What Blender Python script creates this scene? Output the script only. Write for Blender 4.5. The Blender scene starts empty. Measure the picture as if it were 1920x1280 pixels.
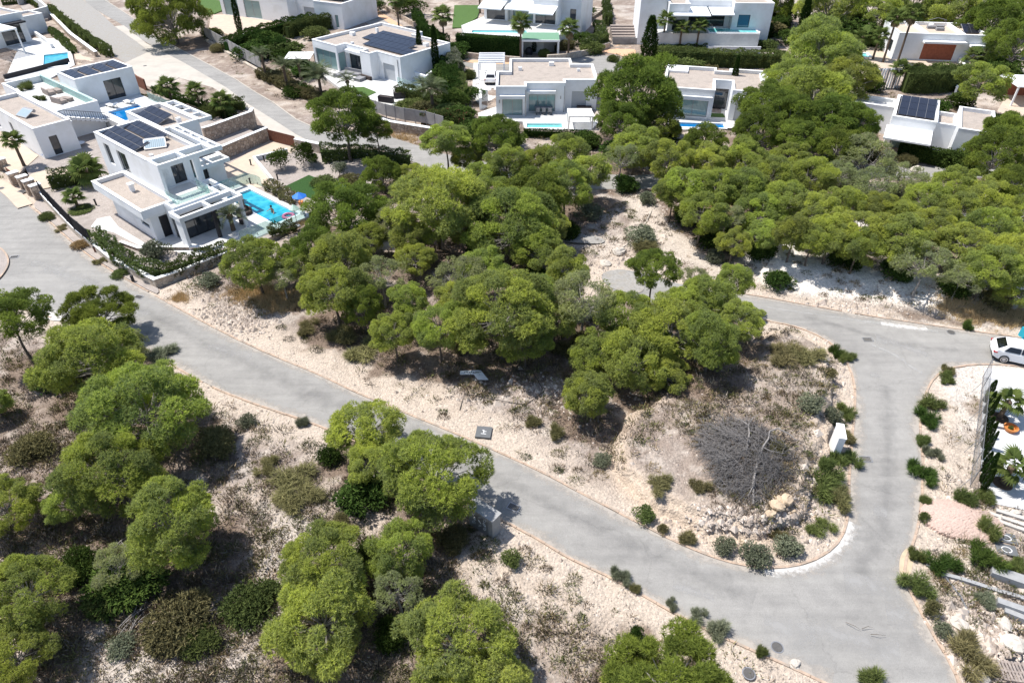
import bpy, math, random
import numpy as np
from mathutils import Vector, Matrix
from mathutils.geometry import tessellate_polygon

# ------------------------------------------------------------------ camera, sky, sun, exposure
sc = bpy.context.scene
F_PX, PITCH, CAM_H = 1280.0, math.radians(37.6), 32.0
cam = bpy.data.cameras.new('camera'); cam.lens = 24; cam.sensor_width = 36; cam.clip_end = 6000; cam.clip_start = 0.5
cam_o = bpy.data.objects.new('camera', cam); sc.collection.objects.link(cam_o)
cam_o.location = (0, 0, CAM_H); cam_o.rotation_euler = (math.pi / 2 - PITCH, 0, 0)
sc.camera = cam_o
SUN_DIR = Vector((-0.40, 0.14, 0.0)).normalized() * math.cos(math.radians(63)) + Vector((0, 0, math.sin(math.radians(63))))
world = bpy.data.worlds.new('World'); sc.world = world; world.use_nodes = True
wn = world.node_tree.nodes; wl = world.node_tree.links
sky = wn.new('ShaderNodeTexSky'); sky.sky_type = 'NISHITA'; sky.sun_disc = False
sky.sun_elevation = math.radians(63); sky.sun_rotation = math.atan2(SUN_DIR.x, SUN_DIR.y)
sky.altitude = 100; sky.air_density = 1.0; sky.dust_density = 1.0
wl.new(sky.outputs[0], wn['Background'].inputs[0]); wn['Background'].inputs[1].default_value = 0.125
sun = bpy.data.lights.new('sun', 'SUN'); sun.energy = 4.7; sun.angle = math.radians(0.53); sun.color = (1, 0.965, 0.91)
sun_o = bpy.data.objects.new('sun', sun); sc.collection.objects.link(sun_o)
sun_o.rotation_euler = SUN_DIR.to_track_quat('Z', 'Y').to_euler(); sun_o.location = (-40, 40, 80)
sc.view_settings.view_transform = 'Standard'; sc.view_settings.look = 'None'
sc.view_settings.gamma = 1; sc.view_settings.exposure = 0.45
sc.cycles.max_bounces = 6; sc.cycles.transparent_max_bounces = 12; sc.cycles.use_denoising = True

rnd = random.Random(7); R = np.random.default_rng(11)
C = sc.collection
# ------------------------------------------------------------------ picture <-> place (survey of the plot)
cp, sp = math.cos(PITCH), math.sin(PITCH)
def G(x, y, z=0.0):
    a = (x - 960) / F_PX; b = -(y - 640) / F_PX
    t = (z - CAM_H) / (-sp + b * cp)
    return (a * t, (cp + b * sp) * t)
def pxm(X, Y, Z=0):
    return F_PX / (Y * cp - (Z - CAM_H) * sp)
def hash2(i, j, s):
    h = (i.astype(np.int64) * 374761393 + j.astype(np.int64) * 668265263 + s * 1442695041) & 0xffffffff
    h = ((h ^ (h >> 13)) * 1274126177) & 0xffffffff
    return ((h ^ (h >> 16)) & 0xffff) / 65535.0
def vnoise(x, y, s=0):
    xi = np.floor(x); yi = np.floor(y); u = x - xi; v = y - yi
    u = u * u * (3 - 2 * u); v = v * v * (3 - 2 * v)
    a = hash2(xi, yi, s); b = hash2(xi + 1, yi, s); c = hash2(xi, yi + 1, s); d = hash2(xi + 1, yi + 1, s)
    return (a * (1 - u) + b * u) * (1 - v) + (c * (1 - u) + d * u) * v
def fbm(x, y, scale, octv=4, s=0):
    t = np.zeros_like(x, dtype=float); a = 0.5; n = 0
    for o in range(octv):
        t += a * vnoise(x / scale + 17.3 * o, y / scale - 9.1 * o, s + o); n += a; a *= 0.5; scale /= 2.03
    return t / n
def sdist(x, y, poly):
    """signed distance, positive inside"""
    p = np.array(poly); n = len(p)
    if x.size > 2000:
        lo = p.min(0) - 7; hi = p.max(0) + 7; m = (x > lo[0]) & (x < hi[0]) & (y > lo[1]) & (y < hi[1])
        if not m.all():
            r = np.full(x.shape, -7.0)
            if m.any(): r[m] = sdist(x[m], y[m], poly) if m.sum() <= 2000 or m.mean() < .98 else sdist_(x[m], y[m], p)
            return r
    return sdist_(x, y, p)
def sdist_(x, y, p):
    if x.size <= 2000:
        q = np.roll(p, -1, 0); a = p[None]; e = (q - p)[None]; X = x.reshape(-1, 1); Y = y.reshape(-1, 1)
        t = np.clip(((X - a[..., 0]) * e[..., 0] + (Y - a[..., 1]) * e[..., 1]) / (e[..., 0] ** 2 + e[..., 1] ** 2 + 1e-12), 0, 1)
        d = np.sqrt(((X - a[..., 0] - t * e[..., 0]) ** 2 + (Y - a[..., 1] - t * e[..., 1]) ** 2).min(1))
        dy = np.where(e[..., 1] == 0, 1e-12, e[..., 1]); c = ((a[..., 1] > Y) != (q[None, :, 1] > Y)) & (X < e[..., 0] * (Y - a[..., 1]) / dy + a[..., 0])
        return np.where(c.sum(1) % 2 == 1, d, -d).reshape(x.shape)
    n = len(p); ins = np.zeros(x.shape, bool); d2 = np.full(x.shape, 1e12)
    for i in range(n):
        ax, ay = p[i]; bx, by = p[(i + 1) % n]; ex, ey = bx - ax, by - ay
        t = np.clip(((x - ax) * ex + (y - ay) * ey) / (ex * ex + ey * ey + 1e-12), 0, 1)
        d2 = np.minimum(d2, (x - ax - t * ex) ** 2 + (y - ay - t * ey) ** 2)
        if ay != by:
            ins ^= ((ay > y) != (by > y)) & (x < (bx - ax) * (y - ay) / (by - ay) + ax)
    d = np.sqrt(d2)
    return np.where(ins, d, -d)
def sstep(a, b, x):
    t = np.clip((x - a) / (b - a), 0, 1); return t * t * (3 - 2 * t)
def PX(pts, z=0.0): return [G(x, y, z) for x, y in pts]
def smooth_line(pts, k=2, closed=False):
    for _ in range(k):
        q = []
        n = len(pts)
        rng = range(n if closed else n - 1)
        if not closed: q.append(pts[0])
        for i in rng:
            a, b = pts[i], pts[(i + 1) % n]
            q += [(a[0] * .75 + b[0] * .25, a[1] * .75 + b[1] * .25), (a[0] * .25 + b[0] * .75, a[1] * .25 + b[1] * .75)]
        if not closed: q.append(pts[-1])
        pts = q
    return pts
# road outlines
EDGE_N = [(-140, 250), (-50, 322), (0, 352), (30, 368), (75, 402), (150, 470), (210, 511), (290, 555), (400, 616), (500, 664), (600, 704), (665, 737), (760, 775), (880, 825), (1000, 878), (1100, 932), (1200, 984), (1290, 1029), (1370, 1058), (1440, 1068), (1500, 1062), (1550, 1042), (1583, 1008), (1594, 960), (1594, 900), (1599, 830), (1606, 765), (1604, 715), (1588, 672), (1555, 638), (1500, 613), (1436, 600), (1380, 590), (1290, 572), (1215, 572), (1160, 556)]
EDGE_UP = [(1128, 520), (1150, 503), (1200, 510), (1290, 538), (1410, 554), (1480, 567), (1600, 589), (1700, 604), (1760, 613), (1860, 627), (1960, 640), (2150, 660)]
EDGE_R = [(2150, 730), (1960, 690), (1855, 681), (1795, 685), (1758, 698), (1738, 722), (1726, 765), (1722, 810), (1728, 860), (1728, 900), (1724, 960), (1712, 1015), (1692, 1050), (1695, 1092), (1722, 1145), (1755, 1205), (1785, 1250), (1800, 1300), (1830, 1400)]
EDGE_S = [(1700, 1400), (1560, 1284), (1500, 1256), (1400, 1212), (1300, 1167), (1230, 1128), (1150, 1082), (1075, 1050), (1000, 1003), (945, 976), (880, 935), (790, 885), (700, 842), (610, 800), (480, 757), (390, 722), (320, 680), (250, 640), (140, 600), (75, 592), (40, 575), (-30, 560), (-140, 545)]
sEN, sEU, sER, sES = (smooth_line(q) for q in (EDGE_N, EDGE_UP, EDGE_R, EDGE_S))
ROAD_A = PX(sEN + sEU + sER + sES)
ISLET = PX(smooth_line([(-60, 452), (0, 462), (17, 480), (19, 497), (8, 516), (-6, 530), (-60, 545)], 2))
ROAD_B = PX(smooth_line([(120, -60), (155, 0), (185, 22), (232, 48), (275, 82), (345, 118), (425, 165), (465, 195), (505, 220), (555, 252), (600, 276), (690, 272), (760, 298), (830, 325), (1000, 352), (1170, 356), (1260, 352), (1420, 340), (1600, 330), (1760, 335), (2000, 330), (2000, 312), (1750, 314), (1600, 308), (1420, 318), (1260, 325), (1170, 330), (1000, 318), (840, 292), (780, 272), (700, 247), (620, 250), (595, 243), (555, 225), (510, 192), (475, 172), (442, 150), (400, 127), (350, 100), (288, 68), (250, 35), (195, 0), (170, -60)], 1, True))
ROAD_C = PX([(600, -40), (668, -40), (680, 5), (712, 28), (760, 58), (810, 84), (870, 108), (960, 119), (1010, 120), (1030, 112), (1065, 104), (1110, 102), (1150, 106), (1185, 118), (1190, 132), (1100, 140), (900, 132), (800, 104), (720, 62), (660, 28), (635, 0)])
CONC = PX([(232, 48), (275, 82), (345, 118), (425, 165), (465, 195), (505, 220), (555, 252), (600, 276), (560, 272), (505, 256), (492, 235), (478, 215), (440, 190), (400, 165), (335, 146), (318, 156), (292, 166), (262, 158), (246, 143), (235, 118), (280, 97), (258, 80), (215, 50)])
LOT = PX([(85, -20), (140, -20), (155, 0), (185, 22), (215, 50), (258, 80), (280, 97), (235, 118), (212, 104), (150, 60), (100, 20)])
PLOT_Z = 0.5
PLOT = PX([(66, 352), (100, 388), (140, 430), (210, 488), (292, 530), (345, 512), (396, 492), (430, 474), (520, 440), (585, 395), (640, 378), (690, 355), (705, 325), (690, 300), (640, 285), (600, 272), (560, 272), (505, 258), (450, 236), (300, 180), (150, 250), (40, 300)], PLOT_Z)
ISLAND = PX(smooth_line([(1150, 900), (1250, 968), (1330, 1002), (1400, 1018), (1450, 1008), (1500, 975), (1535, 920), (1550, 850), (1556, 770), (1560, 705), (1545, 660), (1500, 640), (1440, 630), (1300, 700), (1150, 800)], 2, True))
BANK_N = PX([(1420, 520), (1500, 545), (1600, 556), (1700, 572), (1790, 590), (1830, 585), (1920, 590), (2100, 590), (2100, 400), (1500, 400), (1400, 480)])
WHITE_LOT = PX([(1846, 690), (1905, 692), (1990, 700), (2090, 960), (1930, 958), (1868, 945), (1842, 928), (1838, 840)])
CLEAN1 = PX([(840, 1040), (930, 1000), (1080, 1075), (1290, 1180), (1480, 1275), (1250, 1290), (1080, 1190), (880, 1110)]); CLEAN2 = PX([(330, 560), (480, 600), (640, 655), (780, 720), (950, 780), (1010, 850), (860, 800), (620, 705), (420, 615)])
FLATS = []      # (polygon, level): paved terraces; the terrain lies below them
def terrain(x, y, ground=False):
    x = np.atleast_1d(np.asarray(x, float)); y = np.atleast_1d(np.asarray(y, float))
    dr = np.maximum.reduce([sdist(x, y, ROAD_A), sdist(x, y, ROAD_B), sdist(x, y, ROAD_C), sdist(x, y, CONC), sdist(x, y, LOT), sdist(x, y, WHITE_LOT)])
    wild = sstep(0.1, 3.0, -dr)
    far = 1 - 0.6 * sstep(75, 100, y)
    n = (fbm(x, y, 9, 3, 1) - 0.45) * 0.9 + (fbm(x, y, 2.2, 4, 5) - 0.5) * 0.35
    z = wild * far * n
    z += sstep(0.05, .4, -dr) * (fbm(x, y, 0.7, 3, 9) - 0.5) * 0.16 * far
    di = sdist(x, y, ISLAND) + (fbm(x, y, 1.5, 3, 3) - .5) * 1.1
    z += 0.55 * sstep(0, .22, di) + 0.45 * sstep(0.5, .85, di)
    db = sdist(x, y, BANK_N) + (fbm(x, y, 1.3, 3, 4) - .5) * .8
    z += 0.9 * sstep(-.2, 2.2, db)
    z = np.where(dr > 0.0, -0.04 if ground else 0.0, z)
    dp = sdist(x, y, PLOT)
    z = np.where(dp > 0, (-0.6 if ground else PLOT_Z), z * sstep(-1.0, 0, -dp) if not ground else z * sstep(0, 1.0, -dp))
    if ground:
        for poly, lv in FLATS:
            z = np.where(sdist(x, y, poly) > -0.25, np.minimum(z, -0.5), z)
    return z
def T1(x, y): return float(terrain(x, y)[0])
def P(px, py, h=0.0, z=None):
    """place on the terrain (plus h metres) seen at a point of the survey picture"""
    if z is not None: return Vector((*G(px, py, z), z))
    zz = 0.0
    for _ in range(5):
        X, Y = G(px, py, zz + h); zz = 0.6 * T1(X, Y) + 0.4 * zz
    X, Y = G(px, py, zz + h)
    return Vector((X, Y, T1(X, Y)))

# ------------------------------------------------------------------ materials
MATS = {}
def new_mat(name):
    m = bpy.data.materials.new(name); m.use_nodes = True; MATS[name] = m
    nt = m.node_tree; return m, nt, nt.nodes['Principled BSDF']
def mat(name, col, rough=0.8, var=0.12, scale=3.0, bump=0.0, bscale=20.0, metal=0.0, spec=0.3, dirt=None, dscale=0.6):
    m, nt, b = new_mat(name); N, L = nt.nodes, nt.links
    b.inputs['Roughness'].default_value = rough; b.inputs['Metallic'].default_value = metal
    b.inputs['Specular IOR Level'].default_value = spec
    tc = N.new('ShaderNodeTexCoord')
    n = N.new('ShaderNodeTexNoise'); n.inputs['Scale'].default_value = scale; n.inputs['Detail'].default_value = 5; n.inputs['Roughness'].default_value = .65
    L.new(tc.outputs['Object'], n.inputs['Vector'])
    r = N.new('ShaderNodeValToRGB'); c = Vector(col)
    r.color_ramp.elements[0].position = .3; r.color_ramp.elements[1].position = .7
    r.color_ramp.elements[0].color = (*(c * (1 - var)), 1); r.color_ramp.elements[1].color = (*(c * (1 + var)), 1)
    L.new(n.outputs[0], r.inputs[0]); out = r.outputs[0]
    if dirt is not None:
        n2 = N.new('ShaderNodeTexNoise'); n2.inputs['Scale'].default_value = dscale; n2.inputs['Detail'].default_value = 6
        L.new(tc.outputs['Object'], n2.inputs['Vector'])
        r2 = N.new('ShaderNodeValToRGB'); r2.color_ramp.elements[0].position = .48; r2.color_ramp.elements[1].position = .72
        r2.color_ramp.elements[0].color = (0, 0, 0, 1); r2.color_ramp.elements[1].color = (1, 1, 1, 1)
        L.new(n2.outputs[0], r2.inputs[0])
        mx = N.new('ShaderNodeMix'); mx.data_type = 'RGBA'; L.new(r2.outputs[0], mx.inputs['Factor'])
        L.new(out, mx.inputs['A']); mx.inputs['B'].default_value = (*dirt, 1); out = mx.outputs['Result']
    L.new(out, b.inputs['Base Color'])
    if bump:
        nb = N.new('ShaderNodeTexNoise'); nb.inputs['Scale'].default_value = bscale; nb.inputs['Detail'].default_value = 4
        L.new(tc.outputs['Object'], nb.inputs['Vector'])
        bp = N.new('ShaderNodeBump'); bp.inputs['Strength'].default_value = bump; bp.inputs['Distance'].default_value = .05
        L.new(nb.outputs[0], bp.inputs['Height']); L.new(bp.outputs[0], b.inputs['Normal'])
    return m
def stone_mat(name, c1, c2, joint, scale=2.2):
    m, nt, b = new_mat(name); N, L = nt.nodes, nt.links
    b.inputs['Roughness'].default_value = .9; b.inputs['Specular IOR Level'].default_value = .2
    tc = N.new('ShaderNodeTexCoord'); v = N.new('ShaderNodeTexVoronoi'); v.inputs['Scale'].default_value = scale
    L.new(tc.outputs['Object'], v.inputs['Vector'])
    v2 = N.new('ShaderNodeTexVoronoi'); v2.feature = 'DISTANCE_TO_EDGE'; v2.inputs['Scale'].default_value = scale
    L.new(tc.outputs['Object'], v2.inputs['Vector'])
    mx = N.new('ShaderNodeMix'); mx.data_type = 'RGBA'; mx.inputs['A'].default_value = (*c1, 1); mx.inputs['B'].default_value = (*c2, 1)
    sx = N.new('ShaderNodeSeparateColor'); L.new(v.outputs['Color'], sx.inputs[0]); L.new(sx.outputs[0], mx.inputs['Factor'])
    r = N.new('ShaderNodeValToRGB'); r.color_ramp.elements[0].position = .02; r.color_ramp.elements[1].position = .08
    L.new(v2.outputs[0], r.inputs[0])
    m2 = N.new('ShaderNodeMix'); m2.data_type = 'RGBA'; L.new(r.outputs[0], m2.inputs['Factor']); m2.inputs['A'].default_value = (*joint, 1); L.new(mx.outputs['Result'], m2.inputs['B'])
    L.new(m2.outputs['Result'], b.inputs['Base Color'])
    bp = N.new('ShaderNodeBump'); bp.inputs['Strength'].default_value = .7; bp.inputs['Distance'].default_value = .08
    L.new(r.outputs[0], bp.inputs['Height']); L.new(bp.outputs[0], b.inputs['Normal'])
    return m
def leaf_mat(name, c_lo, c_hi, trans=0.3, objvar=0.25):
    m = bpy.data.materials.new(name); m.use_nodes = True; MATS[name] = m
    nt = m.node_tree; N, L = nt.nodes, nt.links; N.clear()
    out = N.new('ShaderNodeOutputMaterial'); at = N.new('ShaderNodeAttribute'); at.attribute_name = 'tint'
    mx = N.new('ShaderNodeMix'); mx.data_type = 'RGBA'; mx.inputs['A'].default_value = (*c_lo, 1); mx.inputs['B'].default_value = (*c_hi, 1)
    L.new(at.outputs['Fac'], mx.inputs['Factor'])
    oi = N.new('ShaderNodeObjectInfo'); hs = N.new('ShaderNodeHueSaturation')
    ma = N.new('ShaderNodeMapRange'); ma.inputs[3].default_value = 1 - objvar; ma.inputs[4].default_value = 1 + objvar
    L.new(oi.outputs['Random'], ma.inputs[0]); L.new(ma.outputs[0], hs.inputs['Value'])
    mh = N.new('ShaderNodeMapRange'); mh.inputs[3].default_value = .488; mh.inputs[4].default_value = .512
    ml = N.new('ShaderNodeMath'); ml.operation = 'FRACT'; mm = N.new('ShaderNodeMath'); mm.operation = 'MULTIPLY'; mm.inputs[1].default_value = 7.31
    L.new(oi.outputs['Random'], mm.inputs[0]); L.new(mm.outputs[0], ml.inputs[0]); L.new(ml.outputs[0], mh.inputs[0]); L.new(mh.outputs[0], hs.inputs['Hue'])
    L.new(mx.outputs['Result'], hs.inputs['Color'])
    d = N.new('ShaderNodeBsdfDiffuse'); t = N.new('ShaderNodeBsdfTranslucent'); ms = N.new('ShaderNodeMixShader'); ms.inputs[0].default_value = trans
    L.new(hs.outputs[0], d.inputs[0]); L.new(hs.outputs[0], t.inputs[0]); L.new(d.outputs[0], ms.inputs[1]); L.new(t.outputs[0], ms.inputs[2]); L.new(ms.outputs[0], out.inputs[0])
    return m
def vcol_mat(name, rough=.95):
    m, nt, b = new_mat(name); a = nt.nodes.new('ShaderNodeAttribute'); a.attribute_name = 'Col'
    nt.links.new(a.outputs['Color'], b.inputs['Base Color']); b.inputs['Roughness'].default_value = rough; b.inputs['Specular IOR Level'].default_value = .15
    return m
mat('plaster', (.78, .79, .80), .75, .03, 2, dirt=(.68, .68, .665), dscale=.45)
mat('plaster_grey', (.55, .55, .54), .8, .05, 2)
mat('cap_white', (.88, .88, .87), .7, .02)
mat('roof_gravel', (.39, .335, .29), .95, .35, 14, .4, 40, dirt=(.32, .275, .24), dscale=1.1)
mat('paving_white', (.62, .61, .59), .8, .06, 2, dirt=(.5, .49, .47))
mat('paving_beige', (.53, .43, .335), .85, .07, 1.5, dirt=(.46, .385, .31))
mat('paving_orange', (.60, .38, .24), .85, .12, 2)
mat('garden_gravel', (.36, .315, .285), .95, .28, 9, .4, 30, dirt=(.28, .245, .22), dscale=.8)
mat('lot_gravel', (.31, .295, .275), .95, .2, 5, .3, 30, dirt=(.30, .27, .23), dscale=1.5)
mat('white_gravel', (.56, .555, .55), .9, .12, 9, .3, 30, dirt=(.52, .52, .51), dscale=.8)
mat('concrete', (.50, .47, .43), .9, .08, 1.2, .2, 30, dirt=(.62, .57, .50), dscale=.5)
mat('concrete_pale', (.47, .43, .375), .9, .06, 1.2, .1, 30, dirt=(.40, .365, .32), dscale=.4)
mat('block_grey', (.33, .33, .33), .9, .12, 3, .2, 30)
mat('chalk', (.7, .7, .7), .9, .08)
mat('kerb', (.44, .33, .25), .9, .25, 2.5, dirt=(.30, .26, .22), dscale=1.7)
mat('cement', (.60, .57, .53), .9, .10, 1.5, dirt=(.34, .33, .31), dscale=1.6)
mat('sand', (.50, .40, .28), .95, .1, 4)
mat('metal_dark', (.03, .03, .035), .5, .1, metal=.3)
mat('metal_grey', (.35, .35, .36), .45, .1, metal=.6)
mat('grate', (.10, .095, .09), .7, .2, 9)
mat('corten', (.16, .065, .04), .8, .2, 3)
mat('fence_grey', (.33, .32, .31), .85, .12, 2, dirt=(.25, .24, .23))
mat('awning', (.90, .90, .89), .8, .02)
mat('terracotta', (.60, .22, .06), .5, .1)
mat('rust_door', (.28, .09, .05), .7, .2, 4)
mat('wicker', (.06, .045, .04), .8, .2, 20)
mat('fabric_grey', (.24, .24, .25), .9, .1)
mat('fabric_white', (.78, .77, .75), .9, .05)
mat('blue', (.03, .18, .62), .6, .1)
mat('pale_green', (.45, .60, .50), .6, .1)
mat('pink', (.75, .18, .35), .4, .1)
mat('lawn', (.028, .075, .016), .95, .3, 12, .5, 60)
mat('lawn_bright', (.07, .13, .03), .95, .3, 8, .5, 60)
mat('roof_green', (.16, .30, .20), .9, .1, 4)
mat('wood_grey', (.30, .25, .22), .9, .3, 6)
mat('bark', (.13, .105, .085), .95, .3, 8, .5, 30)
mat('bark_grey', (.30, .275, .25), .95, .25, 8, .3, 30)
mat('palm_trunk', (.14, .10, .07), .95, .35, 10, .6, 20)
mat('dead_wood', (.15, .14, .135), .95, .25, 6)
mat('dead_limb', (.26, .24, .225), .95, .2, 6)
mat('roller', (.42, .44, .46), .6, .04)
mat('paint_white', (.80, .80, .80), .2, .01, spec=.5)
mat('tyre', (.03, .03, .03), .9, .05)
mat('rim', (.5, .5, .52), .3, .05, metal=.8)
mat('tail_light', (.35, .02, .02), .2, .05, spec=.6)
mat('basin_earth', (.10, .065, .045), .95, .2, 8)
mat('skin', (.45, .27, .19), .6, .05)
mat('swim', (.02, .03, .08), .6, .1)
mat('hair', (.03, .02, .015), .6, .1)
mat('boulder', (.52, .40, .28), .9, .16, 2, .5, 8)
mat('pale_rock', (.52, .47, .41), .95, .14, 2.5, .5, 8)
mat('bougainvillea', (.35, .06, .10), .9, .3, 6)
mat('tile_cyan', (.12, .50, .60), .4, .05)
mat('bin_teal', (.02, .35, .48), .5, .05)
stone_mat('stone_wall', (.34, .26, .20), (.56, .46, .37), (.27, .22, .18), 2.6)
stone_mat('stone_pale', (.42, .34, .27), (.62, .54, .45), (.50, .46, .40), 3.4)
def glass(name, col, rough=.04):
    m, nt, b = new_mat(name); N, L = nt.nodes, nt.links
    b.inputs['Roughness'].default_value = rough; b.inputs['Specular IOR Level'].default_value = .8
    tc = N.new('ShaderNodeTexCoord'); w = N.new('ShaderNodeTexWave'); w.inputs['Scale'].default_value = 1.8; w.inputs['Distortion'].default_value = 2
    L.new(tc.outputs['Object'], w.inputs['Vector']); mx = N.new('ShaderNodeMix'); mx.data_type = 'RGBA'; L.new(w.outputs[0], mx.inputs['Factor'])
    c = Vector(col); mx.inputs['A'].default_value = (*(c * .75), 1); mx.inputs['B'].default_value = (*(c * 1.2), 1); L.new(mx.outputs['Result'], b.inputs['Base Color'])
    return m
glass('car_glass', (.008, .009, .011)); glass('heater_glass', (.34, .42, .46)); glass('glass_dark', (.035, .042, .05)); glass('glass_teal', (.22, .33, .33)); glass('glass_blue', (.05, .16, .26))
def clear_glass(name, col, fac):
    m = bpy.data.materials.new(name); m.use_nodes = True; MATS[name] = m
    nt = m.node_tree; N, L = nt.nodes, nt.links; N.clear(); o = N.new('ShaderNodeOutputMaterial')
    t = N.new('ShaderNodeBsdfTransparent'); t.inputs[0].default_value = (*col, 1); g = N.new('ShaderNodeBsdfGlossy'); g.inputs['Roughness'].default_value = .03
    g2 = N.new('ShaderNodeBsdfDiffuse'); g2.inputs[0].default_value = (.55, .62, .62, 1)
    a = N.new('ShaderNodeMixShader'); a.inputs[0].default_value = .12; L.new(g2.outputs[0], a.inputs[1]); L.new(g.outputs[0], a.inputs[2])
    ms = N.new('ShaderNodeMixShader'); ms.inputs[0].default_value = fac; L.new(t.outputs[0], ms.inputs[1]); L.new(a.outputs[0], ms.inputs[2]); L.new(ms.outputs[0], o.inputs[0])
clear_glass('balustrade_glass', (.82, .92, .90), .22)
def water(name, c1, c2):
    m, nt, b = new_mat(name); N, L = nt.nodes, nt.links
    b.inputs['Roughness'].default_value = .06; b.inputs['Specular IOR Level'].default_value = .5
    tc = N.new('ShaderNodeTexCoord'); v = N.new('ShaderNodeTexVoronoi'); v.feature = 'SMOOTH_F1'; v.inputs['Scale'].default_value = 1.7
    n = N.new('ShaderNodeTexNoise'); n.inputs['Scale'].default_value = 1.4; n.inputs['Detail'].default_value = 3; L.new(tc.outputs['Object'], n.inputs['Vector'])
    ad = N.new('ShaderNodeVectorMath'); ad.operation = 'ADD'; L.new(tc.outputs['Object'], ad.inputs[0]); L.new(n.outputs['Color'], ad.inputs[1]); L.new(ad.outputs[0], v.inputs['Vector'])
    r = N.new('ShaderNodeValToRGB'); r.color_ramp.elements[0].color = (*c1, 1); r.color_ramp.elements[1].color = (*c2, 1); r.color_ramp.elements[0].position = .15; r.color_ramp.elements[1].position = .75
    L.new(v.outputs['Distance'], r.inputs[0]); L.new(r.outputs[0], b.inputs['Base Color'])
    bp = N.new('ShaderNodeBump'); bp.inputs['Strength'].default_value = .25; bp.inputs['Distance'].default_value = .05; L.new(n.outputs[0], bp.inputs['Height']); L.new(bp.outputs[0], b.inputs['Normal'])
water('water_turq', (.0, .25, .38), (.05, .44, .54)); water('water_blue', (.0, .13, .36), (.01, .19, .46)); water('water_pale', (.12, .50, .50), (.22, .60, .58))
def panel_mat():
    m, nt, b = new_mat('solar'); N, L = nt.nodes, nt.links
    tc = N.new('ShaderNodeTexCoord'); br = N.new('ShaderNodeTexBrick'); br.offset = 0; br.inputs['Scale'].default_value = 1
    br.inputs['Brick Width'].default_value = .17; br.inputs['Row Height'].default_value = .17; br.inputs['Mortar Size'].default_value = .006
    br.inputs['Color1'].default_value = (.012, .012, .02, 1); br.inputs['Color2'].default_value = (.016, .016, .026, 1); br.inputs['Mortar'].default_value = (.04, .04, .05, 1)
    L.new(tc.outputs['Object'], br.inputs['Vector']); L.new(br.outputs[0], b.inputs['Base Color']); b.inputs['Roughness'].default_value = .12; b.inputs['Specular IOR Level'].default_value = .5
panel_mat()
leaf_mat('pine_bright', (.235, .28, .105), (.53, .59, .105), .43, .15)
leaf_mat('pine_dark', (.125, .17, .045), (.33, .40, .07), .40, .12)
leaf_mat('pine_grey', (.25, .27, .155), (.43, .47, .17), .38, .12)
leaf_mat('bush_dark', (.035, .068, .018), (.11, .165, .038), .2, .25)
leaf_mat('bush_green', (.08, .11, .038), (.20, .24, .075), .25, .25)
leaf_mat('bush_grey', (.13, .145, .095), (.27, .29, .19), .2, .2)
leaf_mat('bush_olive', (.13, .125, .06), (.31, .28, .13), .25, .25)
leaf_mat('bush_dry', (.22, .15, .06), (.42, .32, .15), .3, .2)
leaf_mat('cypress_leaf', (.022, .048, .012), (.06, .10, .022), .15, .2)
leaf_mat('palm_leaf', (.055, .085, .022), (.15, .19, .055), .3, .2)
leaf_mat('palm_date', (.06, .08, .045), (.15, .17, .09), .25, .15)
leaf_mat('palm_dry', (.20, .15, .09), (.33, .26, .16), .2, .1)
leaf_mat('oleander_bloom', (.5, .45, .42), (.75, .70, .66), .2, .1)
leaf_mat('pink_bloom', (.35, .05, .08), (.55, .12, .16), .2, .1)
def smear_mat(name, c1, c2, lo=.42, hi=.62, scale=2.6, opac=1.0):
    m, nt, b = new_mat(name); N, L = nt.nodes, nt.links; b.inputs['Roughness'].default_value = .95; b.inputs['Specular IOR Level'].default_value = .1
    tc = N.new('ShaderNodeTexCoord'); n = N.new('ShaderNodeTexNoise'); n.inputs['Scale'].default_value = scale; n.inputs['Detail'].default_value = 7; n.inputs['Roughness'].default_value = .7
    L.new(tc.outputs['Object'], n.inputs['Vector']); mx = N.new('ShaderNodeMix'); mx.data_type = 'RGBA'; mx.inputs['A'].default_value = (*c1, 1); mx.inputs['B'].default_value = (*c2, 1); L.new(n.outputs[0], mx.inputs['Factor']); L.new(mx.outputs['Result'], b.inputs['Base Color'])
    at = N.new('ShaderNodeAttribute'); at.attribute_name = 'fade'; a = N.new('ShaderNodeMath'); a.operation = 'MULTIPLY_ADD'; a.inputs[1].default_value = .62; a.inputs[2].default_value = -.31 + .5 - .5; L.new(at.outputs['Fac'], a.inputs[0])
    ad = N.new('ShaderNodeMath'); L.new(a.outputs[0], ad.inputs[0]); L.new(n.outputs[0], ad.inputs[1]); mr = N.new('ShaderNodeMapRange'); mr.inputs[1].default_value = lo; mr.inputs[2].default_value = hi; mr.inputs[4].default_value = opac; L.new(ad.outputs[0], mr.inputs[0]); L.new(mr.outputs[0], b.inputs['Alpha'])
smear_mat('dust', (.42, .37, .32), (.50, .46, .41), .45, .75, 2.2, .75); smear_mat('stain', (.38, .37, .355), (.44, .43, .415), .50, .85, 1.6, .55); smear_mat('cement_smear', (.48, .46, .43), (.68, .66, .63), .42, .72, 3.2, .88); smear_mat('tyre_wear', (.16, .16, .16), (.20, .20, .195), .50, 1.05, 1.2, .30); smear_mat('pale_line', (.42, .41, .39), (.5, .49, .47), .45, .80, 2.5, .6)
vcol_mat('scrub_col'); vcol_mat('rock_col')
M = MATS

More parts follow.
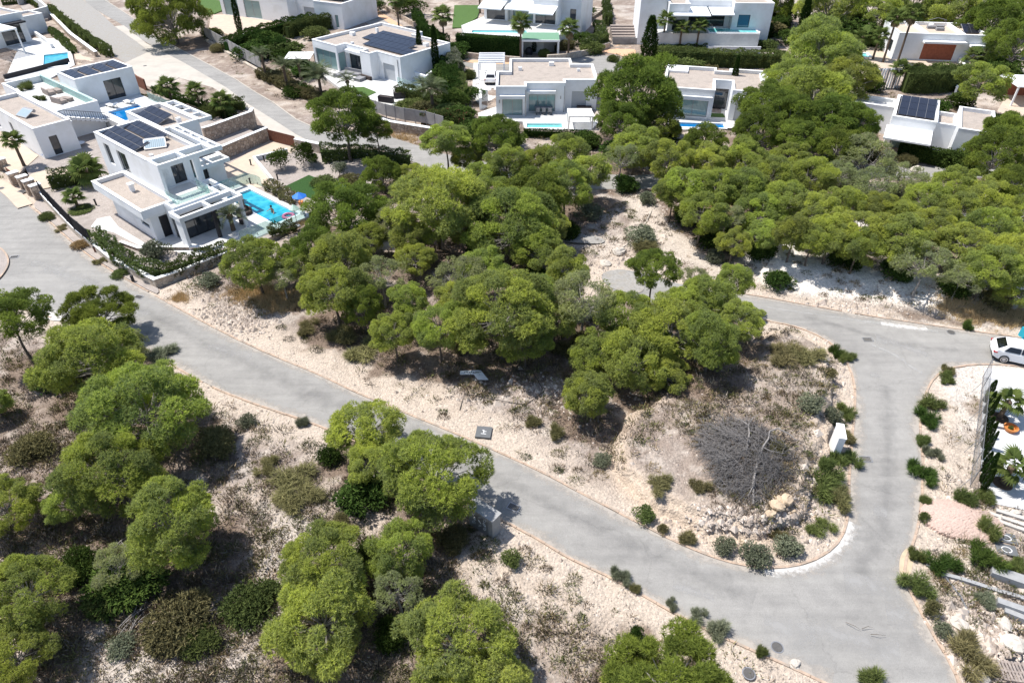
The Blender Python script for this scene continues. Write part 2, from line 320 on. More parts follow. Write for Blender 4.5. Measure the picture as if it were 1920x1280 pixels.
# ------------------------------------------------------------------ building helpers
def tag(o, label=None, cat=None, group=None, kind=None):
    if label: o['label'] = label
    if cat: o['category'] = cat
    if group: o['group'] = group
    if kind: o['kind'] = kind
    return o
def link(name, me, parent=None, loc=None, rz=0.0):
    o = bpy.data.objects.new(name, me); C.objects.link(o)
    if parent: o.parent = parent
    if loc is not None: o.location = loc
    if rz: o.rotation_euler = (0, 0, rz)
    return o
def empty(name, loc, rz=0.0, label=None, cat=None, group=None):
    return tag(link(name, None, None, loc, rz), label, cat, group)
class MB:
    def __init__(s): s.v = []; s.f = []
    def add(s, v, f):
        n = len(s.v); s.v += [tuple(p) for p in v]; s.f += [tuple(i + n for i in q) for q in f]; return s
    def box(s, x0, x1, y0, y1, z0, z1, rot=0, piv=None):
        v = [(x, y, z) for z in (z0, z1) for x, y in ((x0, y0), (x1, y0), (x1, y1), (x0, y1))]
        if rot:
            cx, cy = piv or ((x0 + x1) / 2, (y0 + y1) / 2); c, n = math.cos(rot), math.sin(rot)
            v = [(cx + (x - cx) * c - (y - cy) * n, cy + (x - cx) * n + (y - cy) * c, z) for x, y, z in v]
        return s.add(v, [(3, 2, 1, 0), (4, 5, 6, 7), (0, 1, 5, 4), (1, 2, 6, 5), (2, 3, 7, 6), (3, 0, 4, 7)])
    def cbox(s, cx, cy, cz, sx, sy, sz, rot=0): return s.box(cx - sx / 2, cx + sx / 2, cy - sy / 2, cy + sy / 2, cz - sz / 2, cz + sz / 2, rot)
    def prism(s, poly, z0, z1, holes=()):
        loops = [list(poly)] + [list(h) for h in holes]
        tris = tessellate_polygon([[Vector((x, y, 0)) for x, y in l] for l in loops])
        fl = [p for l in loops for p in l]; n = len(fl)
        v = [(x, y, z0) for x, y in fl] + [(x, y, z1) for x, y in fl]; f = []
        for t in tris:
            a, b, c = (fl[i] for i in t)
            if (b[0] - a[0]) * (c[1] - a[1]) - (b[1] - a[1]) * (c[0] - a[0]) < 0: t = (t[0], t[2], t[1])
            f.append(tuple(i + n for i in t)); f.append(tuple(reversed(t)))
        k = 0
        for li, l in enumerate(loops):
            m = len(l); ar = sum(l[i][0] * l[(i + 1) % m][1] - l[(i + 1) % m][0] * l[i][1] for i in range(m))
            for i in range(m):
                a, b = k + i, k + (i + 1) % m
                q = (a, b, b + n, a + n)
                f.append(q if (ar > 0) == (li == 0) else q[::-1])
            k += m
        return s.add(v, f)
    def tube(s, pts, rad, n=6, cap=True):
        pts = [Vector(p) for p in pts]; v = []; f = []
        if not hasattr(rad, '__len__'): rad = [rad] * len(pts)
        for i, p in enumerate(pts):
            d = (pts[min(i + 1, len(pts) - 1)] - pts[max(i - 1, 0)]).normalized()
            a = d.orthogonal().normalized() if abs(d.z) > .9 else Vector((0, 0, 1)).cross(d).normalized(); b = d.cross(a)
            for k in range(n):
                t = 2 * math.pi * k / n; v.append(p + (a * math.cos(t) + b * math.sin(t)) * rad[i])
        for i in range(len(pts) - 1):
            for k in range(n):
                f.append((i * n + k, i * n + (k + 1) % n, (i + 1) * n + (k + 1) % n, (i + 1) * n + k))
        if cap: f.append(tuple(range(n))[::-1]); f.append(tuple((len(pts) - 1) * n + k for k in range(n)))
        return s.add(v, f)
    def lathe(s, prof, n=16, c=(0, 0, 0)):
        v = [(c[0] + r * math.cos(2 * math.pi * k / n), c[1] + r * math.sin(2 * math.pi * k / n), c[2] + z) for r, z in prof for k in range(n)]
        f = [(i * n + k, i * n + (k + 1) % n, (i + 1) * n + (k + 1) % n, (i + 1) * n + k) for i in range(len(prof) - 1) for k in range(n)]
        return s.add(v, f)
    def mesh(s, name, m):
        me = bpy.data.meshes.new(name); me.from_pydata(s.v, [], s.f); me.materials.append(M[m]); return me
    def done(s, name, m, parent=None, loc=None, rz=0.0, smooth=False):
        me = s.mesh(name, m)
        if smooth: me.polygons.foreach_set('use_smooth', [True] * len(me.polygons))
        return link(name, me, parent, loc, rz)
def tri_mesh(name, V, m, tint=None, col=None):
    """V: (n,3,3) float triangles"""
    n = len(V); me = bpy.data.meshes.new(name)
    me.vertices.add(n * 3); me.vertices.foreach_set('co', V.reshape(-1).astype(np.float32))
    me.loops.add(n * 3); me.loops.foreach_set('vertex_index', np.arange(n * 3, dtype=np.int32))
    me.polygons.add(n); me.polygons.foreach_set('loop_start', np.arange(0, n * 3, 3, dtype=np.int32))
    me.polygons.foreach_set('loop_total', np.full(n, 3, dtype=np.int32)); me.update(calc_edges=True)
    if tint is not None:
        a = me.attributes.new('tint', 'FLOAT', 'POINT'); a.data.foreach_set('value', np.repeat(tint, 3).astype(np.float32))
    if col is not None:
        a = me.attributes.new('Col', 'FLOAT_COLOR', 'POINT')
        a.data.foreach_set('color', np.repeat(np.concatenate([col, np.ones((n, 1))], 1), 3, axis=0).reshape(-1).astype(np.float32))
    me.materials.append(M[m]); return me
def unit(a): return a / (np.linalg.norm(a, axis=-1, keepdims=True) + 1e-9)
def tufts(pos, dirs, nl, ln, wd, spread, rg, tint, tintvar=.25):
    n = len(pos); p = np.repeat(pos, nl, 0); d = unit(np.repeat(dirs, nl, 0) + rg.normal(0, spread, (n * nl, 3)))
    side = unit(np.cross(d, np.repeat(dirs, nl, 0) + rg.normal(0, .42, (n * nl, 3)))); L = ln * rg.uniform(.65, 1.25, (n * nl, 1))
    V = np.stack([p + side * wd / 2, p - side * wd / 2, p + d * L], 1)
    t = np.clip(np.repeat(tint, nl) + rg.normal(0, tintvar, n * nl), 0, 1)
    return V, t
def children(o): return [c for c in o.children]
def copy_tree(o, parent=None):
    c = o.copy(); C.objects.link(c); c.parent = parent
    for ch in KIDS.get(o.name, []): copy_tree(ch, c)
    return c
KIDS = {}
def index_kids():
    KIDS.clear()
    for o in bpy.data.objects:
        if o.parent: KIDS.setdefault(o.parent.name, []).append(o)
def local(o0, deg):
    c, s = math.cos(math.radians(deg)), math.sin(math.radians(deg))
    return lambda u, v: (o0[0] + u * c - v * s, o0[1] + u * s + v * c)
# ------------------------------------------------------------------ pine census: (cx, cy, crown width px, crown height above ground m, kind, label)
PINES = [
(20,600,125,4.6,'d','dark green pine cut by the left edge below the road bend'),
(188,585,112,2.6,'y','young upright bushy pine beside the grey road at the left'),
(168,672,200,3.4,'b','wide olive-green pine between the young bushy pine and the broad pine below'),
(238,650,80,3.2,'g','greyish thin-needled pine crown leaning towards the road at left'),
(268,762,235,3.6,'b','broad pine whose crown reaches the scrubby verge left of the long road'),
(205,885,190,3.8,'b','bright yellow-green pine in the lower left, above the greyish round one'),
(130,940,95,3.2,'b','small yellow-green crown on the left side of the lower-left pine cluster'),
(322,985,190,3.8,'b','paler rounded pine in the middle of the lower left quarter'),
(5,950,130,3.8,'b','pine half cut by the left edge above the lowest left pines'),
(45,1110,165,4.2,'b','tall bright pine at the left edge over the deep shade'),
(25,1230,130,3.6,'b','pine in the bottom left corner of the picture'),
(-12,755,70,3.6,'b','sliver of a pine crown at the left edge, halfway down'),
(220,1060,110,1.6,'g','low pale pine under the greyish round pine in the lower left'),
(683,800,140,5.0,'b','tall pine whose crown overlaps the long road, left of the biggest one'),
(815,890,205,4.8,'b','largest roadside pine, just left of the grey concrete block'),
(700,870,110,3.6,'b','mid pine crown between the two tall roadside pines'),
(750,1035,130,3.0,'b','pine below the largest roadside pine and left of its shadow'),
(745,1110,110,2.2,'g','grey-green low pine below the roadside group'),
(608,1060,170,3.0,'b','rounded bright pine in the lower middle, upper one of a pair'),
(605,1160,225,2.6,'b','wide bright pine in the lower middle, lower one of a pair'),
(860,1205,225,3.0,'b','large bright pine cut by the bottom edge left of the centre'),
(905,1310,200,2.4,'b','bright pine crown cut by the bottom edge beneath the large bright pine'),
(1245,1282,220,2.2,'y','bushy pine at the bottom edge next to the road'),
(645,222,130,5.4,'d','dark round pine standing alone by the upper road with bare trunk'),
(705,245,60,4.4,'d','small dark side crown touching the lone round pine by the upper road'),
(717,330,76,2.2,'d','compact green pine below the oleander hedge, next to the garden plot'),
(836,265,80,4.6,'b','slim-trunked pine standing by the grey road gap above the centre'),
(648,404,135,3.0,'d','dark pine beside the swimming pool and blue parasol'),
(584,476,105,2.8,'d','dark pine between the villa pool and the central wood'),
(478,490,112,3.6,'b','yellow-green pine in front of the villa terrace wall'),
(530,520,70,2.4,'g','thin grey-green pine next to the villa wall over dry grass'),
(816,385,172,4.8,'b','umbrella-shaped pine with a visible dark trunk in the central wood'),
(770,440,80,3.4,'b','lower left crown beneath the umbrella-shaped pine of the central wood'),
(880,425,80,3.0,'b','lower right crown beneath the umbrella-shaped pine of the central wood'),
(735,415,70,3.2,'g','thin pine left of the umbrella-shaped pine and right of the dark pool pine'),
(932,262,95,4.0,'d','pine in front of the white villa lawn left of its turquoise pool'),
(900,330,70,2.6,'b','low pine at the road gap above the umbrella-shaped pine'),
(775,330,52,1.6,'b','small shrubby pine beside the compact green pine below the upper road'),
(875,295,55,2.6,'b','little pine next to the slim-trunked pine at the road gap'),
(1060,292,90,3.6,'b','pine below the turquoise pool of the white villa'),
(1005,306,70,3.0,'b','pine left of the one below the turquoise pool'),
(950,310,80,3.2,'b','pine right of the road gap in the upper part of the central wood'),
(1000,375,130,4.2,'d','broad pine in the upper middle of the central wood'),
(1062,345,90,4.2,'b','right shoulder crown of the broad pine in the upper middle'),
(1105,322,85,4.0,'b','pine at the right end of the upper central wood near the road'),
(1165,300,70,3.6,'g','pale grey pine by the dark gap next to the hidden road'),
(1190,278,95,3.4,'b','pine under the huge dark one beside the white villa'),
(960,425,150,4.0,'b','broad pale pine right of the umbrella-shaped pine'),
(1010,470,90,3.2,'b','pine above the big central crown, right of the broad pale one'),
(1062,515,95,3.8,'b','bright pine right of centre next to the chalk track'),
(1095,560,120,4.2,'g','greyish pine with a forked pale trunk right of the big central one'),
(860,520,105,3.8,'g','grey-green pine in the middle of the central wood'),
(690,445,64,2.6,'b','small pine on the pale clearing left of the umbrella-shaped pine'),
(645,480,110,3.8,'b','pine at the left of the central wood, upper crown of the leftmost'),
(625,545,115,3.6,'b','leftmost bright pine of the central wood, above the roadside rubble'),
(715,520,90,3.2,'g','grey pine with bare twigs behind the two small bright ones'),
(775,485,70,2.4,'b','low crown left of the grey-green pine in the middle of the wood'),
(765,562,76,3.4,'b','small bright pine with round crown, upper one of the two'),
(738,622,82,3.0,'b','small bright pine with round crown, lower one of the two'),
(822,610,100,3.6,'b','pine left of the big central one with thin trunk above the white board'),
(940,580,165,5.0,'b','big central pine with tall trunk just above the white board'),
(1005,560,100,4.0,'b','crown to the right of the big central pine'),
(985,640,90,2.6,'b','low crown under the right side of the big central pine'),
(1227,508,88,4.4,'d','separate pine standing on the chalk track right of the wood'),
(1300,520,52,2.4,'g','pale thin little pine beside the separate pine on the track'),
(1378,525,72,3.4,'b','pine at the left end of the white rock bank'),
(1335,560,100,3.4,'b','pine overhanging the upper road at its left end'),
(1392,598,85,3.2,'b','rightmost pine of the island wood beside the road'),
(1175,600,110,3.0,'b','upper left pine of the island group'),
(1255,618,140,3.4,'b','pine in the middle of the island group'),
(1335,640,110,3.0,'b','low right pine of the island group over deep shade'),
(1120,665,95,2.6,'b','left pine of the island group behind the lowest one'),
(1195,670,130,2.8,'b','front pine of the island group right of the lowest one'),
(1250,700,90,2.0,'b','low fringe pine at the front right of the island group'),
(1103,738,118,2.6,'b','lowest round bright pine at the front left of the island'),
(1192,175,150,6.4,'d','huge dark pine standing in front of the white villa'),
(1165,235,90,4.0,'d','lower left crown of the huge dark pine by the villa'),
(1235,235,90,3.6,'d','lower right crown of the huge dark pine by the villa'),
(1320,276,85,3.4,'d','pine below the deep blue pool'),
(1255,300,80,4.2,'b','leftmost pine of the long wood, next to the road'),
(1290,345,90,4.2,'b','pine at the upper left of the long wood, second from the road'),
(1262,362,70,3.4,'b','slim pine at the front left of the long wood with bare trunk'),
(1330,300,80,4.0,'b','pine in the back row of the long wood near its left end'),
(1345,352,80,4.0,'b','pine behind the front left of the long wood'),
(1320,400,90,3.8,'b','front pine of the long wood, third from its left end'),
(1362,410,70,3.6,'g','pale front pine of the long wood over dark undergrowth'),
(1395,300,90,4.0,'b','back pine of the long wood below the big dark mass'),
(1390,355,95,4.0,'b','mid pine of the long wood below the big dark mass'),
(1377,455,62,2.6,'b','small low pine poking out in front of the long wood'),
(1425,400,85,3.8,'b','bright front pine right of the small low one'),
(1435,440,70,3.2,'b','lower crown of the bright front pine right of the small low one'),
(1440,335,90,4.0,'b','mid pine of the long wood, fifth from the left'),
(1480,300,80,3.8,'b','back pine of the long wood under the left dark pine'),
(1475,375,95,4.0,'b','pine of the long wood at its middle left'),
(1520,330,90,3.8,'b','round pine in the back of the long wood at its middle'),
(1490,440,80,3.6,'b','front pine with flat crown above the dark green bush'),
(1530,400,90,4.0,'b','bright pine in the very middle of the long wood'),
(1520,462,85,3.6,'b','front pine with slender trunk above the white rock bank'),
(1560,440,90,3.8,'b','front pine right of the slender-trunked one'),
(1580,385,90,4.0,'b','pine behind the middle of the long wood'),
(1570,330,75,3.6,'g','grey-leaved pine in the back of the long wood'),
(1615,430,105,4.2,'b','broad bright pine in the middle front of the long wood'),
(1605,475,80,3.4,'b','lower crown under the broad bright pine in the middle front'),
(1625,300,110,4.0,'g','olive pine left of the hedge of the square villa'),
(1640,350,90,3.4,'g','greyish pine on the slope below the hedge of the square villa'),
(1700,335,80,2.8,'g','pale pine on the open slope below the hedge'),
(1650,395,80,3.8,'b','pine right of the middle of the long wood, back row'),
(1685,405,90,4.0,'b','pine above the grey-branched one, back row'),
(1690,455,105,4.2,'b','bright pine above the grey-branched one'),
(1735,500,112,4.0,'g','open-crowned pine with pale branching trunk over the white bank'),
(1745,430,90,4.0,'b','pine right of the bright one above the grey-branched pine'),
(1740,375,80,3.6,'b','back pine of the long wood near its right part'),
(1790,400,85,3.8,'b','pine in the right part of the long wood'),
(1785,350,85,3.6,'b','pine at the back edge of the long wood, right part'),
(1810,455,95,4.0,'b','bright pine in the right part of the long wood, front'),
(1800,530,80,3.0,'g','low greyish pine at the front right of the wood'),
(1850,510,110,3.8,'b','large front pine near the right edge of the long wood'),
(1855,430,90,4.0,'b','pine above the large front one near the right edge'),
(1850,370,95,3.8,'b','pine behind near the right edge of the long wood'),
(1905,480,95,4.0,'b','front pine cut by the right edge'),
(1915,410,90,4.0,'b','pine cut by the right edge, behind the front one'),
(1905,350,95,4.4,'d','dark pine cut by the right edge, lower of the dark group'),
(1905,545,80,2.8,'b','low pine at the right edge above the dry grass'),
(1866,292,105,4.8,'d','dark pine right of the square villa'),
(1910,260,110,5.4,'d','dark pine in the right corner above the long wood'),
(1842,155,88,4.8,'b','round pine below the villa with the brown shutter'),
(1438,205,105,5.0,'d','large dark pine covering the right end of the white villa'),
(1482,228,105,4.8,'d','dark pine right of the one covering the white villa'),
(1525,180,150,6.0,'b','tall pine in the middle of the dark group'),
(1540,108,150,6.4,'b','tallest bright pine behind the long hedge'),
(1485,150,95,5.0,'b','pine at the right end of the long hedge'),
(1590,150,100,5.4,'b','pine by the small turquoise pool'),
(1560,230,110,5.0,'d','dark pine in the lower middle of the dark group'),
(1602,238,95,4.8,'d','dark pine touching the solar-roofed villa'),
(1500,265,90,4.4,'d','dark low pine in front of the dark group'),
(1570,280,90,4.2,'d','dark low pine in front, right part of the group'),
(1420,250,90,4.4,'d','dark pine below the large one at the white villa'),
(318,30,122,5.0,'d','round dark pine by the road at the top left'),
(1560,15,120,5.0,'b','pine at the top edge right of the cypress'),
(1640,20,90,5.0,'b','pine at the top edge behind the tall palms'),
(1715,10,110,5.0,'b','pine at the top edge behind the brown-shuttered villa'),
(1790,22,120,5.0,'b','second pine at the top edge behind the brown-shuttered villa'),
(1860,45,100,5.0,'d','pine right of the brown-shuttered villa roof'),
(1905,90,100,5.0,'d','dark pine at the right edge above the white awning'),
(1910,20,110,5.0,'d','pine in the top right corner'),
(1450,5,90,4.5,'d','dark pine at the top edge right of the upper pool villa'),
(1875,250,60,3.8,'b','pine between the square villa and the white awning'),
(905,505,90,3.4,'b','crown tucked between the grey-green pine and the bright one beside the track'),
(860,565,85,3.0,'b','low crown left behind the big central pine'),
(1040,600,90,3.0,'b','low bright crown between the big central pine and the forked grey one'),
(680,575,80,2.8,'d','dark low crown under the leftmost bright pines'),
(920,370,90,3.8,'b','crown between the umbrella-shaped pine and the broad upper pine'),
(1020,425,80,3.2,'b','crown behind the broad pale pine'),
(1295,575,90,3.2,'b','crown at the top of the island group next to the road'),
(1225,650,100,2.8,'d','darker crown in the middle of the island group'),
(560,500,70,2.6,'b','crown between the wall and the leftmost bright pines'),
]
def place_crown(cx, cy, w, hc):
    z = 0.0
    for _ in range(5):
        X, Y = G(cx, cy, z + hc); z = T1(X, Y)
    return X, Y, z, w / pxm(X, Y, z + hc) / 2
def crown_h(p):
    h = p[3] * .92
    if p[0] > 1400 and 380 < p[1] < 560: h *= .82
    if p[1] > 640: h = min(h, p[2] / 2 / 30 * .8 + .5)
    return h
PINES = [(p[0], p[1], p[2] * (1.06 if 240 < p[1] < 700 and 560 < p[0] < 1460 else .94 if p[1] > 600 else 1.02)) + p[3:] for p in PINES]
PT = [place_crown(p[0], p[1], p[2], crown_h(p)) for p in PINES]

# terrace levels carried by slabs
UP6 = PX([(865, 48), (905, 32), (1000, 25), (1068, 30), (1066, 62), (1020, 72), (870, 62)], 2.4)
UP7 = PX([(1222, 62), (1222, 10), (1430, 10), (1425, 64)], 2.8)
PATIO1 = None
L1F = local((-42.2, 67.4), -40.5); L2F = local((-60.6, 93.7), -40)
PATIO3 = PX([(575, 118), (640, 112), (800, 120), (812, 148), (790, 168), (735, 200), (657, 178), (630, 160)], .15)
PATIO3B = PX([(395, 28), (640, 20), (640, 40), (545, 48), (500, 62), (455, 78), (430, 66), (392, 52)], .15)
PATIO4 = PX([(896, 212), (930, 200), (1100, 190), (1122, 228), (1110, 243), (985, 243), (980, 228), (925, 226), (898, 224)], .15)
PATIO5 = PX([(1250, 203), (1430, 205), (1440, 238), (1255, 244)], .15)
PATIO8 = PX([(1555, 90), (1700, 88), (1850, 112), (1840, 128), (1640, 128), (1600, 150), (1550, 110)], .15)
FLATS += [(PX([(8, 152), (30, 100), (50, 80), (62, 72), (128, 73), (140, 122), (96, 146)]), .12), (PATIO3, .15), (PATIO3B, .15), (PATIO4, .15), (PATIO5, .15), (PATIO8, .15), (UP6, 2.4), (UP7, 2.8)]

# ------------------------------------------------------------------ ground
def build_ground():
    nu, nv = 620, 640
    u = np.linspace(-1.18, 1.18, nu); Y = np.concatenate([np.geomspace(12, 172, nv - 14), np.geomspace(176, 2500, 14)])
    X = (u[None, :] * (Y[:, None] + 3)).reshape(-1); YY = np.repeat(Y, nu)
    Z = terrain(X, YY, True)
    Z = np.where(YY > 172, 0.0, Z)
    V = np.stack([X, YY, Z], 1)
    i = (np.arange(nv - 1)[:, None] * nu + np.arange(nu - 1)[None, :]).reshape(-1)
    F = np.stack([i, i + 1, i + nu + 1, i + nu], 1).astype(np.int32)
    me = bpy.data.meshes.new('ground'); n = len(F)
    me.vertices.add(len(V)); me.vertices.foreach_set('co', V.reshape(-1).astype(np.float32))
    me.loops.add(n * 4); me.loops.foreach_set('vertex_index', F.reshape(-1))
    me.polygons.add(n); me.polygons.foreach_set('loop_start', np.arange(0, n * 4, 4, dtype=np.int32)); me.polygons.foreach_set('loop_total', np.full(n, 4, dtype=np.int32))
    me.polygons.foreach_set('use_smooth', np.ones(n, bool)); me.update(calc_edges=True)
    # soil colours by place: cream verge, grey-pink scree, brown needle litter under the pines, white chalk
    def c(r, g, b): return np.array([r, g, b])[None, :]
    f1 = fbm(X, YY, 6, 4, 21)[:, None]; f2 = fbm(X, YY, 1.3, 4, 31)[:, None]; f3 = fbm(X, YY, .45, 3, 41)[:, None]
    col = c(.54, .45, .37) * (1 - sstep(.40, .62, f1)) + c(.40, .33, .285) * sstep(.40, .62, f1)
    k = sstep(.50, .66, f2); col = col * (1 - k * .75) + c(.31, .245, .20) * k * .75
    f5 = fbm(X, YY, 3.2, 4, 57)[:, None]; inner = sstep(2.2, 6.5, -sdist(X, YY, ROAD_A)[:, None] + (f5 - .5) * 5)
    k = inner * sstep(.60, .40, f5) * .8; col = col * (1 - k) + c(.29, .225, .185) * k
    k = sstep(.60, .70, f5) * .5; col = col * (1 - k) + c(.62, .56, .50) * k
    cl = np.maximum(sdist(X, YY, CLEAN1), sdist(X, YY, CLEAN2))[:, None]; k = sstep(-.8, 1.2, cl + (f2 - .5) * 3) * .8; col = col * (1 - k) + c(.60, .495, .40) * (.82 + .34 * f3) * k
    isl = sstep(.6, 1.8, sdist(X, YY, ISLAND)[:, None] + (f5 - .5) * 2); k = isl * .6 * sstep(.3, .5, f2 * .5 + f5 * .5); col = col * (1 - k) + c(.33, .26, .21) * k
    k = sstep(.56, .72, f3) * .45; col = col * (1 - k) + c(.66, .58, .50) * k
    ra = -sdist(X, YY, ROAD_A)[:, None]
    k = sstep(3.8, .8, ra + (f2 - .5) * 3) * .85; col = col * (1 - k) + c(.65, .545, .445) * k
    east = (sstep(0, 2, X - (G(1725, 700)[0] + (YY - 38) * .12)) * sstep(60, 44, YY))[:, None] * sstep(0, 1, X - 18)[:, None]
    k = east * .8 * sstep(.62, .45, f2); col = col * (1 - k) + c(.74, .67, .60) * k
    ie = np.abs(sdist(X, YY, ISLAND)[:, None] - .2)
    k = sstep(1.3, .2, ie + (f2 - .5)) * .8; col = col * (1 - k) + c(.66, .53, .41) * k
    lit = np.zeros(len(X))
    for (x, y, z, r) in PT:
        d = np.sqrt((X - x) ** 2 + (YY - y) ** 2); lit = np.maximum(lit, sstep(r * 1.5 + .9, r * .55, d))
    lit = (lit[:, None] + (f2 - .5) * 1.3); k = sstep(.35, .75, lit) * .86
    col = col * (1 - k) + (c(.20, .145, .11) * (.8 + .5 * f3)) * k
    bn = sdist(X, YY, BANK_N)[:, None]
    k = sstep(-1.5, .2, bn) * sstep(5.2, 3.4, bn + (f2 - .5) * 3); col = col * (1 - k) + c(.88, .82, .745) * k
    # trampled chalk track between the woods
    tr = -np.ones(len(X)) * 9
    for (a, b, w) in (((1180, 360), (1215, 420), 1.6), ((1215, 420), (1290, 480), 1.8), ((1290, 480), (1400, 520), 1.6), ((1130, 470), (1215, 430), 1.2), ((690, 425), (760, 480), 1.5), ((1040, 445), (1140, 455), 1.1)):
        (ax, ay), (bx, by) = G(*a), G(*b); ex, ey = bx - ax, by - ay
        t = np.clip(((X - ax) * ex + (YY - ay) * ey) / (ex * ex + ey * ey), 0, 1)
        tr = np.maximum(tr, w - np.sqrt((X - ax - t * ex) ** 2 + (YY - ay - t * ey) ** 2))
    k = sstep(-.6, .8, tr[:, None] + (f2 - .5) * 2) * .85; col = col * (1 - k) + c(.68, .59, .50) * k
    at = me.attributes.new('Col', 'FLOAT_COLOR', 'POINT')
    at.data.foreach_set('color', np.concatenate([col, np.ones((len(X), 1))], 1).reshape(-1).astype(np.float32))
    m, nt, b = new_mat('soil'); N, L = nt.nodes, nt.links
    a = N.new('ShaderNodeAttribute'); a.attribute_name = 'Col'; tc = N.new('ShaderNodeTexCoord')
    def noise(s, d=4, r=.6):
        x = N.new('ShaderNodeTexNoise'); x.inputs['Scale'].default_value = s; x.inputs['Detail'].default_value = d; x.inputs['Roughness'].default_value = r
        L.new(tc.outputs['Object'], x.inputs['Vector']); return x
    n1 = noise(4.5, 6, .75); n2 = noise(17, 4, .7)
    v = N.new('ShaderNodeTexVoronoi'); v.inputs['Scale'].default_value = 6.5; L.new(tc.outputs['Object'], v.inputs['Vector'])
    mr = N.new('ShaderNodeMapRange'); mr.inputs[1].default_value = .28; mr.inputs[2].default_value = .72; mr.inputs[3].default_value = .58; mr.inputs[4].default_value = 1.16; L.new(n1.outputs[0], mr.inputs[0])
    mr2 = N.new('ShaderNodeMapRange'); mr2.inputs[1].default_value = .3; mr2.inputs[2].default_value = .7; mr2.inputs[3].default_value = .72; mr2.inputs[4].default_value = 1.25; L.new(n2.outputs[0], mr2.inputs[0])
    mu = N.new('ShaderNodeMath'); mu.operation = 'MULTIPLY'; L.new(mr.outputs[0], mu.inputs[0]); L.new(mr2.outputs[0], mu.inputs[1])
    sc_ = N.new('ShaderNodeVectorMath'); sc_.operation = 'SCALE'; L.new(a.outputs['Color'], sc_.inputs[0]); L.new(mu.outputs[0], sc_.inputs['Scale'])
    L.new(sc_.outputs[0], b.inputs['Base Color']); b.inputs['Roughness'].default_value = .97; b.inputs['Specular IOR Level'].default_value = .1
    ad = N.new('ShaderNodeMath'); L.new(n2.outputs[0], ad.inputs[0]); L.new(v.outputs['Distance'], ad.inputs[1])
    bp = N.new('ShaderNodeBump'); bp.inputs['Strength'].default_value = .8; bp.inputs['Distance'].default_value = .09; L.new(ad.outputs[0], bp.inputs['Height']); L.new(bp.outputs[0], b.inputs['Normal'])
    me.materials.append(m)
    tag(link('ground', me), kind='structure')
    w = MB().add([(-6000, -3000, -1.5), (6000, -3000, -1.5), (6000, 9000, -1.5), (-6000, 9000, -1.5)], [(0, 1, 2, 3)])
    mat('outer_soil', (.40, .33, .27), .95, .2, .5); tag(w.done('outer_ground', 'outer_soil'), kind='structure')
build_ground()

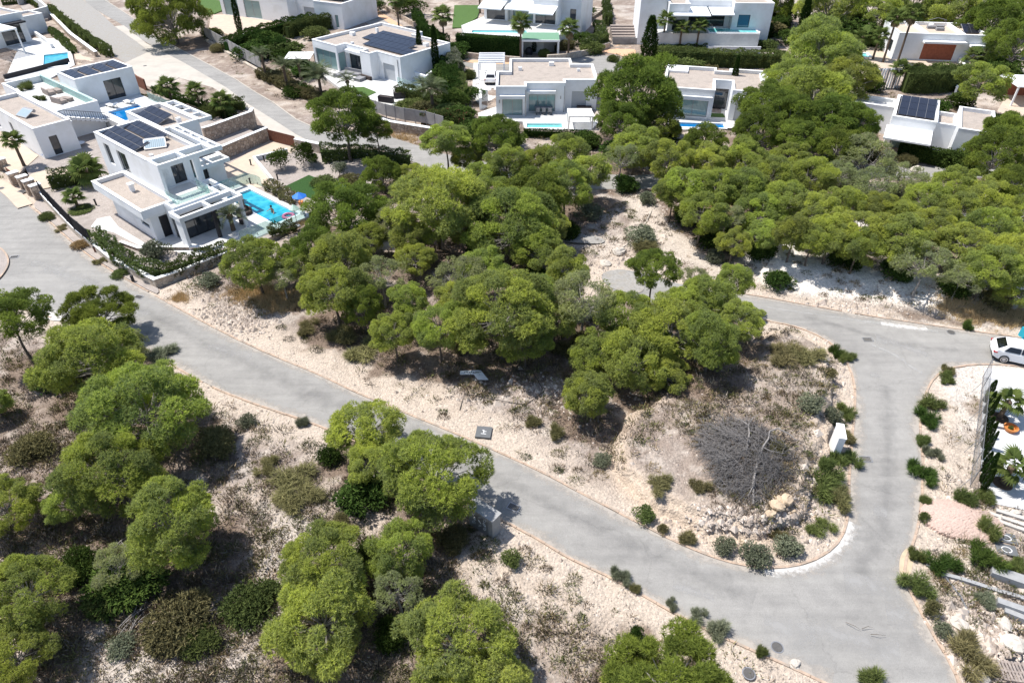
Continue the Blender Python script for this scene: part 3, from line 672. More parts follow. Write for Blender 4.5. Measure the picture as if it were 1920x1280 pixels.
# ------------------------------------------------------------------ roads
def asphalt():
    m, nt, b = new_mat('asphalt'); N, L = nt.nodes, nt.links
    tc = N.new('ShaderNodeTexCoord'); b.inputs['Roughness'].default_value = .88; b.inputs['Specular IOR Level'].default_value = .25
    def noise(s, d, r, vec=None):
        x = N.new('ShaderNodeTexNoise'); x.inputs['Scale'].default_value = s; x.inputs['Detail'].default_value = d; x.inputs['Roughness'].default_value = r
        L.new(vec or tc.outputs['Object'], x.inputs['Vector']); return x
    big = noise(.13, 4, .6); med = noise(1.1, 6, .7); fine = noise(32, 3, .8)
    mp = N.new('ShaderNodeMapping'); mp.inputs['Rotation'].default_value = (0, 0, math.radians(38)); mp.inputs['Scale'].default_value = (.12, 1.5, 1)
    L.new(tc.outputs['Object'], mp.inputs['Vector']); st = noise(1.0, 4, .6, mp.outputs[0])
    r = N.new('ShaderNodeValToRGB'); r.color_ramp.elements[0].position = .36; r.color_ramp.elements[1].position = .66
    r.color_ramp.elements[0].color = (.215, .207, .195, 1); r.color_ramp.elements[1].color = (.35, .335, .312, 1)
    s1 = N.new('ShaderNodeMath'); s1.operation = 'ADD'; L.new(big.outputs[0], s1.inputs[0]); L.new(med.outputs[0], s1.inputs[1])
    s2 = N.new('ShaderNodeMath'); s2.operation = 'ADD'; L.new(s1.outputs[0], s2.inputs[0]); L.new(st.outputs[0], s2.inputs[1])
    s3 = N.new('ShaderNodeMath'); s3.operation = 'MULTIPLY'; s3.inputs[1].default_value = .3333; L.new(s2.outputs[0], s3.inputs[0]); L.new(s3.outputs[0], r.inputs[0])
    mr = N.new('ShaderNodeMapRange'); mr.inputs[1].default_value = .25; mr.inputs[2].default_value = .75; mr.inputs[3].default_value = .70; mr.inputs[4].default_value = 1.3; L.new(fine.outputs[0], mr.inputs[0])
    sp_ = noise(5.5, 5, .8); rs = N.new('ShaderNodeValToRGB'); rs.color_ramp.elements[0].position = .66; rs.color_ramp.elements[1].position = .74; L.new(sp_.outputs[0], rs.inputs[0])
    mu = N.new('ShaderNodeVectorMath'); mu.operation = 'SCALE'; L.new(r.outputs[0], mu.inputs[0]); L.new(mr.outputs[0], mu.inputs['Scale'])
    mx = N.new('ShaderNodeMix'); mx.data_type = 'RGBA'; L.new(rs.outputs[0], mx.inputs['Factor']); L.new(mu.outputs[0], mx.inputs['A']); mx.inputs['B'].default_value = (.36, .34, .32, 1)
    # a few dark crack lines
    v = N.new('ShaderNodeTexVoronoi'); v.feature = 'DISTANCE_TO_EDGE'; v.inputs['Scale'].default_value = .11
    wv = N.new('ShaderNodeVectorMath'); wv.operation = 'MULTIPLY_ADD'; wv.inputs[1].default_value = (1.2, 1.2, 1.2); L.new(noise(.9, 4, .7).outputs['Color'], wv.inputs[0]); L.new(tc.outputs['Object'], wv.inputs[2]); L.new(wv.outputs[0], v.inputs['Vector'])
    rc = N.new('ShaderNodeValToRGB'); rc.color_ramp.elements[0].position = .0025; rc.color_ramp.elements[1].position = .005; rc.color_ramp.elements[0].color = (.86, .86, .86, 1); L.new(v.outputs[0], rc.inputs[0])
    m3 = N.new('ShaderNodeMix'); m3.data_type = 'RGBA'; m3.blend_type = 'MULTIPLY'; m3.inputs['Factor'].default_value = 1; L.new(mx.outputs['Result'], m3.inputs['A']); L.new(rc.outputs[0], m3.inputs['B'])
    L.new(m3.outputs['Result'], b.inputs['Base Color'])
    bp = N.new('ShaderNodeBump'); bp.inputs['Strength'].default_value = .3; bp.inputs['Distance'].default_value = .01; L.new(fine.outputs[0], bp.inputs['Height']); L.new(bp.outputs[0], b.inputs['Normal'])
asphalt()
def sheet(name, poly, m, z0, z1=None, label=None, kind='structure', holes=()):
    """level sheet with a real edge: from z0 up to z1"""
    return tag(MB().prism(poly, z0, z1, holes).done(name, m), label, kind=kind)
sheet('road', ROAD_A, 'asphalt', -.3, .012)
sheet('road', ROAD_B, 'asphalt', -.3, .016)
sheet('road', ROAD_C, 'asphalt', -.3, .012)
sheet('driveway', CONC, 'concrete_pale', -.3, .024)
sheet('gravel_lot', LOT, 'lot_gravel', -.3, .008)
sheet('traffic_island', ISLET, 'garden_gravel', -.2, .13)
def strip(line, w, side=1):
    q = [Vector((x, y)) for x, y in line]; a = []; b = []
    for i, p in enumerate(q):
        d = (q[min(i + 1, len(q) - 1)] - q[max(i - 1, 0)]); d = d.normalized() if d.length > 0 else Vector((1, 0)); n = Vector((-d.y, d.x)) * side
        a.append(p); b.append(p + n * w)
    return a, b
def ribbon(name, line, w, z0, z1, m, side=1, kind='structure', off=0.0, parent=None):
    a, b = strip(line, w + off, side); a2, _ = strip(line, off, side)
    a = _ if off else a; mb = MB()
    for i in range(len(a) - 1):
        ps = [a[i], a[i + 1], b[i + 1], b[i]]
        v = [(p.x, p.y, z0) for p in ps] + [(p.x, p.y, z1) for p in ps]
        mb.add(v, [(4, 5, 6, 7), (0, 1, 5, 4), (2, 3, 7, 6)] if side > 0 else [(7, 6, 5, 4), (4, 5, 1, 0), (6, 7, 3, 2)])
    o = mb.done(name, m, parent)
    return tag(o, kind=kind) if parent is None else o
def kerb_row(line, sd, seed, w=.13, top=.07, m='kerb'):
    q = [Vector(p) for p in PX(smooth_line(line, 2))]; rg = random.Random(seed); mb = MB(); acc = 0; st = [q[0]]; L0 = .95
    for a, b in zip(q[:-1], q[1:]):
        L_ = (b - a).length; t = L0 - acc
        while t < L_: st.append(a.lerp(b, t / L_)); t += L0
        acc = L_ - (t - L0)
    for a, b in zip(st[:-1], st[1:]):
        if rg.random() < .015: continue
        d = (b - a).normalized(); n = Vector((-d.y, d.x)) * sd; o = n * rg.uniform(-.012, .012); a2, b2 = a + d * .012 + o, b - d * .012 + o; z = top + rg.uniform(-.018, .012)
        c = [a2, b2, b2 + n * w, a2 + n * w]
        if sd < 0: c = [c[1], c[0], c[3], c[2]]
        mb.add([(p.x, p.y, -.1) for p in c] + [(p.x, p.y, z + rg.uniform(-.006, .006)) for p in c], [(3, 2, 1, 0), (4, 5, 6, 7), (0, 1, 5, 4), (1, 2, 6, 5), (2, 3, 7, 6), (3, 0, 4, 7)])
    tag(mb.done('kerb', m), kind='structure')
for i, (ln, sd) in enumerate(((EDGE_N, 1), (EDGE_UP[3:], 1), (EDGE_R[1:], 1), (EDGE_S[1:], 1))): kerb_row(ln, sd, i)
ribbon('kerb', PX(smooth_line([(-60, 452), (0, 462), (17, 480), (19, 497), (8, 516), (-6, 530), (-60, 545)], 2)), .14, -.1, .15, 'kerb', -1)
ribbon('kerb', PX([(195, 0), (250, 35), (288, 68), (350, 100), (400, 127), (442, 150), (475, 172), (510, 192), (555, 225), (595, 243)]), .15, -.1, .07, 'concrete_pale', 1)
# smears of spilt cement and sand on the asphalt
def patch(name, pts, m, z=.020, k=2):
    return sheet(name, PX(smooth_line(pts, k, True)), m, z - .01, z)
def smear(name, pts, wl, wr, m, z, seed=1, wob=.5, ends=True, k=2):
    """thin deposit on the road along a path; it thins out to both sides"""
    q = [Vector(p) for p in PX(smooth_line(pts, k))]; V = []; Fd = []; F = []; n = len(q)
    for i, p in enumerate(q):
        d = (q[min(i + 1, n - 1)] - q[max(i - 1, 0)]).normalized(); nn = Vector((-d.y, d.x)); w = 1 - wob + 2 * wob * float(vnoise(np.array([p.x * .5]), np.array([p.y * .5]), seed)[0]); e = 0.0 if ends and i in (0, n - 1) else 1.0
        for o, f in ((wl * w, 0), (wl * w * .5, .5), (0, 1), (-wr * w * .5, .5), (-wr * w, 0)):
            c = p + nn * o; V.append((c.x, c.y, z)); Fd.append(f * e)
    for i in range(n - 1):
        for j in range(4):
            if (j < 2 and wl <= 0) or (j > 1 and wr <= 0): continue
            a = i * 5 + j; F.append((a, a + 1, a + 6, a + 5)[::1])
    me = bpy.data.meshes.new(name); me.from_pydata(V, [], F); at = me.attributes.new('fade', 'FLOAT', 'POINT'); at.data.foreach_set('value', np.array(Fd, np.float32)); me.materials.append(M[m])
    tag(link(name, me), kind='structure')
for ln, sd, sdn in ((EDGE_N, -1, 3), (EDGE_UP[3:], -1, 4), (EDGE_R[1:], -1, 5), (EDGE_S[1:], -1, 6)): smear('road_dust', ln, -.0, .9, 'dust', .0165, sdn, .6, False, 3)
for i, (x, y, w, h) in enumerate([(1690, 650, 50, 1.2), (1640, 705, 10, .8), (1480, 1180, 50, 1.2), (1600, 1200, 90, 1.6), (1650, 960, 14, 1.2), (1700, 1160, 40, 1.4), (1300, 1110, 40, .8), (430, 660, 40, 1.0), (240, 580, 36, 1.0), (130, 520, 50, 1.4), (1640, 1100, 60, 1.6), (90, 500, 30, 1.2)]):
    smear('pale_stain', [(x - w, y - w * .3), (x - w * .3, y - w * .12), (x + w * .4, y + w * .1), (x + w, y + w * .3)], h, h, 'stain', .0145 + .0001 * i, i)
smear('tyre_wear', [(150, 520), (300, 600), (500, 700), (700, 790), (900, 880), (1100, 980), (1300, 1075), (1420, 1130)], 1.5, 1.5, 'tyre_wear', .0138, 31, .3)
smear('tyre_wear', [(1610, 1080), (1655, 1000), (1665, 900), (1665, 800), (1662, 720)], 1.4, 1.4, 'tyre_wear', .0141, 37, .3)
smear('tyre_wear', [(1500, 590), (1620, 625), (1700, 650), (1800, 655)], .8, .8, 'tyre_wear', .0135, 32, .3)
smear('pale_line', [(1632, 645), (1680, 665), (1710, 690), (1730, 700)], .3, .3, 'pale_line', .0158, 33)
smear('cement_smear', [(1408, 572), (1480, 582), (1560, 594), (1640, 605), (1720, 615), (1760, 622)], .3, .3, 'pale_line', .0160, 34)
smear('cement_smear', [(1650, 606), (1690, 612), (1740, 616)], .9, .6, 'cement_smear', .0164, 35)
smear('cement_smear', [(1430, 1069), (1470, 1066), (1510, 1060), (1550, 1042), (1580, 1012), (1592, 975)], 0, .95, 'cement_smear', .0172, 36, .35)
px_ = [(1036, 441), (1060, 437), (1100, 440), (1136, 450), (1130, 459), (1080, 457), (1040, 452)]
patch('footpath', px_, 'lot_gravel', .10)
patch('sand_heap', [(1692, 1032), (1712, 1022), (1712, 1060), (1700, 1098), (1688, 1090), (1685, 1055)], 'sand', .03)
patch('concrete_apron', [(80, 600), (140, 603), (150, 590), (140, 580), (70, 585)], 'cement', .02)
patch('orange_pavement', [(1080, 110), (1100, 96), (1150, 84), (1192, 88), (1192, 118), (1180, 110), (1150, 100), (1110, 98)], 'paving_orange', .03, 1)
patch('orange_pavement', [(868, 112), (960, 116), (960, 122), (870, 118)], 'paving_orange', .03, 1)
patch('orange_pavement', [(672, -10), (688, 0), (712, 22), (750, 46), (762, 56), (742, 52), (700, 25), (666, 5)], 'paving_orange', .03, 1)
sheet('white_gravel_yard', WHITE_LOT, 'white_gravel', -.3, .03)
sheet('forecourt', PX([(1862, 640), (1960, 648), (2100, 660), (2100, 705), (1960, 690), (1862, 681)]), 'concrete_pale', -.1, .034)
patch('footpath', [(1124, 515), (1150, 505), (1190, 512), (1210, 530), (1205, 552), (1165, 548), (1135, 535)], 'lot_gravel', .05)
ribbon('pavement', PX(smooth_line([(-140, 236), (-50, 306), (0, 336), (30, 352), (62, 384)], 2)), 1.4, -.1, .11, 'paving_beige', -1)
# reddish gravel verge between the villa wall and the road
sheet('planting_strip', PX(smooth_line([(62, 388), (72, 372), (100, 392), (140, 434), (210, 492), (292, 534), (300, 548), (292, 553), (212, 508), (152, 467), (78, 399)], 1, True)), 'garden_gravel', -.1, .10)
# ------------------------------------------------------------------ shrub helpers
def shrub_mesh(name, seed, w, d, h, dens, ln, wd, nl, m, up=.6, spiky=False, lump=.35, tv=.25):
    rg = np.random.default_rng(seed)
    if spiky:
        P_, D_, T_ = [], [], []
        for q in range(7):      # several upright clumps of different height
            a = rg.uniform(0, 6.28); rr = (0 if q == 0 else rg.uniform(.35, 1.2)) * w * .42; cx, cy = math.cos(a) * rr, math.sin(a) * rr; ch = h * rg.uniform(.55, 1.0) * (1 if q == 0 else .85); cw = w * rg.uniform(.11, .22)
            n = int(dens * .55); b_ = rg.uniform(0, 6.28, n); r2 = np.sqrt(rg.random(n)); t_ = rg.random(n) ** .8
            P_.append(np.stack([cx + np.cos(b_) * r2 * cw * (.5 + t_ * .7), cy + np.sin(b_) * r2 * cw * (.5 + t_ * .7), t_ * ch * .8 * (1 - .35 * r2 ** 2)], 1))
            D_.append(unit(np.stack([np.cos(b_) * r2 + cx * .6, np.sin(b_) * r2 + cy * .6, np.full(n, up * 1.1)], 1))); T_.append(np.clip(t_ * .5 + rg.uniform(0, .5), 0, 1))
        p, dr, t = np.concatenate(P_), np.concatenate(D_), np.concatenate(T_)
    else:
        k = max(5, int(w * d / (lump ** 2) * .9)); P_, D_, T_ = [], [], []
        for i in range(k):
            a = rg.uniform(0, 6.28); rr = math.sqrt(rg.random()) * .82
            r = lump * rg.uniform(.7, 1.25); c = np.array([math.cos(a) * rr * w / 2, math.sin(a) * rr * d / 2, max(r * .4, (h - r * .6) * math.sqrt(1 - rr * rr) * rg.uniform(.75, 1.0))])
            n = int(dens * 12.6 * r * r * .6); dd = unit(rg.normal(0, 1, (n, 3))); dd = dd[dd[:, 2] > -.4]
            P_.append(c + dd * r * rg.uniform(.7, 1.05, (len(dd), 1))); D_.append(unit(dd + np.array([0, 0, up]))); T_.append(np.full(len(dd), rg.uniform(.15, .8)))
            # skirt down to the ground
            n2 = n // 3; q = c + rg.normal(0, r * .5, (n2, 3)); q[:, 2] = rg.random(n2) * c[2]; P_.append(q); D_.append(unit(rg.normal(0, 1, (n2, 3)) + np.array([0, 0, up]))); T_.append(np.full(n2, .2))
        p = np.concatenate(P_); dr = np.concatenate(D_); t = np.concatenate(T_)
    V, tt = tufts(p, dr, nl, ln, wd, .5, rg, t, tv); V[:, :, 2] = np.maximum(V[:, :, 2], -.05)
    return tri_mesh(name, V, m, tint=tt)
SH = {}
def shrub_var(key, i):
    if (key, i) not in SH:
        s = 500 + i * 7 + len(SH)
        SH[(key, i)] = {
            'spiky': lambda: shrub_mesh('spiky_shrub', s, 1.3, 1.3, 1.0, 230, .26, .022, 4, 'bush_olive', .8, True),
            'round': lambda: shrub_mesh('round_shrub', s, 1.4, 1.4, 1.0, 90, .12, .05, 4, 'bush_green', .4, lump=.3),
            'lush': lambda: shrub_mesh('leafy_shrub', s, 2.0, 2.0, 1.6, 60, .18, .07, 4, 'bush_green', .5, lump=.4),
            'low': lambda: shrub_mesh('low_shrub', s, 2.4, 2.0, .9, 80, .13, .05, 4, 'bush_dark', .4, lump=.36),
            'tree': lambda: shrub_mesh('tree_crown', s, 2.0, 2.0, 1.9, 70, .16, .06, 4, 'bush_dark', .3, lump=.45)}[key]()
    return SH[(key, i)]
def bush(px, py, w, hgt, key, m, label, group=None, z=None, cat='shrub', name='shrub', h=0.0, trunk=0.0):
    """px,py: middle of the bush in the survey picture, w its width there"""
    b = P(px, py, hgt * .45) if z is None else Vector((*G(px, py, z + hgt * .45), z))
    wm = w / pxm(b.x, b.y, b.z); me = shrub_var(key, rnd.randrange(3))
    base = {'spiky': (1.25, 1.0), 'round': (1.5, 1.1), 'lush': (2.1, 1.7), 'low': (2.4, 1.0), 'tree': (2.1, 2.1)}[key]
    if trunk:
        root = empty(name, b, 0, label, cat, group)
        MB().tube([(0, 0, -.1), (.05, 0, trunk * .5), (0, .03, trunk + .2)], [.08, .06, .05], 6).done('trunk', 'bark_grey', root)
        o = link('crown', me, root, (0, 0, trunk), rnd.uniform(0, 6.28))
    else:
        o = link(name, me, None, b + Vector((0, 0, -.02)), rnd.uniform(0, 6.28)); tag(o, label, cat, group)
    o.scale = (wm / base[0], wm / base[0], (hgt - trunk) / base[1])
    o.material_slots[0].link = 'OBJECT'; o.material_slots[0].material = M[m]
    return o
# ------------------------------------------------------------------ villas
def conv(a, b, c): return (b[0] - a[0]) * (c[1] - b[1]) - (b[1] - a[1]) * (c[0] - b[0]) > 0
def inset(poly, t):
    n = len(poly); out = []
    for i in range(n):
        p0, p1, p2 = (Vector(poly[(i + k) % n]) for k in (-1, 0, 1)); d0 = (p1 - p0).normalized(); d1 = (p2 - p1).normalized()
        n0 = Vector((-d0.y, d0.x)); n1 = Vector((-d1.y, d1.x)); k = 1 + n0.dot(n1)
        out.append(tuple(p1 + (n0 + n1) * t / max(k, .2)))
    return out
def walls(root, poly, z0, z1, ops=None, t=.26, m='plaster', name='wall'):
    ops = ops or {}; n = len(poly); mb = MB()
    for i in range(n):
        p, q, r = Vector(poly[i]), Vector(poly[(i + 1) % n]), Vector(poly[(i + 2) % n]); L_ = (q - p).length; d = (q - p) / L_; nn = Vector((-d.y, d.x))
        E_ = L_ - t if conv(p, q, r) else L_ + t
        o = ops.get(i, []); xs = sorted({0.0, E_} | {x for a in o for x in a[:2]}); zs = sorted({z0, z1} | {z for a in o for z in a[2:4]})
        for xa, xb in zip(xs[:-1], xs[1:]):
            run = None
            for za, zb in zip(zs[:-1], zs[1:]):
                if any(a[0] <= (xa + xb) / 2 <= a[1] and a[2] <= (za + zb) / 2 <= a[3] for a in o): continue
                c = [p + d * xa, p + d * xb, p + d * xb + nn * t, p + d * xa + nn * t]
                mb.add([(k.x, k.y, za) for k in c] + [(k.x, k.y, zb) for k in c], [(3, 2, 1, 0), (4, 5, 6, 7), (0, 1, 5, 4), (1, 2, 6, 5), (2, 3, 7, 6), (3, 0, 4, 7)])
    return mb.done(name, m, root)
def opening(root, poly, i, a, fr='metal_dark', gl='glass_dark', mull=2, name='window', depth=.14, th=.07):
    p, q = Vector(poly[i]), Vector(poly[(i + 1) % len(poly)]); d = (q - p).normalized(); nn = Vector((-d.y, d.x)); s0, s1, za, zb = a[:4]
    def bx(mb, x0, x1, z0, z1, y0, y1):
        c = [p + d * x0 + nn * y0, p + d * x1 + nn * y0, p + d * x1 + nn * y1, p + d * x0 + nn * y1]
        mb.add([(k.x, k.y, z0) for k in c] + [(k.x, k.y, z1) for k in c], [(3, 2, 1, 0), (4, 5, 6, 7), (0, 1, 5, 4), (1, 2, 6, 5), (2, 3, 7, 6), (3, 0, 4, 7)])
    f = MB(); e = .003
    bx(f, s0 + e, s1 - e, za + e, za + th, depth, depth + .06); bx(f, s0 + e, s1 - e, zb - th, zb - e, depth, depth + .06)
    for k in range(mull + 1):
        x = s0 + e + (s1 - s0 - th - 2 * e) * k / mull; bx(f, x, x + th, za + th, zb - th, depth + .001, depth + .059)
    fo = f.done(name, fr, root); g = MB(); bx(g, s0 + .02, s1 - .02, za + .02, zb - .02, depth + .02, depth + .04); g.done('pane', gl, fo)
    return fo
def block(root, poly, z0, z1, wins=(), roof=.4, rm='roof_gravel', m='plaster', cap=True, name='wall', rname='roof'):
    """wins: (edge, s0, s1, za, zb, kind, mullions)"""
    ops = {}
    for w in wins: ops.setdefault(w[0], []).append(w[1:5])
    walls(root, poly, z0, z1, ops, m=m, name=name)
    for w in wins:
        k = w[5] if len(w) > 5 else 'd'; mu = w[6] if len(w) > 6 else 2
        if k == 'd': opening(root, poly, w[0], w[1:5], mull=mu)
        elif k == 't': opening(root, poly, w[0], w[1:5], 'fence_grey', 'glass_teal', mu)
        elif k == 'b': opening(root, poly, w[0], w[1:5], 'metal_dark', 'glass_blue', mu)
        elif k == 'r': opening(root, poly, w[0], w[1:5], 'roller', 'roller', 1, 'garage_door')
        elif k == 'w': opening(root, poly, w[0], w[1:5], 'rust_door', 'rust_door', 1, 'shutter', .1)
        elif k == 'o': opening(root, poly, w[0], w[1:5], 'metal_dark', 'metal_dark', 1, 'door')
    if roof is not None: MB().prism(inset(poly, .26), z1 - roof - .2, z1 - roof).done(rname, rm, root)
    if cap:
        MB().prism(inset(poly, -.03), z1, z1 + .05, [inset(poly, .29)[::-1]]).done('coping', 'cap_white', root)
def rect(a, b, c, d): return [(a, c), (b, c), (b, d), (a, d)]
MODULE = {}
def solar(root, u0, v0, nu, nv, z, tilt, w=1.02, h=1.0, axis='v', rz=0):
    """array tilted so that it rises along +v"""
    fr = MB(); L_ = nu * (w + .055); D = nv * (h + .055); dz = D * math.sin(tilt); dy = D * math.cos(tilt)
    for k in range(nu + 1):
        x = k * (w + .055)
        if k % 2 == 0 or k == nu:
            fr.tube([(x, 0, .02), (x, dy, dz + .02)], .03, 4); fr.tube([(x, dy, 0), (x, dy, dz)], .03, 4); fr.tube([(x, 0, 0), (x, dy, 0)], .025, 4)
    f = fr.done('solar_array', 'metal_grey', root, (u0, v0, z), rz)
    MB().add([(0, 0, .035), (L_, 0, .035), (L_, dy, dz + .035), (0, dy, dz + .035), (0, 0, .02), (L_, 0, .02), (L_, dy, dz + .02), (0, dy, dz + .02)], [(0, 1, 2, 3), (7, 6, 5, 4), (0, 4, 5, 1), (1, 5, 6, 2), (2, 6, 7, 3), (3, 7, 4, 0)]).done('mounting_sheet', 'metal_grey', f)
    key = (w, h)
    if key not in MODULE: MODULE[key] = MB().box(0, w, 0, h, 0, .035).mesh('solar_panel', 'solar')
    for i in range(nu):
        for j in range(nv):
            o = link('solar_panel', MODULE[key], f, (i * (w + .055), j * (h + .055) * math.cos(tilt), .06 + j * (h + .055) * math.sin(tilt))); o.rotation_euler = (tilt, 0, 0)
    return f
def heater(root, u, v, z, rz=0):
    f = MB().add([(0, 0, 0), (2.0, 0, 0), (2.0, 1.1, .55), (0, 1.1, .55), (0, 0, .1), (2, 0, .1), (2, 1.1, .65), (0, 1.1, .65)], [(3, 2, 1, 0), (4, 5, 6, 7), (0, 1, 5, 4), (1, 2, 6, 5), (2, 3, 7, 6), (3, 0, 4, 7)]).done('solar_heater', 'metal_grey', root, (u, v, z), rz)
    MB().add([(.08, .06, .135), (1.92, .06, .135), (1.92, 1.04, .625), (.08, 1.04, .625)], [(0, 1, 2, 3)]).done('pane', 'heater_glass', f)
    MB().tube([(.1, 1.25, .5), (1.9, 1.25, .5)], .2, 10).done('tank', 'metal_grey', f)
def beams(root, u0, u1, v0, v1, z0, z1, nx, ny, bw=.28, m='plaster', name='roof_beam'):
    mb = MB()
    for k in range(ny + 1):
        y = v0 + (v1 - v0 - bw) * k / ny; mb.box(u0, u1, y, y + bw, z0, z1)
    for k in range(nx + 1):
        x = u0 + (u1 - u0 - bw) * k / nx
        for j in range(ny):
            ya = v0 + (v1 - v0 - bw) * j / ny + bw; yb = v0 + (v1 - v0 - bw) * (j + 1) / ny; mb.box(x, x + bw, ya, yb, z0 + .004, z1 - .004)
    return mb.done(name, m, root)
def rail_glass(root, pts, z, h=.95):
    mb = MB(); ps = MB()
    for a, b in zip(pts[:-1], pts[1:]):
        a, b = Vector(a), Vector(b); d = (b - a).normalized(); n = Vector((-d.y, d.x)) * .012
        c = [a + n, a - n, b - n, b + n]
        mb.add([(k.x, k.y, z) for k in c] + [(k.x, k.y, z + h) for k in c], [(0, 1, 5, 4), (1, 2, 6, 5), (2, 3, 7, 6), (3, 0, 4, 7), (4, 5, 6, 7)])
        L_ = (b - a).length; k = max(1, round(L_ / 1.6))
        for i in range(k + 1):
            p = a.lerp(b, i / k); ps.box(p.x - .03, p.x + .03, p.y - .03, p.y + .03, z, z + .25)
    o = mb.done('glass_balustrade', 'balustrade_glass', root); ps.done('clamp', 'metal_grey', o)
    return o
# --- main villa, left
V1 = empty('white_villa', (-42.2, 67.4, 0), math.radians(-40.5), 'two-storey white cubic villa with black solar arrays beside the long swimming pool', 'villa')
A = rect(0, 11, 0, 4.9)
block(V1, A, .5, 6.7, [(0, 1.5, 2.7, 3.9, 6.0), (0, 4.3, 6.2, 3.9, 6.0), (1, 1.95, 3.2, 3.65, 6.05), (1, 3.9, 4.5, 3.65, 6.05, 'd', 1)])
MB().box(11, 13, 0, .28, 3.6, 6.3).done('fin_wall', 'plaster', V1)
MB().box(12.6, 12.9, 3.4, 3.75, 3.6, 6.3).done('pillar', 'plaster', V1)
beams(V1, 11, 13, 0, 5.6, 6.3, 6.75, 1, 2); beams(V1, 4.8, 13, 5.6, 6.5, 6.3, 6.75, 5, 1)
heater(V1, 7.6, 1.4, 6.35, math.radians(62)); solar(V1, .35, .4, 6, 2, 6.38, .24, 1.1, .88); solar(V1, .35, 2.85, 6, 2, 6.38, .24, 1.0, .74)
MB().box(9.3, 9.7, 1.0, 1.3, 6.3, 6.55).done('roof_vent', 'plaster', V1)
B_ = rect(4.4, 14.4, -3.2, -.003)
block(V1, B_, 3.0, 3.8, [], roof=.35); block(V1, rect(6.2, 14.15, -2.55, -.003), .5, 2.998, [(0, 5.6, 7.2, 1.5, 1.95, 'd', 1), (1, .75, 1.65, .52, 2.7, 'o')], roof=None, cap=False)
MB().box(8.6, 9.0, -1.5, -1.15, 3.25, 4.15).box(8.5, 9.1, -1.6, -1.05, 4.15, 4.25).done('chimney', 'plaster', V1)
MB().box(14.15, 14.3, -.95, -.8, 2.6, 2.7).done('wall_lamp', 'metal_grey', V1)
Cc = [(11.003, .003), (14.3, .003), (14.3, -1.05), (16.2, -1.05), (16.2, 3.4), (11.003, 3.4)]
block(V1, Cc, .5, 3.6, [(3, .35, 3.9, .52, 3.1, 'd', 3), (2, .5, 1.4, .52, 2.9, 'd', 1)], roof=.03, rm='paving_white', cap=False)
walls(V1, [(14.42, -1.06), (16.22, -1.06), (16.22, 3.42), (11.3, 3.42), (11.3, 3.16), (15.96, 3.16), (15.96, -.8), (14.42, -.8)][:8], 3.602, 3.62, {}, .02, name='terrace_edge')
MB().box(14.42, 16.25, -1.08, -.84, 3.61, 4.0).box(16.0, 16.25, -.83, 3.2, 3.61, 4.0).box(13.2, 16.25, 3.2, 3.45, 3.61, 4.0).done('parapet', 'plaster', V1)
rail_glass(V1, [(13.4, -.2), (15.6, -.2), (15.6, 2.9), (13.3, 2.9)], 3.6, 1.0)
beams(V1, 16.26, 18.2, -1.6, 4.7, 3.35, 3.8, 1, 2); beams(V1, 12.4, 16.24, 3.5, 4.7, 3.35, 3.8, 2, 1)
MB().box(17.0, 18.1, -1.5, -1.2, .5, 3.35).done('pier', 'plaster', V1); MB().box(17.8, 18.1, 4.3, 4.6, .5, 3.35).done('pillar', 'plaster', V1)
MB().box(17.8, 18.1, 1.5, 1.8, .5, 3.35).done('pillar', 'metal_dark', V1)
D_ = rect(-3.5, 4.6, 4.903, 8.8)
block(V1, D_, .5, 6.7, []); beams(V1, -3.2, 4.6, 8.84, 10.3, 6.3, 6.7, 4, 1); solar(V1, -2.2, 5.4, 4, 2, 6.4, .32, 1.05, .95)
MB().box(2.9, 3.3, 7.2, 7.6, 6.3, 6.9).done('chimney', 'plaster', V1)
block(V1, rect(4.603, 7.2, 5.2, 9.0), .5, 3.6, [(1, .7, 1.9, .52, 2.9, 'o')]); beams(V1, 7.24, 8.8, 5.2, 9.0, 3.2, 3.6, 1, 2)
MB().box(8.5, 8.76, 5.4, 5.7, .5, 3.2).done('pillar', 'plaster', V1)
MB().box(15.9, 16.0, 4.72, 5.2, .5, 1.4).box(16.9, 17.4, 4.3, 4.9, .5, .95).done('planter', 'wicker', V1)
# --- plot surfaces
z0 = PLOT_Z
def px_sheet(name, pts, m, z, th=.3, k=0, holes=(), label=None, kind='structure'):
    return sheet(name, PX(smooth_line(pts, k, True) if k else pts, z), m, z - th, z, label, kind, holes)
def pool_at(F_, u0, u1, v0, v1, z, m, label, pts=None, cop=.32):
    poly = [F_(a, b) for a, b in (pts or rect(u0, u1, v0, v1))]; root = empty('swimming_pool', (poly[0][0], poly[0][1], z), 0, label, 'swimming pool'); o = poly[0]
    lp = [(x - o[0], y - o[1]) for x, y in poly]
    MB().prism(lp, -.9, -.16).done('water', m, root)
    out = inset(lp, -cop); mb = MB().prism(out, -.9, .06, [lp[::-1]]); mb.done('coping', 'cap_white', root)
    return inset(poly, -cop)
pl = pool_at(L1F, 10.9, 19.6, 6.5, 9.3, z0, 'water_turq', 'long turquoise swimming pool with two bathers and a pink float')
sheet('garden_terrace', PLOT, 'garden_gravel', -.7, z0, holes=[pl[::-1]])
terr = [L1F(*q) for q in [(7.3, 3.5), (12, 3.5), (12, -1.2), (14.4, -3.4), (19.4, -1.8), (20.6, 3), (20.8, 9.9), (9.9, 9.9), (9.9, 9.2), (7.3, 9.2)]]
sheet('terrace', terr, 'paving_white', z0 - .2, z0 + .03, holes=[pl[::-1]])
px_sheet('driveway', [(413, 316), (505, 264), (562, 279), (540, 290), (478, 304), (512, 342), (490, 352), (470, 350), (455, 356), (430, 345), (408, 342)], 'paving_beige', z0 + .02, .1)
px_sheet('lawn', [(531, 351), (579, 328), (634, 350), (590, 375)], 'lawn', z0 + .05, .1)
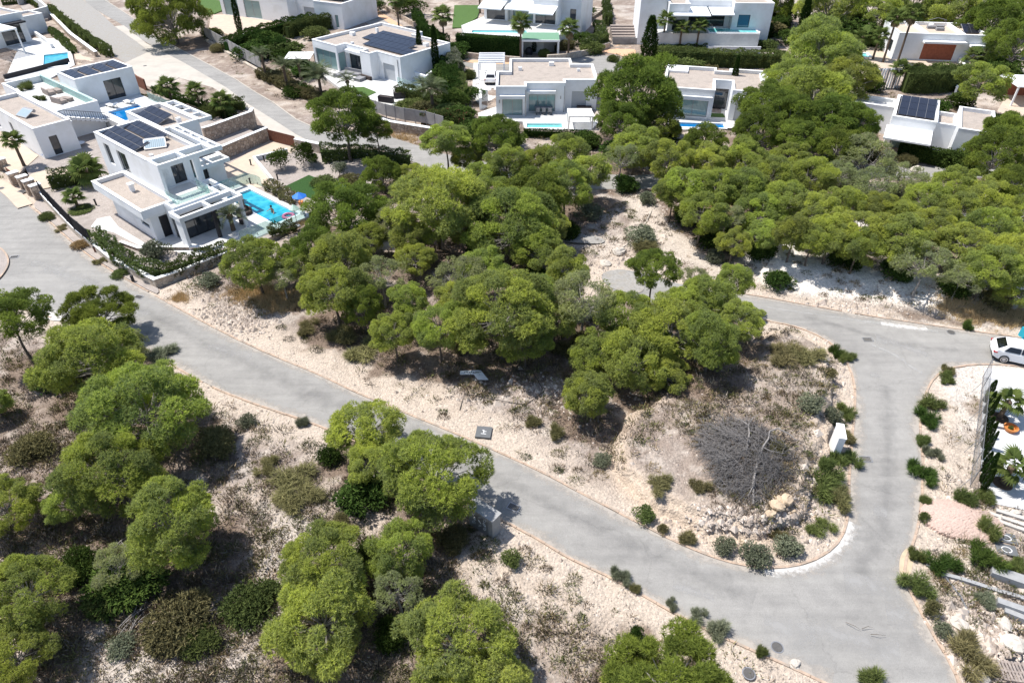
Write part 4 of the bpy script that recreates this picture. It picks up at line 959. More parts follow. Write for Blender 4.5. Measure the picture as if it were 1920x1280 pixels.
px_sheet('garden_path', [(182, 410), (206, 405), (222, 425), (246, 440), (276, 458), (262, 461), (214, 436), (170, 425)], 'paving_white', z0 + .02, .1)
def wall_line(name, pts, h, m, label, w=.3, z=0.0, cap='cap_white', cat='wall', world=False, zb=-.3):
    q = [Vector(p) for p in (pts if world else PX(pts, z))]; o = q[0]; root = empty(name, (o.x, o.y, z), 0, label, cat); a = [p - o for p in q]
    def sw(w_, za, zb_, nm, mt, par):
        mb = MB(); n = len(a); lft = []; rgt = []
        for i in range(n):
            d0 = (a[i] - a[i - 1]).normalized() if i else (a[1] - a[0]).normalized(); d1 = (a[i + 1] - a[i]).normalized() if i < n - 1 else d0
            nn = Vector((-(d0 + d1).y, (d0 + d1).x)).normalized(); k = w_ / 2 / max(.4, nn.dot(Vector((-d0.y, d0.x)))); lft.append(a[i] + nn * k); rgt.append(a[i] - nn * k)
        for i in range(n - 1):
            c = [rgt[i], rgt[i + 1], lft[i + 1], lft[i]]
            mb.add([(p.x, p.y, za) for p in c] + [(p.x, p.y, zb_) for p in c], [(3, 2, 1, 0), (4, 5, 6, 7), (0, 1, 5, 4), (2, 3, 7, 6)] + ([(3, 0, 4, 7)] if i == 0 else []) + ([(1, 2, 6, 5)] if i == n - 2 else []))
        return mb.done(nm, mt, par)
    sw(w, zb, h, 'wall_body', m, root)
    if cap: sw(w + .06, h + .001, h + .06, 'coping', cap, root)
    return root
def fence_line(name, pts, h, label, z=0.0, step=.16, m='metal_dark', cat='fence'):
    q = [Vector(p) for p in PX(pts, z)]; o = q[0]; root = empty(name, (o.x, o.y, z), 0, label, cat); rl = MB(); bar = MB(); n = 0
    for a, b in zip(q[:-1], q[1:]):
        a, b = a - o, b - o; L_ = (b - a).length
        for zz in (.12, h): rl.tube([(a.x, a.y, zz), (b.x, b.y, zz)], .025, 4)
        k = int(L_ / step)
        for i in range(k):
            p = a.lerp(b, (i + .5) / k); bar.box(p.x - .012, p.x + .012, p.y - .012, p.y + .012, .1, h)
        k2 = max(1, round(L_ / 2))
        for i in range(k2 + 1):
            p = a.lerp(b, i / k2); MB().box(p.x - .04, p.x + .04, p.y - .04, p.y + .04, -.1, h + .05).done('post', m, root)
    rl.done('rail', m, root); o_ = bar.done('bars', m, root); return root
wall_line('boundary_wall', [(76, 362), (100, 388), (140, 430), (210, 488), (292, 529), (345, 511), (396, 490), (428, 478)], .32, 'stone_pale', 'low pale stone boundary wall with white coping between the villa garden and the road', .34, z0, zb=-.9)
fence_line('metal_fence', [(80, 366), (100, 388), (140, 430), (172, 457)], 1.5, 'black metal bar fence on the boundary wall of the main villa', z0 + .38)
wall_line('garden_wall', [(228, 458), (262, 470), (300, 468), (395, 468)], .3, 'stone_wall', 'low brown inner wall below the villa terrace', .25, z0, zb=-.2)
wall_line('retaining_wall', [(386, 266), (400, 262), (475, 234), (478, 228)], 1.7, 'stone_wall', 'upper brown stone retaining wall with white coping above the driveway', .4, z0, zb=-.6)
wall_line('retaining_wall', [(413, 302), (456, 283), (505, 262)], 1.5, 'stone_wall', 'lower brown stone retaining wall along the beige driveway', .4, z0, zb=-.6)
wall_line('retaining_wall', [(556, 277), (602, 287)], 1.1, 'stone_pale', 'short stone wall between the rust gate and the pine', .4, z0, zb=-.6)
gt = empty('driveway_gate', (*G(506, 264, z0), z0), 0, 'long rust-brown sliding gate at the top of the beige driveway', 'gate'); g0, g1 = Vector(G(506, 264, z0)), Vector(G(556, 277, z0)); dd = g1 - g0
for k in range(12):
    a, b = dd * (k / 12), dd * ((k + .93) / 12); n = Vector((-dd.y, dd.x)).normalized() * .03
    MB().add([(p.x, p.y, z) for z in (.05, 1.4) for p in (a - n, b - n, b + n, a + n)], [(3, 2, 1, 0), (4, 5, 6, 7), (0, 1, 5, 4), (1, 2, 6, 5), (2, 3, 7, 6), (3, 0, 4, 7)]).done('panel', 'corten', gt)
wall_line('planter_wall', [(540, 287), (478, 302), (497, 325), (513, 345)], .55, 'plaster', 'low white L-shaped garden wall around the citrus trees', .25, z0, cap=None, zb=-.1)
for i, q in enumerate([(8, 318, 1.2), (33, 345, 1.3), (50, 352, 1.3), (63, 363, 1.5), (76, 372, 1.5)]):
    b = P(q[0], q[1], z=.1); r_ = empty('gate_pier', b, math.radians(-40), ['stone pier beside the left edge driveway', 'stone pier left of the rust gate', 'stone pier right of the rust gate', 'stone pier at the villa entrance', 'stone pier where the bar fence begins'][i], 'pier', 'stone gate piers')
    MB().box(-.3, .3, -.5, .5, -.3, q[2]).done('shaft', 'stone_wall', r_); MB().box(-.34, .34, -.54, .54, q[2], q[2] + .08).done('cap', 'cap_white', r_)
gt2 = empty('entrance_gate', P(18, 332, z=.1), math.radians(-42), 'rust-coloured entrance gate by the left villas', 'gate')
for k in range(6): MB().box(.1 + k * .42, .48 + k * .42, -.03, .03, 0, 1.2).done('panel', 'corten', gt2)
# pergola pad left of the main villa
px_sheet('side_terrace', [(40, 345), (60, 325), (118, 312), (148, 335), (90, 352), (66, 356)], 'paving_beige', .62, .5)
px_sheet('path', [(0, 240), (72, 292), (30, 330), (0, 310)], 'paving_beige', .56, .3)
# furniture, lamps, parasols, bathers of the main villa
def parasol(px, py, label, m, r=1.35, z=z0, tilt=0):
    b = Vector((*G(px, py, z + 1.9), z)); root = empty('parasol', b, 0, label, 'parasol'); cv = MB(); n = 8
    v = [(0, 0, 2.35)] + [(r * math.cos(6.2832 * k / n), r * math.sin(6.2832 * k / n), 1.9) for k in range(n)] + [(0, 0, 2.32)] + [(r * .99 * math.cos(6.2832 * k / n), r * .99 * math.sin(6.2832 * k / n), 1.86) for k in range(n)]
    f = [(0, 1 + k, 1 + (k + 1) % n) for k in range(n)] + [(n + 1, n + 2 + (k + 1) % n, n + 2 + k) for k in range(n)] + [(1 + k, n + 2 + k, n + 2 + (k + 1) % n, 1 + (k + 1) % n) for k in range(n)]
    cv.add(v, f).done('canopy', m, root); MB().tube([(0, 0, 0), (0, 0, 2.4)], .03, 6).done('pole', 'metal_grey', root); MB().lathe([(.01, 0), (.28, 0), (.26, .12), (.04, .16)], 10).done('base', 'metal_grey', root)
parasol(561, 368, 'deep blue parasol nearest the swimming pool corner', 'blue', .72); parasol(637, 352, 'blue parasol beside the lawn, further right', 'blue', .68)
parasol(551, 391, 'pale green parasol at the far end of the pool', 'pale_green', .5)
def lounger(F_, u, v, z, rz, label, deg):
    root = empty('sun_lounger', (*F_(u, v), z), math.radians(deg) + rz, label, 'sun lounger', 'sun loungers on the villa terraces')
    MB().box(0, 1.3, 0, .62, .28, .34).done('seat', 'fabric_white', root); MB().add([(1.3, 0, .3), (1.3, .62, .3), (1.85, .62, .75), (1.85, 0, .75), (1.3, 0, .24), (1.3, .62, .24), (1.88, .62, .7), (1.88, 0, .7)], [(0, 1, 2, 3)[::-1], (4, 5, 6, 7), (0, 4, 7, 3), (1, 2, 6, 5), (3, 7, 6, 2), (0, 1, 5, 4)]).done('backrest', 'fabric_white', root)
    for x in (.1, 1.5):
        for y in (.05, .57): MB().box(x - .03, x + .03, y - .03, y + .03, 0, .28).done('leg', 'metal_dark', root)
def bather(px, py, label, rz):
    b = Vector((*G(px, py, z0 - .16), z0 - .16)); root = empty('person', b, rz, label, 'person')
    me = bpy.data.meshes.new('body'); V = [(0, 0, -.35), (0, 0, -.05), (0, 0, .22), (0, .03, .40), (0, .05, .50), (.19, 0, .36), (.36, .14, .18), (.50, .34, .10), (-.19, 0, .36), (-.38, .12, .14), (-.46, .36, .06), (0, .06, .62), (.10, .02, -.6), (-.10, .02, -.6)]
    Ed = [(0, 1), (1, 2), (2, 3), (3, 4), (3, 5), (5, 6), (6, 7), (3, 8), (8, 9), (9, 10), (4, 11), (0, 12), (0, 13)]
    me.from_pydata(V, Ed, []); me.materials.append(M['skin']); o = link('body', me, root)
    md = o.modifiers.new('skin', 'SKIN'); o.modifiers.new('sub', 'SUBSURF').levels = 1; o.modifiers['sub'].render_levels = 2
    for i, r_ in enumerate([.14, .13, .15, .13, .055, .06, .045, .035, .06, .045, .035, .10, .09, .09]): me.skin_vertices[0].data[i].radius = (r_, r_ * .85)
    me.skin_vertices[0].data[0].use_root = True
    MB().lathe([(.105, -.06), (.12, 0), (.10, .08), (.03, .125), (0, .13)], 10, (0, .04, .68)).done('hair', 'hair', root, smooth=True)
    MB().lathe([(.150, -.16), (.158, -.06), (.150, .02)], 12, (0, 0, 0)).done('swimwear', 'swim', root)
bather(456, 381, 'bather with dark swimwear standing in the pool near the villa', .5); bather(511, 398, 'bather standing in the middle of the pool', 2.6)
fl = MB(); n = 16
for i in range(n): pass
b = Vector((*G(541, 405, z0 - .1), z0 - .1)); ring = []
vv = []; ff = []
for i in range(18):
    a = i * 6.2832 / 18
    for k in range(8): t = k * 6.2832 / 8; vv.append(((.5 + .16 * math.cos(t)) * math.cos(a), (.5 + .16 * math.cos(t)) * math.sin(a), .16 * math.sin(t)))
for i in range(18):
    for k in range(8): ff.append((i * 8 + k, ((i + 1) % 18) * 8 + k, ((i + 1) % 18) * 8 + (k + 1) % 8, i * 8 + (k + 1) % 8))
o = MB().add(vv, ff).done('pool_ring', 'pink', None, b, smooth=True); tag(o, 'pink inflatable ring floating at the right end of the pool', 'pool float')
tag(MB().lathe([(0, 0), (.3, .02), (.3, .1), (0, .12)], 12).done('pool_toy', 'blue', None, Vector((*G(499, 413, z0 - .15), z0 - .15))), 'small blue toy floating near the pool edge', 'pool toy')
for i, (x, y) in enumerate([(471, 310), (496, 303), (521, 337), (470, 345), (612, 300), (181, 385)]):
    r_ = empty('garden_lamp', (*G(x, y, z0), z0), 0, ['bollard lamp outside the low white wall', 'bollard lamp inside the low white wall', 'bollard lamp left of the lawn', 'bollard lamp by the pool corner', 'bollard lamp under the lone pine', 'bollard lamp near the small palm'][i], 'lamp', 'garden bollard lamps')
    MB().box(-.06, .06, -.06, .06, 0, .6).done('post', 'metal_dark', r_); MB().box(-.09, .09, -.09, .09, .6, .68).done('lamp_head', 'metal_dark', r_)
for i, (x, y) in enumerate([(180, 472), (250, 527)]):
    r_ = empty('street_bollard', P(x, y, z=.1), 0, ['small brown lamp post on the planting strip', 'short dark post at the lower corner of the planting strip'][i], 'bollard')
    MB().box(-.09, .09, -.09, .09, 0, .5).done('post', 'corten' if i == 0 else 'metal_dark', r_); MB().box(-.11, .11, -.11, .11, .5, .56).done('cap', 'metal_dark', r_)
r_ = empty('patio_set', (*L1F(14.7, 5.6), z0), math.radians(-40), 'dark outdoor seat group on the terrace beside the pool', 'outdoor furniture')
MB().box(0, 1.4, 0, .6, 0, .38).done('seat', 'wicker', r_); MB().box(0, 1.4, .6, .72, 0, .7).done('backrest', 'wicker', r_)
fence_glass = empty('pool_fence', (*L1F(9.9, 9.6), z0), math.radians(-40.5), 'glass pool fence between the pool and the driveway', 'fence'); rail_glass(fence_glass, [(-.8, -2.8), (-.8, .5), (.6, .9), (1.5, .9)], 0, 1.1)
fence_glass = empty('pool_fence', (*L1F(20.4, 3), z0), math.radians(-40.5), 'glass fence along the outer terrace edge below the pool', 'fence'); rail_glass(fence_glass, [(-.2, -.6), (.2, 6.4)], 0, 1.1)

# --- second villa, behind
V2 = empty('terrace_villa', (-60.6, 93.7, 0), math.radians(-40), 'long white villa with roof terrace, outside stairs and small L-shaped pool, far left', 'villa')
block(V2, rect(2, 7.3, -.6, 6.9), -.2, 5.5, [(1, 3.3, 5.6, 2.1, 4.6, 'd', 2)])
for k in range(4): solar(V2, 2.5, -.05 + k * 1.85, 4, 1, 5.2, .28, .98, 1.15)
TB = rect(-4, 12.6, -5.6, -.603); block(V2, TB, -.2, 4.0, [], roof=.75, rm='paving_white')
MB().box(-3.7, 12.3, -3.1 + 2.1, -.9, 3.3, 4.4).done('glass_screen', 'balustrade_glass', V2)
LB = rect(1.5, 16.7, -9.7, -5.603); block(V2, LB, -.2, 4.0, [(0, 2.0, 3.0, 1.2, 3.0), (0, 7, 7.9, 1.2, 3.0), (1, 1.2, 2.1, .55, 2.75, 'd', 1)]); heater(V2, 9.4, -8.9, 3.65, .2)
st = MB(); ns = 11
for k in range(ns): st.box(12.605, 13.7, -5.0 + k * .5, -4.5 + k * .5, 3.3 - k * .17 - .28, 3.3 - k * .17)
st.box(12.605, 15.2, -5.6, -5.0, 3.1, 3.32); st.done('outside_stairs', 'plaster', V2)
rl = MB(); 
for k in range(23):
    y = -5.0 + k * .25; zz = 3.3 - k * .085; rl.box(13.66, 13.69, y, y + .03, zz, zz + .95)
rl.tube([(13.68, -5.6, 4.25), (13.68, -5, 4.25), (13.68, .6, 2.35)], .03, 5).tube([(13.68, -5.6, 3.35), (13.68, -5, 3.35), (13.68, .6, 1.5)], .03, 5).tube([(13.68, -5.6, 4.25), (15.1, -5.6, 4.25)], .03, 5).done('stair_railing', 'metal_dark', V2)
pv = pool_at(L2F, 0, 0, 0, 0, 2.0, 'water_blue', 'deep blue L-shaped pool behind the main villa roof', [(11.3, .5), (16.2, .5), (16.2, 2.6), (13.4, 2.6), (13.4, 4.4), (11.3, 4.4)], .3)
sheet('raised_terrace', [L2F(*q) for q in [(7.32, -.55), (16.8, -.55), (16.8, 6.6), (7.32, 6.6)]], 'paving_white', -.2, 2.03, holes=[pv[::-1]])
lounger(L2F, 9.2, 1.3, 2.03, .2, 'white sun lounger on the raised terrace, left one', -40); lounger(L2F, 9.6, 3.4, 2.03, .2, 'white sun lounger on the raised terrace, right one', -40)
for i, (u, v) in enumerate([(1.5, -2.8), (6.2, -3.6)]):
    r_ = empty('roof_lounge', (*L2F(u, v), 3.25), math.radians(-40 + 12 * i), ['brown covered lounge group on the roof terrace, farther one', 'brown covered lounge group on the roof terrace, nearer one'][i], 'outdoor furniture')
    for a, b_, w_, d_, h_ in ((0, 0, 1.9, .8, .4), (.1, .9, .8, .8, .35), (1.1, .95, .8, .7, .42)): MB().box(a, a + w_, b_, b_ + d_, 0, h_).done('seat', 'wood_grey', r_)
    MB().box(0, 1.9, -.16, -.01, 0, .72).done('backrest', 'wood_grey', r_)
for i, (x, y, s) in enumerate([(48, 158, 26), (72, 182, 20)]): bush(x, y, s, 1.3 - .4 * i, 'spiky', 'bush_green', ['tall potted plant on the roof terrace of the far left villa', 'low potted plant on the roof terrace of the far left villa'][i], None, 3.25)
rail_root = empty('glass_enclosure', (*L2F(14, 5.2), 2.03), math.radians(-40), 'glass enclosure at the end of the raised terrace', 'railing'); rail_glass(rail_root, [(-3.5, 1.2), (2.6, 1.2), (2.6, -4), (1.2, -4)], 0, 1.0)
wall_line('black_screen', [(10, 150), (70, 135), (131, 118)], .75, 'metal_dark', 'long black screen wall behind the roof terrace villa', .3, 0, None)
wall_line('retaining_wall', [(96, 32), (135, 72), (183, 108)], .9, 'stone_wall', 'long diagonal stone wall under the hedge at the top left', .5, 0)
wall_line('garden_wall', [(240, 145), (262, 163), (276, 170)], 1.6, 'corten', 'dark rust-brown wall behind the terrace villa', .2, 0, None)
tag(MB().lathe([(.01, 0), (.35, 0), (.42, .3), (.36, .75), (.01, .8)], 12).done('water_tub', 'blue', None, P(88, 293, z=.56)), 'dark blue covered tub by the low left villa', 'tub')
tag(MB().lathe([(.01, 0), (.04, 0), (.04, .7), (.6, .72), (.6, .76), (.01, .78)], 14).done('round_table', 'plaster', None, P(153, 279, z=.1)), 'round white table beside the low left villa wall', 'table')
# --- top left villa
def px_house(px1, px2, zb): 
    a, b = Vector(G(*px1, zb)), Vector(G(*px2, zb)); d = b - a; return a, math.atan2(d.y, d.x), d.length
a, an, L_ = px_house((-30, 97), (61, 77), .15)
V0 = empty('slatted_villa', (a.x, a.y, 0), an, 'white villa in the top left corner with white slatted roof and black glass', 'villa')
block(V0, rect(-6, L_, 0, 9), -.2, 4.9, [(0, L_ + 6 - 4.4, L_ + 6 - 1.0, .2, 3.4, 'd', 2)])
block(V0, rect(L_ + .003, L_ + 5.5, 4.5, 9), -.2, 3.2, [], roof=.3)
MB().box(L_ - 4.8, L_ - .5, -1.5, -.003, 3.5, 3.75).done('canopy', 'metal_dark', V0)
for k in range(11): MB().box(L_ - 9.2, L_ - 5.2, -7.0 + k * .62, -6.75 + k * .62, 3.9, 4.1).done('roof_slat', 'cap_white', V0)
MB().box(L_ - 5.18, L_ - 4.9, -7.3, -.01, 3.85, 4.2).done('roof_beam', 'cap_white', V0)
MB().box(L_ - 5.15, L_ - 4.95, -7.2, -7.0, 0, 3.84).done('pillar', 'plaster', V0)
for k in range(6): MB().box(L_ - 3.0, L_ - 1.7, -1.9 - k * 1.15, -1.0 - k * 1.15, -.05, .16).done('stepping_slab', 'cap_white', V0)
MB().box(L_ - 4.8, L_ - .6, -8.6, -.3, -.1, .135).done('shade_grey_court', 'plaster_grey', V0)  # shade lying on the court is put into its grey colour
L0F = local((-81.5, 121.5), -60)
pv = pool_at(local((-74.6, 112.6), 28), 0, 3.6, 0, 8.4, .15, 'water_turq', 'small rectangular turquoise pool at the top left', None, .4)
px_sheet('pool_terrace', [(8, 152), (30, 100), (50, 80), (62, 72), (128, 73), (140, 122), (96, 146)], 'paving_white', .12, .5, holes=[pv[::-1]])
px_sheet('gravel_bed', [(132, 84), (155, 105), (185, 112), (146, 122)], 'paving_beige', .10, .3)
px_sheet('roof_bed', [(38, 12), (55, 8), (90, 35), (62, 42)], 'garden_gravel', .5, .5)
wall_line('garden_wall', [(36, 10), (60, 3), (96, 35), (66, 44)], 2.2, 'plaster_grey', 'pale grey garden wall in the top left corner', .3, 0)
wall_line('steps_wall', [(66, 66), (92, 84), (100, 92)], .8, 'plaster', 'low white wall with steps by the small pool', .4, 0, None)

# --- solar villa, upper centre left
V3 = empty('solar_villa', (-31.6, 114.4, 0), math.radians(-40), 'single-storey white villa whose flat roof is covered by a large solar array', 'villa')
P3 = [(0, 0), (6, 0), (6, 1.7), (12.8, 1.7), (12.8, 0.2), (13.4, .2), (18.2, .2), (18.2, 12), (9, 12), (9, 14), (0, 14)]
P3 = [(0, 0), (6, 0), (6, 1.8), (10.9, 1.8), (10.9, .5), (13.2, .5), (13.2, 2.0), (18.2, 2.0), (18.2, 12.5), (10, 12.5), (10, 14.5), (0, 14.5)]
block(V3, P3, -.1, 4.0, [(0, .5, 5.6, .2, 2.9, 't', 3), (1, .2, 1.6, .2, 2.9, 't', 1), (2, .6, 4.5, .2, 2.8, 'd', 3), (6, 1.0, 3.6, .2, 2.6, 'r')])
MB().box(6.3, 10.8, 1.2, 1.79, 2.95, 3.35).done('lintel', 'plaster', V3)
MB().box(10.95, 13.1, .1, .49, .1, .65).done('planter', 'wicker', V3)
for j in range(3): solar(V3, 4.6 + (j == 0) * 3.0 + j * .0, 3.9 + j * 2.4, 9 - (j == 0) * 0 - (j == 2) * 1, 2, 3.72, .12, 1.1, 1.05)
MB().box(6.4, 6.8, 2.5, 2.9, 3.6, 4.15).done('chimney', 'plaster', V3)
rail_glass(V3, [(18.3, 1.0), (21.4, 1.0), (21.4, 4)], .2, 1.3)
wall_line('garden_wall', [(778, 152), (800, 160), (812, 150)], 1.4, 'plaster', 'low white wall at the corner of the solar villa terrace', .3, 0, None)
sheet('terrace', PATIO3, 'paving_white', -.4, .15)
px_sheet('lawn', [(655, 164), (682, 163), (706, 173), (684, 183)], 'lawn_bright', .20, .1)
r_ = empty('lounge_set', (*G(640, 139, .15), .15), math.radians(-30), 'grey outdoor lounge set in front of the solar villa', 'outdoor furniture')
for a in ((0, 3.4, 0, .9), (0, .9, -1.8, -.02), (4.0, 5.2, -1.8, -.3)): MB().box(a[0], a[1], a[2], a[3], 0, .42).done('seat', 'fabric_grey', r_)
MB().box(0, 3.4, .92, 1.1, 0, .8).done('backrest', 'fabric_grey', r_); MB().box(1.6, 2.9, -1.5, -.6, 0, .35).done('low_table', 'fabric_white', r_)
for i, (x, y, L_) in enumerate([(709, 191, 2.2), (739, 186, 1.7)]):
    r_ = empty('planter_box', (*G(x, y, .15), .15), math.radians([-22, 12][i]), ['long black planter box at the terrace edge, left one', 'shorter black planter box at the terrace edge, right one'][i], 'planter')
    MB().prism(rect(0, L_, 0, .7), 0, .8, [rect(.06, L_ - .06, .06, .64)[::-1]]).done('box', 'metal_dark', r_); MB().box(.06, L_ - .06, .06, .64, .1, .72).done('soil', 'wicker', r_)
def board_fence(pts, h, label, base=0.0, m='fence_grey'):
    q = [Vector(p) for p in PX(pts, 0)]; o = q[0]; root = empty('board_fence', (o.x, o.y, 0), 0, label, 'fence')
    for a, b in zip(q[:-1], q[1:]):
        a, b = a - o, b - o; L_ = (b - a).length; d = (b - a) / L_; n = Vector((-d.y, d.x)) * .03; k = max(1, round(L_ / 2.0))
        for i in range(k):
            p0, p1 = a + d * (L_ * i / k + .05), a + d * (L_ * (i + 1) / k - .05)
            MB().add([(p.x, p.y, z) for z in (base + .03, h + rnd.uniform(-.02, .02)) for p in (p0 - n, p1 - n, p1 + n, p0 + n)], [(3, 2, 1, 0), (4, 5, 6, 7), (0, 1, 5, 4), (1, 2, 6, 5), (2, 3, 7, 6), (3, 0, 4, 7)]).done('board_panel', m, root)
            MB().box(a.x + d.x * L_ * i / k - .05, a.x + d.x * L_ * i / k + .05, a.y + d.y * L_ * i / k - .05, a.y + d.y * L_ * i / k + .05, -.2, h + .06).done('post', m, root)
board_fence([(387, 74), (418, 92), (455, 114), (492, 134)], 2.2, 'grey board fence above the road bank at upper left', .45)
wall_line('bank_wall', [(389, 78), (420, 97), (455, 118), (490, 138)], .4, 'stone_pale', 'low stone footing of the grey board fence at upper left', .5, 0, None)
board_fence([(655, 196), (690, 210), (725, 222), (760, 230), (800, 236), (833, 246)], 1.9, 'grey board fence below the black planters and the palm', .3)
wall_line('retaining_wall', [(690, 232), (730, 246), (790, 256), (826, 262)], 1.3, 'stone_wall', 'reddish stone retaining wall over the dry grass beside the upper road', .5, 0)
r_ = empty('straw_parasol', (*G(561, 104, 2.4), 0), 0, 'square pale canvas canopy beside the solar villa', 'canopy')
MB().add([(-2, -1.6, 2.3), (2, -1.6, 2.3), (2, 1.6, 2.5), (-2, 1.6, 2.5), (-2, -1.6, 2.24), (2, -1.6, 2.24), (2, 1.6, 2.44), (-2, 1.6, 2.44)], [(0, 1, 2, 3), (7, 6, 5, 4), (0, 4, 5, 1), (1, 5, 6, 2), (2, 6, 7, 3), (3, 7, 4, 0)]).done('canopy', 'fabric_white', r_)
for x in (-1.9, 1.9):
    for y in (-1.5, 1.5): MB().box(x - .05, x + .05, y - .05, y + .05, 0, 2.3).done('post', 'wicker', r_)
# --- villa at the top edge, left
a, an, L_ = px_house((418, 27), (545, 44), .15)
V3b = empty('corner_villa', (a.x, a.y, 0), an, 'white villa cut by the top edge with tall teal glass doors', 'villa')
block(V3b, [(0, 0), (L_, 0), (L_, 2.5), (L_ + 5.5, 2.5), (L_ + 5.5, 1), (L_ + 12, 1), (L_ + 12, 12), (0, 12)], -.1, 4.4, [(0, .8, 4.6, .2, 3.4, 't', 2), (0, 6.2, 10.4, .2, 3.4, 't', 2), (2, 1.6, 4.2, .2, 2.8, 'r'), (4, 4.6, 5.4, .2, 2.4, 't', 1)])
block(V3b, rect(L_ - 1, L_ + 9, 4, 11.5), 4.46, 7.4, [(0, 6.5, 7.5, 4.8, 6.6, 'd', 1)])
pv = pool_at(local(G(458, 68, .15), 15), 0, 3.4, 0, 2.4, .15, 'water_pale', 'small pale pool beside the tall cypress at the top left', None, .3)
sheet('terrace', PATIO3B, 'paving_beige', -.4, .15)
px_sheet('lawn', [(372, -6), (416, 2), (420, 18), (396, 28), (370, 26)], 'lawn_bright', .18, .3)

# --- white villa, centre
V4 = empty('white_bungalow', (-2.1, 90.7, 0), 0, 'single-storey white villa with gravel roof behind the turquoise pool at top centre', 'villa')
P4 = [(0, 0), (4.0, 0), (4.0, 1.6), (9.2, 1.6), (9.2, 2.9), (13.6, 2.9), (13.6, 10.2), (10.6, 10.2), (10.6, 13), (1.8, 13), (1.8, 6.7), (0, 6.7)]
block(V4, P4, -.1, 4.0, [(0, .8, 3.5, .2, 2.4, 't', 2), (2, .35, 3.9, .2, 2.5, 't', 3), (4, 1.0, 3.0, .2, 2.5, 'r')])
MB().box(.5, 3.8, -.55, -.003, 2.55, 2.95).box(4.1, 7.9, 1.0, 1.597, 2.7, 3.1).done('lintel', 'plaster', V4)
for u, v in ((.45, -.08), (8.6, 1.52)): MB().box(u - .06, u + .06, v, v + .076, 1.9, 2.3).done('wall_lamp', 'metal_grey', V4)
pv = pool_at(local(G(988, 240, .15), 0), 0, 4.6, 0, 1.5, .15, 'water_pale', 'narrow turquoise pool of the white bungalow at top centre', None, .25)
sheet('terrace', PATIO4, 'paving_white', -.4, .15, holes=[pv[::-1]])
px_sheet('lawn', [(897, 218), (920, 218), (922, 229), (898, 232)], 'lawn_bright', .19, .3)
r_ = empty('dining_table', (*G(1019, 211, .15), .15), 0, 'grey outdoor dining table on the white bungalow terrace', 'table'); MB().box(-1.2, 1.2, -.5, .5, .7, .76).done('tabletop', 'fabric_grey', r_)
for x in (-1, 1):
    for y in (-.4, .4): MB().box(x - .04, x + .04, y - .04, y + .04, 0, .7).done('leg', 'metal_grey', r_)
cx_, cy_ = G(1019, 211, .15); proto = None
nm = ['rear left', 'rear middle', 'rear right', 'front left', 'front middle', 'front right']
chair_meshes = (MB().box(-.25, .25, -.25, .25, .4, .48).mesh('seat', 'fabric_grey'), MB().box(-.25, .25, .22, .29, .48, .95).mesh('backrest', 'fabric_grey'), MB().box(-.03, .03, -.03, .03, 0, .4).mesh('leg', 'metal_dark'))
for k in range(6):
    s_ = 1 if k < 3 else -1; r_ = empty('dining_chair', (cx_ + (k % 3 - 1) * .8, cy_ + s_ * .85, .15), 0 if s_ > 0 else math.pi, nm[k] + ' grey dining chair at the table on the bungalow terrace', 'chair', 'chairs at the bungalow dining table')
    link('seat', chair_meshes[0], r_); link('backrest', chair_meshes[1], r_)
    for x in (-.2, .2):
        for y in (-.2, .2): link('leg', chair_meshes[2], r_, (x, y, 0))
r_ = empty('sofa', (*G(1082, 207, .15), .15), 0, 'dark brown outdoor sofa on the white bungalow terrace', 'sofa'); MB().box(0, 2.0, 0, .8, 0, .42).done('seat', 'wicker', r_); MB().box(0, 2.0, .8, 1.0, 0, .85).done('backrest', 'wicker', r_)
r_ = empty('armchair', (*G(1091, 218, .15), .15), 0, 'dark brown cube armchair beside the sofa', 'chair'); MB().box(0, .9, 0, .8, 0, .42).done('seat', 'wicker', r_); MB().box(.9, 1.05, 0, .8, 0, .8).done('backrest', 'wicker', r_)
r_ = empty('pergola', (*G(1065, 243, .15), .15), 0, 'white louvred pergola right of the turquoise pool', 'pergola')
for x in (0, 3.0):
    for y in (0, 2.8): MB().box(x, x + .15, y, y + .15, 0, 1.55).done('post', 'cap_white', r_)
for k in range(14): MB().box(.15, 3.0, .17 + k * .19, .31 + k * .19, 1.57, 1.62).done('slat', 'cap_white', r_)
MB().box(0, 3.15, 0, .15, 1.55, 1.7).box(0, 3.15, 2.8, 2.95, 1.55, 1.7).box(0, .15, .15, 2.8, 1.55, 1.7).box(3.0, 3.15, .15, 2.8, 1.55, 1.7).done('frame', 'cap_white', r_)
r_ = empty('pergola', (*G(897, 150, .1), .1), 0, 'white beam pergola over the parking place left of the bungalow', 'pergola')
for k in range(6): MB().box(0, 4.0, .2 + k * .95, .42 + k * .95, 2.4, 2.6).done('beam', 'cap_white', r_)
for x in (0, 3.8): MB().box(x, x + .2, 0, 5.4, 2.2, 2.39).done('side_beam', 'cap_white', r_)
for x in (0, 3.8):
    for y in (0, 5.2): MB().box(x, x + .2, y, y + .2, -.1, 2.2).done('post', 'cap_white', r_)
wall_line('garden_wall', [(901, 207), (901, 190), (915, 190)], 1.6, 'plaster', 'small white wall enclosure left of the bungalow', .3, 0)
px_sheet('parking', [(888, 118), (930, 118), (930, 190), (905, 205), (885, 180)], 'paving_white', .05, .3)
for q in ((3.0, 3.5, 8.4, 8.9, .45), (7.4, 8.1, 10.6, 11.2, .5), (11.2, 11.6, 8.0, 8.4, .35)): MB().box(q[0], q[1], q[2], q[3], 3.6, 3.6 + q[4]).done('roof_unit', 'cap_white', V4)
for u in (3.9, 9.1): MB().tube([(u, -.06 if u < 4 else 1.54, .1), (u, -.06 if u < 4 else 1.54, 3.6)], .045, 6).done('drainpipe', 'metal_grey', V4)
